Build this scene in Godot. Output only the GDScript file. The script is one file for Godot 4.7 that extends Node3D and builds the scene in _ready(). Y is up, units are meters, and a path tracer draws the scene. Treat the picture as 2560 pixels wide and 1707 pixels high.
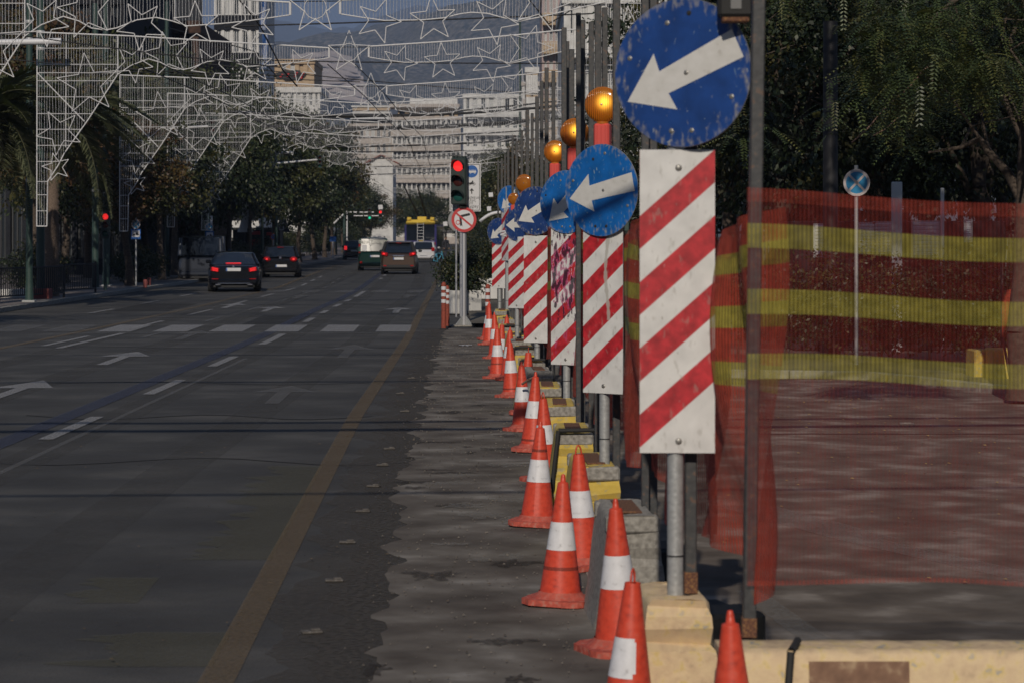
extends Node3D
# A city avenue seen through a long lens: roadworks signs, cones and posts on the right, traffic and star garlands beyond.
# The camera stands at the origin, 2.1 m above the road, and looks along -Z.
const F := 6000.0
const EYE := 2.1
const HOR := 582.0
var rng := RandomNumberGenerator.new()
var names_used := {}
var M := {}
var T := {}

func gx(px: float, d: float) -> float: return (px - 1280.0) / F * d
func hy(py: float, d: float) -> float: return EYE + (HOR - py) / F * d
func at(px: float, py: float, d: float) -> Vector3: return Vector3(gx(px, d), hy(py, d), -d)
func dist(py: float) -> float: return F * EYE / (py - HOR)
func foot(px: float, d: float) -> Vector3: return Vector3(gx(px, d), 0, -d)
func row_x(d: float) -> float: return 0.93 - 0.0245 * d          # the line the barriers stand on
func axis_x(d: float) -> float: return -5.8 if d < 90.0 else -5.8 - 0.026 * (d - 90.0)
func lin(r: float, g: float, b: float) -> Color: return Color(r, g, b).linear_to_srgb()

# ---------- mesh builder ----------
class MB:
	var v := PackedVector3Array()
	var n := PackedVector3Array()
	var u := PackedVector2Array()
	var c := PackedColorArray()
	var ix := PackedInt32Array()
	var col := Color(1, 1, 1)
	func vert(p: Vector3, nn: Vector3, uv := Vector2.ZERO) -> int:
		v.push_back(p); n.push_back(nn); u.push_back(uv); c.push_back(col)
		return v.size() - 1
	func tri(a: int, b: int, d: int):
		ix.push_back(a); ix.push_back(d); ix.push_back(b)
	func quad(a: Vector3, b: Vector3, d: Vector3, e: Vector3, uv0 := Vector2(0, 0), uv1 := Vector2(1, 1)):
		var nn := (b - a).cross(e - a)
		if nn.length() < 1e-12: nn = (d - b).cross(e - b)
		nn = nn.normalized()
		var i := vert(a, nn, Vector2(uv0.x, uv1.y))
		vert(b, nn, Vector2(uv1.x, uv1.y)); vert(d, nn, Vector2(uv1.x, uv0.y)); vert(e, nn, Vector2(uv0.x, uv0.y))
		tri(i, i + 1, i + 2); tri(i, i + 2, i + 3)
	func tri3(a: Vector3, b: Vector3, d: Vector3):
		var nn := (b - a).cross(d - a).normalized()
		var i := vert(a, nn); vert(b, nn); vert(d, nn)
		tri(i, i + 1, i + 2)
	func box(ce: Vector3, s: Vector3, bs := Basis.IDENTITY, bev := 0.0):
		var h := s * 0.5
		var e: float = min(bev, min(h.x, min(h.y, h.z)) * 0.9)
		var P := func(x: float, y: float, z: float) -> Vector3: return ce + bs * Vector3(x, y, z)
		var k := h - Vector3(e, e, e)
		for s1 in [-1.0, 1.0]:
			var a := [P.call(-k.x * s1, -k.y, h.z * s1), P.call(k.x * s1, -k.y, h.z * s1), P.call(k.x * s1, k.y, h.z * s1), P.call(-k.x * s1, k.y, h.z * s1)]
			quad(a[0], a[1], a[2], a[3])
			a = [P.call(h.x * s1, -k.y, k.z * s1), P.call(h.x * s1, -k.y, -k.z * s1), P.call(h.x * s1, k.y, -k.z * s1), P.call(h.x * s1, k.y, k.z * s1)]
			quad(a[0], a[1], a[2], a[3])
			a = [P.call(-k.x, h.y * s1, k.z * s1), P.call(k.x, h.y * s1, k.z * s1), P.call(k.x, h.y * s1, -k.z * s1), P.call(-k.x, h.y * s1, -k.z * s1)]
			quad(a[0], a[1], a[2], a[3])
		if e > 0.0:
			for s1 in [-1.0, 1.0]:
				for s2 in [-1.0, 1.0]:
					_q(P.call(h.x * s1, -k.y, k.z * s2), P.call(h.x * s1, k.y, k.z * s2), P.call(k.x * s1, k.y, h.z * s2), P.call(k.x * s1, -k.y, h.z * s2), bs * Vector3(s1, 0, s2))
					_q(P.call(-k.x, h.y * s1, k.z * s2), P.call(k.x, h.y * s1, k.z * s2), P.call(k.x, k.y * s1, h.z * s2), P.call(-k.x, k.y * s1, h.z * s2), bs * Vector3(0, s1, s2))
					_q(P.call(k.x * s1, h.y * s2, -k.z), P.call(k.x * s1, h.y * s2, k.z), P.call(h.x * s1, k.y * s2, k.z), P.call(h.x * s1, k.y * s2, -k.z), bs * Vector3(s1, s2, 0))
					for s3 in [-1.0, 1.0]:
						_t(P.call(h.x * s1, k.y * s2, k.z * s3), P.call(k.x * s1, h.y * s2, k.z * s3), P.call(k.x * s1, k.y * s2, h.z * s3), bs * Vector3(s1, s2, s3))
	func _q(a: Vector3, b: Vector3, d: Vector3, e: Vector3, out: Vector3):
		if (b - a).cross(e - a).dot(out) < 0.0: quad(a, e, d, b)
		else: quad(a, b, d, e)
	func _t(a: Vector3, b: Vector3, d: Vector3, out: Vector3):
		if (b - a).cross(d - a).dot(out) < 0.0: tri3(a, d, b)
		else: tri3(a, b, d)
	func tube(p: Vector3, q: Vector3, r0: float, r1 := -1.0, k := 8, caps := true):
		if r1 < 0.0: r1 = r0
		var ax := q - p
		if ax.length() < 1e-6: return
		ax = ax.normalized()
		var x := ax.cross(Vector3.UP if absf(ax.y) < 0.95 else Vector3.RIGHT).normalized()
		var y := ax.cross(x)
		var i0 := v.size()
		for j in k + 1:
			var w := TAU * j / k
			var dr := x * cos(w) + y * sin(w)
			vert(p + dr * r0, dr, Vector2(float(j) / k, 0)); vert(q + dr * r1, dr, Vector2(float(j) / k, 1))
		for j in k:
			var a := i0 + j * 2
			tri(a, a + 2, a + 3); tri(a, a + 3, a + 1)
		if caps:
			for e in 2:
				var pc := p if e == 0 else q
				var r := r0 if e == 0 else r1
				if r < 1e-4: continue
				var nn := -ax if e == 0 else ax
				var ic := vert(pc, nn)
				for j in k: vert(pc + (x * cos(TAU * j / k) + y * sin(TAU * j / k)) * r, nn)
				for j in k:
					if e == 0: tri(ic, ic + 1 + (j + 1) % k, ic + 1 + j)
					else: tri(ic, ic + 1 + j, ic + 1 + (j + 1) % k)
	func path(pts: Array, r: float, k := 5, closed := false, r1 := -1.0):
		var m := pts.size()
		if closed: m += 1
		for j in m - 1:
			var a: float = r if r1 < 0.0 else lerpf(r, r1, float(j) / (m - 1))
			var b: float = r if r1 < 0.0 else lerpf(r, r1, float(j + 1) / (m - 1))
			tube(pts[j], pts[(j + 1) % pts.size()], a, b, k, false)
	func grid(rows: Array, closed := false, flip := false, vscale := 1.0):
		# rows of points -> one smooth sheet
		var R := rows.size(); var K: int = rows[0].size()
		var acc := []
		acc.resize(R * K)
		acc.fill(Vector3.ZERO)
		var Q := K if closed else K - 1
		for i in R - 1:
			for j in Q:
				var j2 := (j + 1) % K
				var nn: Vector3 = (rows[i][j2] - rows[i][j]).cross(rows[i + 1][j] - rows[i][j]) + (rows[i + 1][j] - rows[i + 1][j2]).cross(rows[i][j2] - rows[i + 1][j2])
				if flip: nn = -nn
				for q in [[i, j], [i, j2], [i + 1, j], [i + 1, j2]]: acc[q[0] * K + q[1]] += nn
		var i0 := v.size()
		for i in R:
			for j in K: vert(rows[i][j], acc[i * K + j].normalized(), Vector2(float(j) / Q, vscale * i / (R - 1)))
		for i in R - 1:
			for j in Q:
				var a := i0 + i * K + j; var b := i0 + i * K + (j + 1) % K
				var d := a + K; var e := b + K
				if flip: tri(a, d, b); tri(b, d, e)
				else: tri(a, b, d); tri(b, e, d)
	func lathe(prof: Array, k := 24, org := Vector3.ZERO, smooth := true, bs := Basis.IDENTITY):
		# prof: Vector2(radius, height) upwards
		if smooth:
			var rows := []
			for p in prof:
				var r := []
				for j in k + 1: r.push_back(org + bs * Vector3(cos(TAU * j / k) * p.x, p.y, -sin(TAU * j / k) * p.x))
				rows.push_back(r)
			grid(rows)
		else:
			for i in prof.size() - 1: lathe([prof[i], prof[i + 1]], k, org, true, bs)
	func disc(ce: Vector3, r: float, bs: Basis, k := 32, r_in := 0.0):
		# faces +z of bs, uv across the disc
		var nn := bs.z
		var i0 := v.size()
		if r_in <= 0.0: vert(ce, nn, Vector2(0.5, 0.5))
		for j in k + 1:
			var w := TAU * j / k
			vert(ce + bs.x * cos(w) * r + bs.y * sin(w) * r, nn, Vector2(0.5 + cos(w) * 0.5, 0.5 - sin(w) * 0.5))
			if r_in > 0.0: vert(ce + bs.x * cos(w) * r_in + bs.y * sin(w) * r_in, nn, Vector2(0.5 + cos(w) * 0.4, 0.5 - sin(w) * 0.4))
		for j in k:
			if r_in > 0.0:
				var a := i0 + j * 2
				tri(a, a + 2, a + 1); tri(a + 1, a + 2, a + 3)
			else: tri(i0, i0 + 1 + j, i0 + 2 + j)
	func plate(poly: PackedVector2Array, depth: float, bs: Basis, org: Vector3):
		# extruded outline, front at +z of bs
		var t := Geometry2D.triangulate_polygon(poly)
		if t.is_empty(): return
		var P := func(p: Vector2, z: float) -> Vector3: return org + bs * Vector3(p.x, p.y, z)
		for s in [0.0, 1.0]:
			var nn := bs.z * (1.0 if s == 0.0 else -1.0)
			var i0 := v.size()
			for p in poly: vert(P.call(p, -depth * s), nn, p)
			for k in range(0, t.size(), 3):
				var ar := (poly[t[k + 1]] - poly[t[k]]).cross(poly[t[k + 2]] - poly[t[k]])
				if (ar > 0.0) == (s == 0.0): tri(i0 + t[k], i0 + t[k + 1], i0 + t[k + 2])
				else: tri(i0 + t[k], i0 + t[k + 2], i0 + t[k + 1])
			if depth <= 0.0: return
		var cw := Geometry2D.is_polygon_clockwise(poly)
		for k in poly.size():
			var a := poly[k]; var b := poly[(k + 1) % poly.size()]
			if cw: quad(P.call(a, 0.0), P.call(b, 0.0), P.call(b, -depth), P.call(a, -depth))
			else: quad(P.call(a, -depth), P.call(b, -depth), P.call(b, 0.0), P.call(a, 0.0))
	func mesh(colours := false) -> ArrayMesh:
		var a := []
		a.resize(Mesh.ARRAY_MAX)
		a[Mesh.ARRAY_VERTEX] = v; a[Mesh.ARRAY_NORMAL] = n; a[Mesh.ARRAY_TEX_UV] = u; a[Mesh.ARRAY_INDEX] = ix
		if colours: a[Mesh.ARRAY_COLOR] = c
		var m := ArrayMesh.new()
		m.add_surface_from_arrays(Mesh.PRIMITIVE_TRIANGLES, a)
		return m

func put(b: MB, called: String, mat: Material, parent: Node = null, colours := false) -> MeshInstance3D:
	var o := MeshInstance3D.new()
	o.mesh = b.mesh(colours)
	o.material_override = mat
	if parent == null:
		o.name = numbered(called); add_child(o)
	else:
		o.name = called; parent.add_child(o, true)
	return o
func use(m: Mesh, called: String, mat: Material, parent: Node, xf := Transform3D.IDENTITY) -> MeshInstance3D:
	var o := MeshInstance3D.new()
	o.mesh = m; o.material_override = mat; o.transform = xf
	if parent == null or parent == self:
		o.name = numbered(called); add_child(o)
	else:
		o.name = called; parent.add_child(o, true)
	return o
func numbered(called: String) -> String:
	var k: int = names_used.get(called, 0)
	names_used[called] = k + 1
	return called if k == 0 else "%s_%03d" % [called, k]
func tag(o: Node, label: String, category: String, group := "") -> Node:
	o.set_meta("label", label); o.set_meta("category", category)
	if group: o.set_meta("group", group)
	return o
func thing(called: String, label: String, category: String, pos := Vector3.ZERO, turn := 0.0, group := "") -> Node3D:
	var o := Node3D.new()
	o.name = numbered(called); add_child(o)
	o.position = pos; o.rotation.y = turn
	tag(o, label, category, group)
	return o
func setting(called: String, pos := Vector3.ZERO) -> Node3D:
	var o := Node3D.new()
	o.name = numbered(called); add_child(o); o.position = pos
	o.set_meta("kind", "structure")
	return o
func copy(src: Node3D, label := "", group := "") -> Node3D:
	var nm := String(src.name)
	if nm.length() > 4 and nm.substr(nm.length() - 4, 1) == "_" and nm.right(3).is_valid_int(): nm = nm.left(-4)
	var o: Node3D = src.duplicate()
	o.name = numbered(nm); add_child(o)
	if label: o.set_meta("label", label)
	if group: o.set_meta("group", group)
	return o
func face_basis(yaw: float, pitch := 0.0) -> Basis:       # +z towards the camera, turned by yaw
	return Basis(Vector3.UP, yaw) * Basis(Vector3.RIGHT, pitch)

# ---------- textures and materials ----------
func noise_tex(seed_: int, freq: float, stops: Array, size := 512, kind := FastNoiseLite.TYPE_SIMPLEX_SMOOTH, octaves := 4, warp := 0.0) -> ImageTexture:
	# stops: [position, linear colour (r,g,b) or (r,g,b,a)]
	var fn := FastNoiseLite.new()
	fn.seed = seed_; fn.frequency = freq; fn.noise_type = kind; fn.fractal_octaves = octaves
	if warp > 0.0:
		fn.domain_warp_enabled = true; fn.domain_warp_amplitude = warp; fn.domain_warp_frequency = freq * 0.7
	var im := fn.get_seamless_image(size, size, false, false, 0.15, true)
	im.convert(Image.FORMAT_L8)
	var src := im.get_data()
	var lut := PackedByteArray()
	lut.resize(256 * 4)
	for i in 256:
		var t := i / 255.0
		var a: Array = stops[0]; var b: Array = stops[-1]
		for k in stops.size() - 1:
			if t >= stops[k][0] and t <= stops[k + 1][0]: a = stops[k]; b = stops[k + 1]; break
		var w: float = clampf((t - a[0]) / max(1e-5, b[0] - a[0]), 0, 1)
		var ca: Color = a[1]; var cb: Color = b[1]
		var cc := ca.lerp(cb, w)
		var sc := cc.linear_to_srgb()
		lut[i * 4] = int(sc.r * 255.0); lut[i * 4 + 1] = int(sc.g * 255.0); lut[i * 4 + 2] = int(sc.b * 255.0); lut[i * 4 + 3] = int(cc.a * 255.0)
	var out := PackedByteArray()
	out.resize(size * size * 4)
	for i in src.size():
		var k := src[i] * 4
		var o := i * 4
		out[o] = lut[k]; out[o + 1] = lut[k + 1]; out[o + 2] = lut[k + 2]; out[o + 3] = lut[k + 3]
	return ImageTexture.create_from_image(Image.create_from_data(size, size, false, Image.FORMAT_RGBA8, out))
func normal_tex(seed_: int, freq: float, strength := 4.0, size := 512) -> ImageTexture:
	var fn := FastNoiseLite.new()
	fn.seed = seed_; fn.frequency = freq; fn.fractal_octaves = 4
	var im := fn.get_seamless_image(size, size, false, false, 0.15, true)
	im.convert(Image.FORMAT_RGBA8)
	im.bump_map_to_normal_map(strength)
	return ImageTexture.create_from_image(im)
func mat(c: Color, rough := 0.7, metal := 0.0) -> StandardMaterial3D:
	var m := StandardMaterial3D.new()
	m.albedo_color = c; m.roughness = rough; m.metallic = metal
	return m
func tex_mat(t: Texture2D, scale: float, rough := 0.85, world := true, tint := Color(1, 1, 1)) -> StandardMaterial3D:
	var m := mat(tint, rough)
	m.albedo_texture = t
	m.uv1_triplanar = true; m.uv1_world_triplanar = world
	m.uv1_scale = Vector3.ONE * scale
	return m
func uv_mat(t: Texture2D, rough := 0.6, metal := 0.0) -> StandardMaterial3D:
	var m := mat(Color(1, 1, 1), rough, metal)
	m.albedo_texture = t
	return m
func relief(m: StandardMaterial3D, t: Texture2D, s := 1.0) -> StandardMaterial3D:
	m.normal_enabled = true; m.normal_texture = t; m.normal_scale = s
	return m
func see_through(c: Color, alpha: float, rough := 0.6) -> StandardMaterial3D:
	var m := mat(Color(c, alpha), rough)
	m.transparency = BaseMaterial3D.TRANSPARENCY_ALPHA
	m.cull_mode = BaseMaterial3D.CULL_DISABLED
	return m
func glow(c: Color, e: float) -> StandardMaterial3D:
	var m := mat(c, 0.3)
	m.emission_enabled = true; m.emission = c; m.emission_energy_multiplier = e
	return m
func pix(w: int, h: int, f: Callable) -> ImageTexture:
	# f(u, v) -> linear colour; v runs downwards
	var out := PackedByteArray()
	out.resize(w * h * 4)
	var o := 0
	for y in h:
		for x in w:
			var c: Color = f.call((x + 0.5) / w, (y + 0.5) / h)
			var s := c.linear_to_srgb()
			out[o] = clampi(int(s.r * 255.0), 0, 255); out[o + 1] = clampi(int(s.g * 255.0), 0, 255); out[o + 2] = clampi(int(s.b * 255.0), 0, 255); out[o + 3] = clampi(int(c.a * 255.0), 0, 255)
			o += 4
	return ImageTexture.create_from_image(Image.create_from_data(w, h, false, Image.FORMAT_RGBA8, out))

func make_materials():
	var n1 := normal_tex(5, 0.03, 3.0)
	T.bump = n1
	# asphalt: bound stone with tyre-polished and patched areas
	T.asphalt = noise_tex(11, 0.006, [[0.0, Color(0.042, 0.040, 0.038)], [0.4, Color(0.057, 0.055, 0.052)], [0.6, Color(0.069, 0.067, 0.063)], [1.0, Color(0.115, 0.110, 0.102)]], 1024, FastNoiseLite.TYPE_SIMPLEX, 9)
	M.asphalt = relief(tex_mat(T.asphalt, 0.075, 0.85), n1, 0.3)
	T.grit = noise_tex(12, 0.22, [[0.0, Color(0.34, 0.34, 0.34)], [0.5, Color(0.8, 0.8, 0.8)], [1.0, Color(1, 1, 1)]], 512, FastNoiseLite.TYPE_SIMPLEX, 3)
	M.asphalt.detail_enabled = true
	M.asphalt.detail_blend_mode = BaseMaterial3D.BLEND_MODE_MUL
	M.asphalt.detail_albedo = T.grit
	M.asphalt.detail_uv_layer = BaseMaterial3D.DETAIL_UV_2
	M.asphalt.uv2_triplanar = true; M.asphalt.uv2_world_triplanar = true; M.asphalt.uv2_scale = Vector3.ONE * 0.5
	T.dirt = noise_tex(21, 0.008, [[0.0, Color(0.052, 0.041, 0.033)], [0.32, Color(0.092, 0.078, 0.065)], [0.55, Color(0.126, 0.110, 0.093)], [0.75, Color(0.165, 0.148, 0.128)], [1.0, Color(0.28, 0.26, 0.235)]], 1024, FastNoiseLite.TYPE_SIMPLEX, 9)
	M.dirt = relief(tex_mat(T.dirt, 0.13, 0.95), n1, 0.2)
	T.works = noise_tex(23, 0.010, [[0.0, Color(0.062, 0.047, 0.036)], [0.35, Color(0.105, 0.082, 0.064)], [0.6, Color(0.145, 0.118, 0.095)], [1.0, Color(0.33, 0.29, 0.25)]], 1024, FastNoiseLite.TYPE_SIMPLEX, 9)
	M.works = relief(tex_mat(T.works, 0.11, 0.95), n1, 0.2)
	T.paving = noise_tex(31, 0.03, [[0.0, Color(0.10, 0.085, 0.08)], [1.0, Color(0.24, 0.21, 0.20)]], 256)
	M.paving = tex_mat(T.paving, 0.4, 0.9)
	M.kerb = tex_mat(noise_tex(32, 0.05, [[0.0, Color(0.16, 0.15, 0.14)], [1.0, Color(0.34, 0.33, 0.30)]], 256), 0.6, 0.9)
	# road paint, worn through to the asphalt where the noise says so
	M.paint_white = paint(41, Color(0.38, 0.38, 0.39), 0.66, 0.7)
	M.paint_faint = paint(42, Color(0.24, 0.24, 0.245), 0.32, 0.7)
	M.paint_yellow = paint(43, Color(0.215, 0.150, 0.080), 0.48, 0.55)
	M.paint_olive = paint(44, Color(0.125, 0.118, 0.075), 0.40, 0.7)
	M.paint_blue = paint(45, Color(0.045, 0.055, 0.10), 0.62, 0.4)
	M.dust_pale = paint(46, Color(0.30, 0.285, 0.26), 0.34, 0.8, 0.35)
	M.track = paint(47, Color(0.085, 0.081, 0.076), 0.30, 0.6, 0.3)
	M.patch_dark = paint(50, Color(0.028, 0.028, 0.030), 0.55, 0.5, 0.4)
	M.soil_dark = paint(64, Color(0.030, 0.022, 0.017), 0.55, 0.8, 0.3)
	# metal, concrete, plastic
	M.galv = relief(tex_mat(noise_tex(51, 0.04, [[0.0, Color(0.30, 0.31, 0.31)], [1.0, Color(0.50, 0.51, 0.51)]], 256), 3.0, 0.5), n1, 0.3)
	M.galv.metallic = 0.35
	M.steel_pole = mat(lin(0.58, 0.58, 0.6), 0.42, 0.75)
	M.post = relief(tex_mat(noise_tex(52, 0.05, [[0.0, Color(0.030, 0.031, 0.033)], [0.7, Color(0.055, 0.056, 0.058)], [0.82, Color(0.10, 0.07, 0.055)], [1.0, Color(0.13, 0.06, 0.035)]], 256), 1.6, 0.55), n1, 0.2)
	M.rust = tex_mat(noise_tex(53, 0.05, [[0.0, Color(0.06, 0.03, 0.022)], [0.5, Color(0.14, 0.06, 0.035)], [1.0, Color(0.30, 0.17, 0.06)]], 256), 5.0, 0.9)
	M.concrete = relief(tex_mat(noise_tex(54, 0.03, [[0.0, Color(0.14, 0.13, 0.115)], [0.4, Color(0.25, 0.235, 0.21)], [1.0, Color(0.40, 0.38, 0.34)]], 512), 1.4, 0.95), n1, 0.8)
	M.yellow_block = relief(tex_mat(noise_tex(55, 0.022, [[0.0, Color(0.33, 0.30, 0.22)], [0.30, Color(0.45, 0.38, 0.18)], [0.36, Color(0.56, 0.40, 0.07)], [0.66, Color(0.62, 0.45, 0.10)], [0.76, Color(0.56, 0.44, 0.18)], [0.86, Color(0.42, 0.38, 0.28)], [1.0, Color(0.34, 0.32, 0.28)]], 512, FastNoiseLite.TYPE_SIMPLEX_SMOOTH, 6, 8.0), 0.9, 0.9), n1, 0.7)
	M.cream_block = relief(tex_mat(noise_tex(56, 0.02, [[0.0, Color(0.40, 0.30, 0.20)], [0.3, Color(0.62, 0.46, 0.29)], [0.62, Color(0.70, 0.54, 0.33)], [0.78, Color(0.66, 0.50, 0.20)], [0.86, Color(0.42, 0.38, 0.32)], [1.0, Color(0.32, 0.30, 0.28)]], 512, FastNoiseLite.TYPE_SIMPLEX_SMOOTH, 6, 6.0), 1.0, 0.85), n1, 0.6)
	M.brown_paint = tex_mat(noise_tex(57, 0.03, [[0.0, Color(0.16, 0.09, 0.06)], [0.6, Color(0.24, 0.14, 0.09)], [1.0, Color(0.44, 0.32, 0.2)]], 256), 1.6, 0.9)
	M.black_rubber = mat(lin(0.018, 0.018, 0.018), 0.75)
	M.cone = relief(tex_mat(noise_tex(58, 0.02, [[0.0, Color(0.30, 0.035, 0.022)], [0.26, Color(0.55, 0.055, 0.026)], [0.6, Color(0.66, 0.068, 0.032)], [0.9, Color(0.62, 0.10, 0.06)], [1.0, Color(0.42, 0.14, 0.11)]], 512, FastNoiseLite.TYPE_SIMPLEX_SMOOTH, 6, 10.0), 2.2, 0.42, false), n1, 0.12)
	M.cone_band = relief(tex_mat(noise_tex(59, 0.03, [[0.0, Color(0.30, 0.29, 0.30)], [0.24, Color(0.66, 0.66, 0.68)], [1.0, Color(0.78, 0.78, 0.81)]], 256), 2.4, 0.38, false), n1, 0.1)
	M.scuff = paint(68, Color(0.05, 0.035, 0.03), 0.6, 1.0, 3.0)
	M.cone_foot = tex_mat(noise_tex(60, 0.03, [[0.0, Color(0.26, 0.06, 0.045)], [0.5, Color(0.50, 0.085, 0.055)], [1.0, Color(0.46, 0.24, 0.19)]], 256), 2.6, 0.8, false)
	M.lamp_red = mat(lin(0.62, 0.085, 0.07), 0.4)
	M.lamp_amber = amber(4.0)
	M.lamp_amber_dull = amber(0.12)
	M.lamp_rim = mat(lin(0.42, 0.13, 0.012), 0.3)
	M.bolt = mat(lin(0.30, 0.29, 0.27), 0.45, 0.6)
	M.hole = mat(lin(0.02, 0.02, 0.02), 0.9)
	M.white_print = tex_mat(noise_tex(61, 0.02, [[0.0, Color(0.40, 0.38, 0.34)], [0.2, Color(0.58, 0.57, 0.54)], [1.0, Color(0.68, 0.67, 0.65)]], 256), 3.0, 0.45, false)
	M.sign_back = mat(lin(0.25, 0.25, 0.26), 0.5, 0.5)
	M.sign_white = mat(lin(0.62, 0.62, 0.64), 0.4)
	M.sign_red = mat(lin(0.50, 0.045, 0.045), 0.4)
	M.sign_blue = mat(lin(0.012, 0.10, 0.36), 0.4)
	M.sign_cyan = mat(lin(0.03, 0.22, 0.42), 0.4)
	M.ink = mat(lin(0.015, 0.015, 0.018), 0.6)
	M.lens_red_on = glow(lin(0.95, 0.03, 0.03), 1.1)
	M.lens_red_off = mat(lin(0.05, 0.012, 0.01), 0.25)
	M.lens_green_off = mat(lin(0.012, 0.075, 0.065), 0.15)
	M.lens_green_on = glow(lin(0.02, 0.5, 0.35), 0.6)
	M.signal_green = mat(lin(0.022, 0.036, 0.033), 0.5)
	M.pole_green = tex_mat(noise_tex(62, 0.04, [[0.0, Color(0.020, 0.042, 0.036)], [1.0, Color(0.04, 0.075, 0.065)]], 256), 1.2, 0.5)
	M.red_plinth = mat(lin(0.22, 0.06, 0.055), 0.85)
	M.white_wire = mat(lin(0.62, 0.62, 0.63), 0.6)
	M.cable = mat(lin(0.012, 0.012, 0.014), 0.6)
	# soft net
	M.net_orange = net(lin(0.21, 0.020, 0.013), 0.36, 71)
	M.net_hem = net(lin(0.36, 0.045, 0.026), 0.46, 72)
	M.net_yellow = net(lin(0.38, 0.32, 0.05), 0.56, 73)
	M.fold_orange = net(lin(0.48, 0.062, 0.030), 0.92, 74)
	M.fold_yellow = net(lin(0.42, 0.35, 0.05), 0.9, 75)
	# plants
	M.leaf = leaf_mat()
	M.bark = relief(tex_mat(noise_tex(81, 0.03, [[0.0, Color(0.035, 0.026, 0.020)], [1.0, Color(0.13, 0.10, 0.078)]], 256), 1.4, 0.95), n1, 1.5)
	M.palm_bark = relief(tex_mat(noise_tex(82, 0.05, [[0.0, Color(0.07, 0.05, 0.038)], [1.0, Color(0.24, 0.18, 0.14)]], 256), 1.6, 0.95), n1, 1.5)
	M.twig = mat(lin(0.16, 0.10, 0.075), 0.9)
	# cars
	M.glass_dark = mat(lin(0.012, 0.016, 0.024), 0.06)
	M.glass_dark.metallic_specular = 0.6
	M.tyre = mat(lin(0.016, 0.016, 0.016), 0.85)
	M.rim = mat(lin(0.28, 0.28, 0.3), 0.35, 0.8)
	M.trim = mat(lin(0.02, 0.02, 0.021), 0.6)
	M.chrome = mat(lin(0.75, 0.75, 0.77), 0.15, 1.0)
	M.plate = mat(lin(0.62, 0.62, 0.64), 0.35)
	M.tail_red = mat(lin(0.36, 0.012, 0.012), 0.15)
	M.tail_lit = glow(lin(0.9, 0.03, 0.035), 0.9)
	M.interior = mat(lin(0.02, 0.02, 0.02), 0.8)
func paint(sd: int, c: Color, cover: float, worn := 0.35, scale := 0.55) -> StandardMaterial3D:
	# thin road paint or dust: fine grain, worn through in specks; cover is how much of the asphalt it hides
	var m := tex_mat(noise_tex(sd, 0.10, [[0.0, Color(c.r * 0.8, c.g * 0.8, c.b * 0.8, cover * (1.0 - worn))], [0.35, Color(c.r * 0.92, c.g * 0.92, c.b * 0.92, cover * (1.0 - worn * 0.6))], [0.6, Color(c.r, c.g, c.b, cover)], [1.0, Color(c.r * 1.08, c.g * 1.08, c.b * 1.08, minf(1.0, cover * 1.06))]], 512, FastNoiseLite.TYPE_SIMPLEX, 5), scale, 0.85)
	m.transparency = BaseMaterial3D.TRANSPARENCY_ALPHA
	return m
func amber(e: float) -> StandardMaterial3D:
	# ribbed amber lens; a hot spot of light is painted off-centre into its emission
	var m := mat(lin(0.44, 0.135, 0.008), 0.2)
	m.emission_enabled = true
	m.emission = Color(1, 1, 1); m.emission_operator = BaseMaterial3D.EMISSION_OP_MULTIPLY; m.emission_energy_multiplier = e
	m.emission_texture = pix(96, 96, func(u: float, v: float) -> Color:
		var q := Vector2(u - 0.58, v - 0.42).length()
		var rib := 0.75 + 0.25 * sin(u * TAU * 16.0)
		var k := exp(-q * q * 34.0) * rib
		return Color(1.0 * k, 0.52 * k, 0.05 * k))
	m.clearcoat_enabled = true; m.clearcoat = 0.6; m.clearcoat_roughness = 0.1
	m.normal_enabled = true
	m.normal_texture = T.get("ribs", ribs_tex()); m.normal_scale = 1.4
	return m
func ribs_tex() -> ImageTexture:
	var im := Image.create_empty(256, 8, false, Image.FORMAT_RGBA8)
	for x in 256:
		var g := 0.5 + 0.5 * sin(x / 256.0 * TAU * 16.0)
		for y in 8: im.set_pixel(x, y, Color(g, g, g))
	im.bump_map_to_normal_map(6.0)
	T.ribs = ImageTexture.create_from_image(im)
	return T.ribs
func net(c: Color, alpha: float, sd: int) -> StandardMaterial3D:
	# woven strip: upright threads thick and thin, a little dust
	var fn := FastNoiseLite.new()
	fn.seed = sd; fn.frequency = 0.02
	var l := c.srgb_to_linear()
	var t := pix(256, 128, func(u: float, w: float) -> Color:
		var th := 0.72 + 0.28 * sin(u * TAU * 24.0)
		var k := 0.9 + 0.3 * fn.get_noise_2d(u * 256.0, w * 128.0)
		return Color(l.r * k, l.g * k, l.b * k, alpha * th * (0.95 + 0.35 * fn.get_noise_2d(w * 900.0, u * 200.0))))
	var m := uv_mat(t, 0.8)
	m.transparency = BaseMaterial3D.TRANSPARENCY_ALPHA
	m.cull_mode = BaseMaterial3D.CULL_DISABLED
	return m
func leaf_mat() -> StandardMaterial3D:
	var m := mat(Color(1, 1, 1), 0.5)
	m.vertex_color_use_as_albedo = true
	m.cull_mode = BaseMaterial3D.CULL_DISABLED
	m.backlight_enabled = true; m.backlight = lin(0.24, 0.30, 0.10)
	return m
func car_paint(c: Color, metal := 0.3, rough := 0.28) -> StandardMaterial3D:
	var m := mat(c, rough, metal)
	m.clearcoat_enabled = true; m.clearcoat = 0.7; m.clearcoat_roughness = 0.04
	if c.get_luminance() < 0.2: m.clearcoat = 0.25; m.metallic_specular = 0.35
	return m

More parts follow.
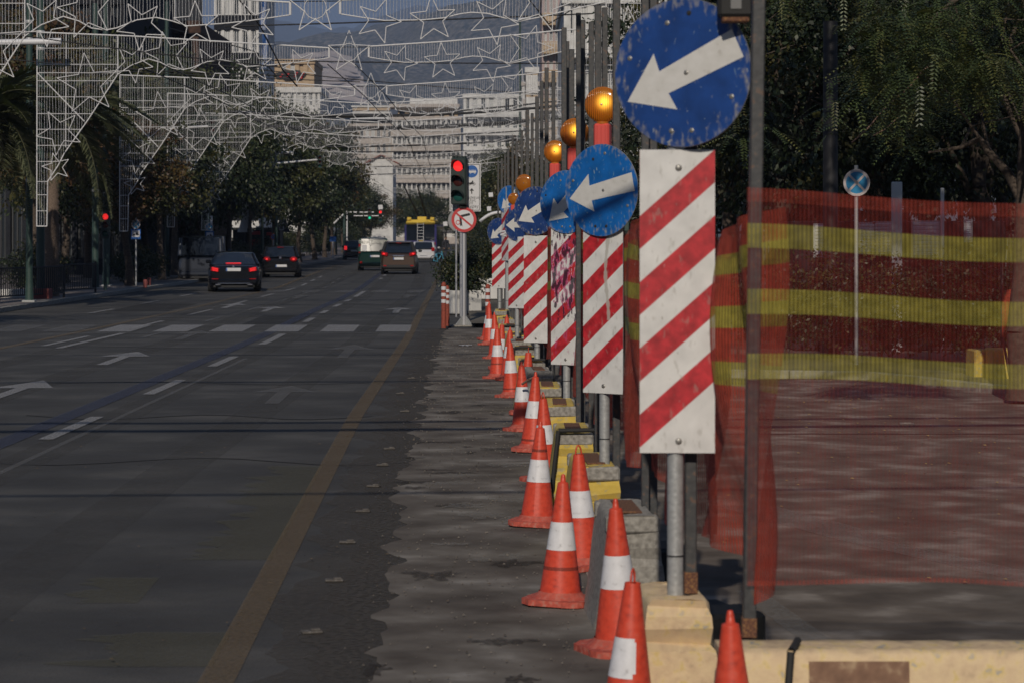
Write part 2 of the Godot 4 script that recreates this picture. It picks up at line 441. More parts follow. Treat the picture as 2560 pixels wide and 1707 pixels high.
func _ready():
	rng.seed = 7
	# camera: a long lens from 2.1 m up, level, shifted down
	var cam := Camera3D.new()
	cam.name = "camera"
	add_child(cam)
	cam.position = Vector3(0, EYE, 0)
	var lens := CameraAttributesPhysical.new()
	lens.frustum_near = 0.1; lens.frustum_far = 40000.0
	lens.frustum_focal_length = 84.4
	lens.exposure_aperture = 6.3
	lens.frustum_focus_distance = 27.0
	cam.attributes = lens
	cam.set_frustum(0.1 * 1707.0 / F, Vector2(0, -0.1 * 271.5 / F), 0.1, 40000.0)
	cam.current = true
	# sky
	var we := WorldEnvironment.new()
	we.name = "world_environment"
	var e := Environment.new()
	e.background_mode = Environment.BG_SKY
	var sky := Sky.new()
	var sm := ProceduralSkyMaterial.new()
	sm.sky_top_color = lin(0.075, 0.125, 0.235)
	sm.sky_horizon_color = lin(0.155, 0.205, 0.285)
	sm.sky_curve = 0.16
	sm.ground_bottom_color = lin(0.05, 0.05, 0.05)
	sm.ground_horizon_color = lin(0.10, 0.11, 0.12)
	sm.sun_angle_max = 1.0
	sky.sky_material = sm
	e.sky = sky
	e.tonemap_mode = Environment.TONE_MAPPER_LINEAR
	e.tonemap_exposure = 0.74
	e.fog_enabled = true
	e.fog_density = 0.00015
	e.fog_light_color = lin(0.50, 0.66, 1.0)
	e.sdfgi_enabled = true; e.ssao_enabled = true; e.ssil_enabled = true
	we.environment = e
	add_child(we)
	# low sun behind the camera, a little to the left
	var sun := DirectionalLight3D.new()
	sun.name = "sun"
	sun.light_energy = 1.25
	sun.light_color = Color(1.0, 0.955, 0.89)
	sun.light_angular_distance = 0.5
	sun.shadow_enabled = true
	add_child(sun)
	sun.look_at_from_position(Vector3.ZERO, Vector3(sin(deg_to_rad(5.0)) * cos(deg_to_rad(30.0)), -sin(deg_to_rad(30.0)), -cos(deg_to_rad(5.0)) * cos(deg_to_rad(30.0))))
	make_materials()
	build_ground()
	build_markings()
	build_hills()
	build_buildings()
	build_trees()
	build_garlands()
	build_wires()
	build_poles()
	build_vehicles()
	build_signal()
	build_row()
	build_cones()
	build_net()
	build_right_side()
	build_left_side()
	build_litter()

# x of the kerbs and lines at distance d, read off as polylines [d, x]
func along(pts: Array, d: float) -> float:
	for i in pts.size() - 1:
		if d <= pts[i + 1][0]:
			return lerpf(pts[i][1], pts[i + 1][1], clampf((d - pts[i][0]) / (pts[i + 1][0] - pts[i][0]), -2.0, 1.0))
	return pts[-1][1]
const KERB_L := [[-30.0, -13.6], [60.0, -13.4], [90.0, -13.3], [170.0, -13.2], [260.0, -15.0], [420.0, -19.0]]
const YEL_R := [[0.0, -1.12], [11.2, -1.38], [27.2, -1.79], [48.0, -2.08], [96.0, -3.1], [170.0, -4.7], [420.0, -11.0]]
const YEL_L := [[0.0, -9.6], [43.0, -9.3], [53.0, -9.1], [68.0, -8.9], [92.0, -8.95], [110.0, -9.7], [137.0, -10.7], [180.0, -12.0], [420.0, -17.0]]
const BLUE := [[0.0, -5.1], [24.0, -5.09], [46.0, -5.05], [67.0, -5.38], [77.0, -5.45], [93.0, -5.8], [119.0, -6.65], [200.0, -8.8], [420.0, -14.0]]

func sheet(left: Array, right: Array, dx0: float, dx1: float, d0: float, d1: float, step: float, y: float) -> MB:
	var b := MB.new()
	var k := int(ceil((d1 - d0) / step))
	for i in k:
		var a := lerpf(d0, d1, float(i) / k); var c := lerpf(d0, d1, float(i + 1) / k)
		b.quad(Vector3(along(left, a) + dx0, y, -a), Vector3(along(right, a) + dx1, y, -a), Vector3(along(right, c) + dx1, y, -c), Vector3(along(left, c) + dx0, y, -c))
	return b

func build_ground():
	M.dirt_thin = paint(65, Color(0.092, 0.081, 0.069), 0.5, 0.7, 0.3)
	var g := MB.new()
	g.quad(Vector3(-9000, -0.03, 200), Vector3(9000, -0.03, 200), Vector3(9000, -0.03, -14000), Vector3(-9000, -0.03, -14000))
	M.earth = tex_mat(noise_tex(91, 0.01, [[0.0, Color(0.05, 0.045, 0.035)], [1.0, Color(0.16, 0.14, 0.11)]], 256), 0.05, 0.95)
	put(g, "ground", M.earth).set_meta("kind", "structure")
	var r := setting("road")
	put(sheet(KERB_L, YEL_R, 0.0, 7.6, -30.0, 430.0, 10.0, 0.0), "asphalt", M.asphalt, r)
	# trodden dirt over the asphalt between the edge line and the barriers
	var v := setting("verge_dirt")
	# its road side ends raggedly
	var fn := FastNoiseLite.new()
	fn.seed = 4; fn.frequency = 0.9; fn.fractal_octaves = 4
	for lay in 3:
		var rb := MB.new()
		var z := -10.0
		var off: float = [0.2, 0.42, 0.72][lay]
		var amp: float = [0.3, 0.26, 0.2][lay]
		while z < 52.5:
			var z2 := z + 0.12
			var xa := along(YEL_R, z) + off + amp * fn.get_noise_2d(z, lay * 9.0); var xb := along(YEL_R, z2) + off + amp * fn.get_noise_2d(z2, lay * 9.0)
			var y := 0.004 + lay * 0.0012
			rb.quad(Vector3(xa, y, -z), Vector3(along(YEL_R, z) + 2.35, y, -z), Vector3(along(YEL_R, z2) + 2.35, y, -z2), Vector3(xb, y, -z2))
			z = z2
		put(rb, "dirt_layer", M.dirt_thin if lay < 2 else M.dirt, v)
	# floor of the works behind the net
	var w := setting("works_floor")
	var b := MB.new()
	b.plate(PackedVector2Array([Vector2(0.6, -4.0), Vector2(13.0, -4.0), Vector2(13.0, 14.5), Vector2(5.1, 34.2), Vector2(0.3, 35.5)]), 0.0, Basis(Vector3(1, 0, 0), Vector3(0, 0, -1), Vector3(0, 1, 0)), Vector3(0, 0.0085, 0))
	put(b, "slab", M.works, w)
	b = MB.new()
	b.quad(Vector3(0.6, 0.0125, -24.93), Vector3(7.0, 0.0125, -24.9), Vector3(7.0, 0.0125, -25.0), Vector3(0.6, 0.0125, -25.03))
	put(b, "slab_joint", mat(lin(0.045, 0.04, 0.036), 0.95), w)
	b = MB.new()
	for k in [[1.62, 11.0, 1.30, 14.0, 0.16], [1.1, 17.6, 0.9, 19.5, 0.16], [3.9, 12.4, 2.2, 16.4, 0.3], [2.2, 16.4, 1.55, 18.4, 0.45]]:
		b.quad(Vector3(k[0], 0.013, -k[1]), Vector3(k[0] + k[4], 0.013, -k[1]), Vector3(k[2] + k[4], 0.013, -k[3]), Vector3(k[2], 0.013, -k[3]))
	put(b, "chalk_line", M.dust_pale, w)
	# pavement on the left with its kerb stones
	var p := setting("pavement")
	put(sheet([[-30.0, -40.0], [420.0, -46.0]], KERB_L, 0.0, -0.18, -30.0, 420.0, 15.0, 0.13), "paving", M.paving, p)
	var kb := MB.new()
	var d := -20.0
	while d < 190.0:
		var ln := 1.0 if d < 110.0 else 3.0
		if d > 40.0:
			kb = MB.new()
			kb.box(Vector3(along(KERB_L, d + ln * 0.5) - 0.09, 0.068, -(d + ln * 0.5)), Vector3(0.18, 0.136, ln - 0.012), Basis.IDENTITY, 0.012)
			put(kb, "kerb_stone", M.kerb, p)
		d += ln
	kb = MB.new()
	for i in 8: kb.box(Vector3(along(KERB_L, 205.0 + i * 30) - 0.09, 0.068, -(205.0 + i * 30)), Vector3(0.18, 0.136, 30.2), Basis.IDENTITY, 0.0)
	put(kb, "far_kerb", M.kerb, p)
	# right-hand pavement and park soil beyond the works
	var q := setting("park_ground")
	b = MB.new()
	b.quad(Vector3(-0.9, 0.10, -53.0), Vector3(60, 0.10, -53.0), Vector3(60, 0.10, -130.0), Vector3(-3.0, 0.10, -130.0))
	b.plate(PackedVector2Array([Vector2(0.6, 35.6), Vector2(5.2, 34.35), Vector2(13.2, 14.5), Vector2(13.2, -20.0), Vector2(60.0, -20.0), Vector2(60.0, 53.0), Vector2(0.6, 53.0)]), 0.0, Basis(Vector3(1, 0, 0), Vector3(0, 0, -1), Vector3(0, 1, 0)), Vector3(0, 0.10, 0))
	b.quad(Vector3(-3.0, 0.10, -130.0), Vector3(60, 0.10, -130), Vector3(60, 0.10, -420), Vector3(-10.0, 0.10, -420))
	put(b, "soil", M.earth, q)
	var kp := [Vector3(0.6, 0, -35.6), Vector3(5.15, 0, -34.27), Vector3(13.1, 0, -14.5)]
	for i in 2:
		var run: Vector3 = kp[i + 1] - kp[i]
		var n := int(run.length() / 0.95)
		for j in n:
			if i == 1 and j > 8: break
			var o := MB.new()
			o.box(Vector3(0, 0.058, 0), Vector3(run.length() / n - 0.015, 0.13, 0.16), Basis(Vector3.UP, atan2(-run.z, run.x)), 0.012)
			var ks := put(o, "kerb_stone", M.kerb, q)
			ks.position = kp[i] + run * ((j + 0.5) / n)

func strip(parent: Node, called: String, m: Material, line: Array, off: float, w: float, d0: float, d1: float, y := 0.008, step := 4.0):
	put(sheet(line, line, off - w * 0.5, off + w * 0.5, d0, d1, step, y), called, m, parent)

func build_markings():
	var r := get_node("road")
	strip(r, "edge_line", M.paint_yellow, YEL_R, 0.0, 0.17, 0.0, 170.0)
	strip(r, "left_edge_line", M.paint_yellow, YEL_L, 0.0, 0.16, 20.0, 200.0)
	strip(r, "blue_line", M.paint_blue, BLUE, 0.0, 0.26, 0.0, 150.0)
	strip(r, "old_line", M.paint_faint, BLUE, 0.62, 0.07, 16.0, 40.0, 0.008)
	# lane dashes beside the blue line
	for k in [[10.4, 13.4], [17.3, 20.3], [24.3, 27.3], [31.1, 34.1], [37.6, 40.6], [45.0, 49.6], [56.2, 58.9], [62.2, 64.6], [67.8, 70.4], [72.9, 75.3], [78.2, 85.6], [108.0, 111.0], [116.0, 119.5]]:
		strip(r, "lane_dash", M.paint_white, BLUE, 0.36, 0.15, k[0], k[1], 0.012, 2.0)
	# lane dashes of the two lanes further left
	var dd := 36.0
	while dd < 120.0:
		strip(r, "lane_dash", M.paint_white, YEL_L, 0.75 if dd > 45.0 else 0.6, 0.12, dd, dd + 4.2, 0.012, 3.0)
		if dd > 55.0: strip(r, "lane_dash", M.paint_white, YEL_L, -2.0, 0.12, dd + 1.0, dd + 4.6, 0.012, 3.0)
		strip(r, "lane_dash", M.paint_faint, YEL_L, 1.8, 0.12, dd + 12.0, dd + 14.8, 0.012, 3.0)
		dd += 8.4
	strip(r, "lane_dash", M.paint_white, YEL_L, 1.05, 0.14, 43.5, 50.0, 0.012, 3.0)
	# zebra bars and the stop line before them
	for k in 9:
		var x := -2.57 - 1.18 * k
		var b := MB.new()
		b.quad(Vector3(x - 0.36 + 0.04, 0.0125, -50.7), Vector3(x + 0.36 + 0.04, 0.0125, -50.7), Vector3(x + 0.36 - 0.06, 0.0125, -54.4), Vector3(x - 0.36 - 0.06, 0.0125, -54.4))
		put(b, "zebra_bar", M.paint_white if k < 6 else M.paint_faint, r)
	for k in 9:
		var x := -3.4 - 1.25 * k
		var b := MB.new()
		b.quad(Vector3(x - 0.3, 0.0125, -84.0), Vector3(x + 0.3, 0.0125, -84.0), Vector3(x + 0.3 - 0.06, 0.0125, -87.2), Vector3(x - 0.3 - 0.06, 0.0125, -87.2))
		put(b, "zebra_bar", M.paint_faint, r)
	var sl := MB.new()
	sl.quad(Vector3(-9.2, 0.016, -49.9), Vector3(-2.1, 0.016, -49.9), Vector3(-2.1, 0.016, -50.08), Vector3(-9.2, 0.016, -50.08))
	put(sl, "stop_line", M.paint_faint, r)
	# lane arrows
	for k in [[-6.55, 29.6, 4.4, 0], [-6.5, 38.0, 4.2, 0], [-6.55, 47.0, 4.2, 1], [-6.6, 63.5, 4.4, 0], [-6.9, 76.0, 4.4, 1], [-3.05, 62.5, 4.4, 0], [-2.85, 40.2, 4.6, 1], [-2.95, 29.4, 3.4, 1], [-3.4, 77.0, 4.0, 1], [-8.0, 66.5, 4.4, 0]]:
		arrow_mark(r, k[0], k[1], k[2], M.paint_faint if k[3] else M.paint_white)
	# remains of older yellow-green paint beside the edge line
	for k in [[-1.78, 15.4, 21.6, 0.16, 0.62], [-2.3, 13.6, 14.6, 0.2, 0.5], [-1.9, 11.6, 12.6, 0.75, 0.9], [-1.75, 9.9, 11.2, 0.3, 0.5]]:
		var b := MB.new()
		var fn := FastNoiseLite.new()
		fn.seed = int(k[1] * 10.0); fn.frequency = 1.4
		var n := 60
		for i in n:
			var a: float = lerpf(k[1], k[2], float(i) / n); var c: float = lerpf(k[1], k[2], float(i + 1) / n)
			var xa: float = along(YEL_R, a) - 0.06; var xc: float = along(YEL_R, c) - 0.06
			var la: float = k[4] * (0.75 + 0.5 * fn.get_noise_1d(a * 2.0)); var lc: float = k[4] * (0.75 + 0.5 * fn.get_noise_1d(c * 2.0))
			if k[0] < -2.2: xa -= 0.62; xc -= 0.62
			b.quad(Vector3(xa - la, 0.0045, -a), Vector3(xa, 0.0045, -a), Vector3(xc, 0.0045, -c), Vector3(xc - lc, 0.0045, -c))
		put(b, "old_paint", M.paint_olive, r)
	# thin seams and repair strips across the lanes
	M.seam = mat(lin(0.022, 0.022, 0.023), 0.9)
	for k in [[-5.6, -1.6, 27.3, 0.09], [-4.9, -0.2, 22.0, 0.05], [-9.0, -2.0, 33.5, 0.06], [-9.0, -1.9, 44.0, 0.07], [-9.0, -2.0, 59.5, 0.08], [-9.0, -2.2, 70.0, 0.09]]:
		var b := MB.new()
		for i in 12:
			var x0: float = lerpf(k[0], k[1], i / 12.0); var x1: float = lerpf(k[0], k[1], (i + 1) / 12.0)
			var z0: float = k[2] + 0.35 * sin(i * 0.9 + k[2]); var z1: float = k[2] + 0.35 * sin((i + 1) * 0.9 + k[2])
			b.quad(Vector3(x0, 0.0042, -z0), Vector3(x1, 0.0042, -z1), Vector3(x1, 0.0042, -z1 - k[3]), Vector3(x0, 0.0042, -z0 - k[3]))
		put(b, "tar_seam", M.seam, r)
	# wheel tracks polished paler, and squares of newer, darker asphalt
	for k in [[-3.0, 0.5], [-4.5, 0.5], [-6.6, 0.55], [-8.2, 0.5]]:
		strip(r, "wheel_track", M.track, BLUE, k[0] + 5.1, k[1], 2.0, 160.0, 0.0035, 4.0)
	for k in [[-6.2, 55.0, 1.2, 6.0], [-10.8, 64.0, 1.6, 7.0]]:
		var b := MB.new()
		b.quad(Vector3(k[0], 0.0055, -k[1]), Vector3(k[0] + k[2], 0.0055, -k[1]), Vector3(k[0] + k[2] - 0.1, 0.0055, -k[1] - k[3]), Vector3(k[0] - 0.1, 0.0055, -k[1] - k[3]))
		put(b, "asphalt_patch", M.patch_dark, r)
	# dusty smears on the dirt strip
	var dv := get_node("verge_dirt")
	for k in 60:
		var d := rng.randf_range(8.0, 36.0)
		var x := row_x(d) - rng.randf_range(0.25, 1.3)
		var w := rng.randf_range(0.12, 0.6); var l := rng.randf_range(0.1, 0.6)
		var b := MB.new()
		var poly := PackedVector2Array()
		for j in 22:
			var rr := rng.randf_range(0.35, 1.0)
			poly.push_back(Vector2(cos(TAU * j / 22) * w * 0.5 * rr, sin(TAU * j / 22) * l * 0.5 * rr))
		b.plate(poly, 0.0, Basis(Vector3(1, 0, 0), Vector3(0, 0, -1), Vector3(0, 1, 0)), Vector3(x, 0.0092 + k * 0.0001, -d))
		put(b, "dust_smear" if k % 5 < 2 else "soil_smear", M.dust_pale if k % 5 < 2 else M.soil_dark, dv)

func arrow_mark(r: Node, x: float, d: float, l: float, m: Material):
	var b := MB.new()
	var pts := PackedVector2Array([Vector2(-0.09, 0), Vector2(0.09, 0), Vector2(0.09, l * 0.62), Vector2(0.42, l * 0.62), Vector2(0, l), Vector2(-0.42, l * 0.62), Vector2(-0.09, l * 0.62)])
	b.plate(pts, 0.0, Basis(Vector3(1, 0, 0), Vector3(-0.02, 0, -1), Vector3(0, 1, 0)), Vector3(x, 0.0135, -d))
	put(b, "lane_arrow", m, r)

func build_hills():
	M.hill_far = tex_mat(noise_tex(101, 0.03, [[0.0, Color(0.018, 0.024, 0.024)], [0.6, Color(0.028, 0.034, 0.032)], [1.0, Color(0.07, 0.066, 0.06)]], 256), 0.0035, 0.95)
	M.hill = tex_mat(noise_tex(102, 0.045, [[0.0, Color(0.016, 0.022, 0.018)], [0.47, Color(0.026, 0.033, 0.026)], [0.53, Color(0.11, 0.10, 0.085)], [1.0, Color(0.26, 0.23, 0.195)]], 512, FastNoiseLite.TYPE_SIMPLEX_SMOOTH, 4), 0.0036, 0.95)
	M.quarry = tex_mat(noise_tex(103, 0.02, [[0.0, Color(0.38, 0.32, 0.28)], [0.5, Color(0.47, 0.40, 0.36)], [1.0, Color(0.56, 0.48, 0.43)]], 256), 0.004, 0.95)
	var far := [[-600, 95], [0, 80], [400, 74], [645, 66], [700, 61], [760, 68], [830, 74], [890, 66], [936, 57], [999, 35], [1040, 29], [1097, 29], [1140, 33], [1300, 60], [2000, 90], [3200, 110]]
	var near := [[-600, 260], [300, 200], [700, 150], [830, 113], [907, 98], [945, 84], [980, 76], [1058, 49], [1136, 30], [1195, 17], [1253, 3], [1330, -12], [1500, -30], [2000, -20], [3200, 60]]
	var mid := [[-600, 150], [300, 118], [560, 108], [640, 105], [720, 106], [800, 114], [860, 130], [915, 150], [960, 200], [1040, 300], [1200, 420], [3200, 560]]
	for h in [["far", far, 9000.0, 6500.0, M.hill_far, 14], ["near", near, 4200.0, 2600.0, M.hill, 26], ["mid", mid, 3300.0, 2000.0, M.hill, 26]]:
		var fn := FastNoiseLite.new()
		fn.seed = 40 + int(h[2]); fn.frequency = 0.0022; fn.fractal_octaves = 4
		var rows := []
		var R: int = h[5]
		for i in R + 1:
			var t := float(i) / R
			var row := []
			for j in 121:
				var px := lerpf(-600, 3200, j / 120.0)
				var py := 0.0
				for k in h[1].size() - 1:
					if px <= h[1][k + 1][0]:
						py = lerpf(h[1][k][1], h[1][k + 1][1], (px - h[1][k][0]) / float(h[1][k + 1][0] - h[1][k][0])); break
				var x := gx(px, h[2])
				var top := hy(py, h[2])
				var d: float = lerpf(h[3], h[2], t)
				var nz := fn.get_noise_2d(x, d)
				var y := top * (1.0 - pow(1.0 - t, 1.7)) + nz * top * 0.28 * t * (1.0 - t) * 2.0 + fn.get_noise_2d(x * 6.0, d * 3.0) * top * 0.022
				row.push_back(Vector3(x, maxf(y, -5.0), -d))
			rows.push_back(row)
		var back := []
		for p in rows[-1]: back.push_back(Vector3(p.x, -5.0, p.z - p.y * 1.4))
		rows.push_back(back)
		var b := MB.new()
		b.grid(rows)
		put(b, "hill", h[4]).set_meta("kind", "structure")
	# the quarry cut into the middle hill: stepped benches of bare stone
	var q := setting("quarry_face")
	for s in 9:
		var b := MB.new()
		var row0 := []; var row1 := []; var row2 := []
		for j in 25:
			var u := j / 24.0
			var px := lerpf(728.0 - s * 3.0, 895.0 + s * 4.0 - absf(s - 5) * 3.0, u)
			var wob := sin(u * 7.0 + s) * 3.0 + sin(u * 17.0 + s * 2.0) * 1.6
			var rim := 12.0 * pow(absf(u - 0.42) * 1.8, 2.2)
			var p0 := 129.0 + s * 13.0 + wob + rim; var p1 := 129.0 + (s + 1) * 13.0 + wob * 0.8 + rim
			var d0 := slope_depth(px, p0, mid) - 55.0; var d1 := slope_depth(px, p1, mid) - 55.0
			row0.push_back(at(px, p0, d0)); row1.push_back(at(px, p1 - 2.0, lerpf(d0, d1, 0.35))); row2.push_back(at(px, p1, d1))
		b.grid([row2, row1, row0], false, false)
		put(b, "bench", M.quarry, q)

func slope_depth(px: float, py: float, ridge: Array) -> float:
	# how far off the middle hill's slope shows at that height in the view
	var rp := 0.0
	for k in ridge.size() - 1:
		if px <= ridge[k + 1][0]:
			rp = lerpf(ridge[k][1], ridge[k + 1][1], (px - ridge[k][0]) / float(ridge[k + 1][0] - ridge[k][0])); break
	var top := hy(rp, 3300.0)
	var lo := 0.05; var hi := 1.0
	for i in 24:
		var t := (lo + hi) * 0.5
		var d := lerpf(2000.0, 3300.0, t)
		var y := top * (1.0 - pow(1.0 - t, 1.7))
		if HOR + (EYE - y) * F / d > py: lo = t
		else: hi = t
	return lerpf(2000.0, 3300.0, lo)

# ---------- buildings ----------
func win_mesh(w: float, h: float) -> Array:
	# [frame, pane] of one window, origin at its centre, pane set back
	var key := "win%.2f_%.2f" % [w, h]
	if T.has(key): return T[key]
	var f := MB.new()
	var t := 0.07
	f.box(Vector3(0, h * 0.5 - t * 0.5, 0), Vector3(w, t, 0.08)); f.box(Vector3(0, -h * 0.5 + t * 0.5, 0), Vector3(w, t, 0.1))
	f.box(Vector3(-w * 0.5 + t * 0.5, 0, 0), Vector3(t, h - t * 2.0, 0.08)); f.box(Vector3(w * 0.5 - t * 0.5, 0, 0), Vector3(t, h - t * 2.0, 0.08))
	f.box(Vector3(0, 0, 0), Vector3(t * 0.8, h - t * 2.0, 0.06))
	var p := MB.new()
	p.box(Vector3(0, 0, -0.06), Vector3(w - 0.02, h - 0.02, 0.03))
	T[key] = [f.mesh(), p.mesh()]
	return T[key]
# A block with its front towards the camera: spandrel bands, piers between the bays, recessed windows, parapet, balconies.
func block(o: Node3D, w: float, h: float, depth: float, floors: int, bays: int, wall: Material, trim: Material, opt := {}):
	var fh := h / floors
	var bw := w / bays
	var rec: float = opt.get("recess", 0.35)
	var b := MB.new()
	b.box(Vector3(0, h * 0.5, -depth * 0.5 - rec), Vector3(w, h, depth))
	put(b, "wall", wall, o)
	var band: float = opt.get("band", 0.42) * fh
	for f in floors:
		var bb := MB.new()
		bb.box(Vector3(0, f * fh + band * 0.5, -rec * 0.5 + 0.02), Vector3(w, band, rec + 0.04), Basis.IDENTITY, 0.03)
		put(bb, "spandrel", trim, o)
	var pw: float = opt.get("pier", 0.22) * bw
	var pm := MB.new()
	pm.box(Vector3(0, (fh - band) * 0.5, 0), Vector3(pw, fh - band, rec))
	var pmesh := pm.mesh()
	var ww := bw - pw - 0.04
	var wh := fh - band - 0.06
	var wn := win_mesh(ww, wh)
	var f0: int = opt.get("first", 0)
	for f in range(f0, floors):
		for k in bays + 1:
			use(pmesh, "pier", wall, o, Transform3D(Basis.IDENTITY, Vector3(clampf(-w * 0.5 + k * bw, -w * 0.5 + pw * 0.5, w * 0.5 - pw * 0.5), f * fh + band, -rec * 0.5)))
		for k in bays:
			if rng.randf() < opt.get("blank", 0.0): continue
			var p := Vector3(-w * 0.5 + (k + 0.5) * bw, f * fh + band + wh * 0.5 + 0.03, -rec * 0.55)
			var wd := use(wn[0], "window", opt.get("frame", M.win_frame), o, Transform3D(Basis.IDENTITY, p))
			use(wn[1], "pane", [M.pane_dark, M.pane_grey, M.pane_light][rng.randi() % 3] if opt.get("mixed", true) else M.pane_dark, wd)
	if opt.has("balcony"):
		for f in range(max(1, f0), floors):
			var bl := MB.new()
			var bd: float = opt.balcony
			bl.box(Vector3(0, f * fh - 0.08, bd * 0.5 + 0.05), Vector3(w * 0.94, 0.16, bd))
			var bo := put(bl, "balcony", trim, o)
			var rl := MB.new()
			rl.box(Vector3(0, f * fh + 0.95, bd), Vector3(w * 0.94, 0.05, 0.05))
			var nb := int(w * 0.94 / 0.28)
			for k in nb + 1: rl.box(Vector3(-w * 0.47 + k * w * 0.94 / nb, f * fh + 0.46, bd), Vector3(0.035, 0.93, 0.035))
			put(rl, "railing", opt.get("rail", M.win_frame), bo)
	var pr := MB.new()
	pr.box(Vector3(0, h + 0.35, -depth * 0.5 + 0.05), Vector3(w + 0.3, 0.7, depth + 0.4), Basis.IDENTITY, 0.05)
	put(pr, "parapet", trim, o)

func build_buildings():
	M.white_wall = tex_mat(noise_tex(111, 0.02, [[0.0, Color(0.46, 0.45, 0.43)], [0.5, Color(0.60, 0.595, 0.58)], [1.0, Color(0.70, 0.69, 0.67)]], 256), 0.2, 0.9)
	M.beige_wall = tex_mat(noise_tex(112, 0.02, [[0.0, Color(0.36, 0.32, 0.29)], [1.0, Color(0.50, 0.45, 0.41)]], 256), 0.2, 0.9)
	M.pink_wall = mat(lin(0.42, 0.33, 0.32), 0.9)
	M.tan_wall = tex_mat(noise_tex(113, 0.03, [[0.0, Color(0.38, 0.28, 0.18)], [1.0, Color(0.50, 0.38, 0.26)]], 256), 0.2, 0.9)
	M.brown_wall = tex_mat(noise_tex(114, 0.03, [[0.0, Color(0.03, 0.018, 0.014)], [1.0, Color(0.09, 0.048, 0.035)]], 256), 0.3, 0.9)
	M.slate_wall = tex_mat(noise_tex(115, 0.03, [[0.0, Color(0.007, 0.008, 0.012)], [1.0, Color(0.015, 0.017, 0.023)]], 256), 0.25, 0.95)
	M.roof_tile = tex_mat(noise_tex(116, 0.06, [[0.0, Color(0.15, 0.05, 0.035)], [1.0, Color(0.30, 0.10, 0.07)]], 256), 0.8, 0.9)
	M.win_frame = mat(lin(0.60, 0.60, 0.60), 0.6)
	M.dark_frame = mat(lin(0.03, 0.032, 0.035), 0.5)
	M.pane_dark = mat(lin(0.02, 0.024, 0.028), 0.12)
	M.pane_grey = mat(lin(0.10, 0.11, 0.12), 0.25)
	M.pane_light = mat(lin(0.42, 0.43, 0.43), 0.6)
	# the long white office block that closes the avenue
	var d := 447.0
	var s := F / d
	var o := thing("office_block", "pale office block with rows of narrow fins closing the far end of the avenue", "building", foot(1066, d))
	block(o, 172.0 / s, (582.0 - 300.0) / s + 2.1, 14.0, 8, 14, M.white_wall, M.beige_wall, {"band": 0.44, "pier": 0.26, "recess": 0.8, "first": 1, "balcony": 0.5, "mixed": false})
	var p := MB.new()
	p.box(Vector3(0.2, hy(286, d), -4.5), Vector3(150.0 / s, 36.0 / s, 6.0)); put(p, "penthouse", M.tan_wall, o)
	p = MB.new()
	p.box(Vector3(-0.4, hy(264, d), -4.0), Vector3(176.0 / s, 8.0 / s, 8.5)); put(p, "roof_slab", M.beige_wall, o)
	p = MB.new()
	p.box(Vector3(1.2, hy(252, d), -6.0), Vector3(120.0 / s, 16.0 / s, 5.0)); put(p, "roof_room", M.white_wall, o)
	for k in 6:
		var wn := win_mesh(1.0, 1.5)
		var wd := use(wn[0], "window", M.dark_frame, o, Transform3D(Basis.IDENTITY, Vector3(-4.6 + k * 1.85, hy(287, d), -1.45)))
		use(wn[1], "pane", M.pane_dark, wd)
	d = 425.0; s = F / d
	o = thing("apartment_block", "tall white apartment block with balconies beside the pale office block", "building", foot(1238, d))
	block(o, 160.0 / s, (582.0 - 245.0) / s + 2.1, 16.0, 8, 8, M.white_wall, M.white_wall, {"band": 0.34, "pier": 0.4, "recess": 0.5, "balcony": 1.3, "first": 1})
	d = 395.0; s = F / d
	o = thing("apartment_block", "white balconied block rising behind the row of dark fence posts", "building", foot(1350, d))
	block(o, 90.0 / s, (582.0 - 215.0) / s + 2.1, 16.0, 8, 5, M.white_wall, M.beige_wall, {"band": 0.36, "pier": 0.4, "balcony": 1.2, "first": 2})
	d = 455.0; s = F / d
	o = thing("apartment_block", "beige block with a white roof shed left of the pale office block", "building", foot(925, d))
	block(o, 112.0 / s, (582.0 - 318.0) / s + 2.1, 12.0, 7, 8, M.beige_wall, M.beige_wall, {"band": 0.4, "pier": 0.35, "first": 2})
	p = MB.new()
	p.box(Vector3(0, hy(300, d), -4.0), Vector3(100.0 / s, 34.0 / s, 5.0)); put(p, "roof_shed", M.dark_frame, o)
	p = MB.new()
	p.quad(Vector3(-50.0 / s, hy(298, d), 0.3), Vector3(50.0 / s, hy(298, d), 0.3), Vector3(46.0 / s, hy(276, d), -3.4), Vector3(-46.0 / s, hy(276, d), -3.4))
	put(p, "shed_roof", M.white_wall, o)
	p = MB.new()
	p.box(Vector3(0, hy(270, d), -4.0), Vector3(94.0 / s, 8.0 / s, 2.0)); put(p, "roof_box", M.tan_wall, o)
	p = MB.new()
	p.box(Vector3(0, hy(264, d), -4.0), Vector3(100.0 / s, 4.0 / s, 2.6)); put(p, "roof_edge", M.white_wall, o)
	# the small gabled house
	d = 330.0; s = F / d
	o = thing("gabled_house", "white gabled house with a red tiled roof above the trees", "house", foot(953, d))
	p = MB.new()
	var hw := 29.0 / s
	p.plate(PackedVector2Array([Vector2(-hw, 0), Vector2(hw, 0), Vector2(hw, hy(412, d)), Vector2(0, hy(391, d)), Vector2(-hw, hy(412, d))]), 9.0, Basis.IDENTITY, Vector3.ZERO)
	put(p, "wall", M.white_wall, o)
	for k in [-1.0, 1.0]:
		p = MB.new()
		var a := Vector3(0, hy(388.5, d), 0.25); var c := Vector3(k * hw * 1.5, hy(411.5, d), 0.25)
		p.box((a + c) * 0.5 + Vector3(0, 0.1, -4.6), Vector3((c - a).length(), 0.16, 9.6), Basis(Vector3.BACK, atan2((c - a).y, (c - a).x)), 0.02)
		put(p, "roof", M.roof_tile, o)
	# tan block with a red emblem on its wall
	d = 345.0; s = F / d
	o = thing("tan_building", "tan flat building with a dark and red painted emblem on its wall", "building", foot(720, d))
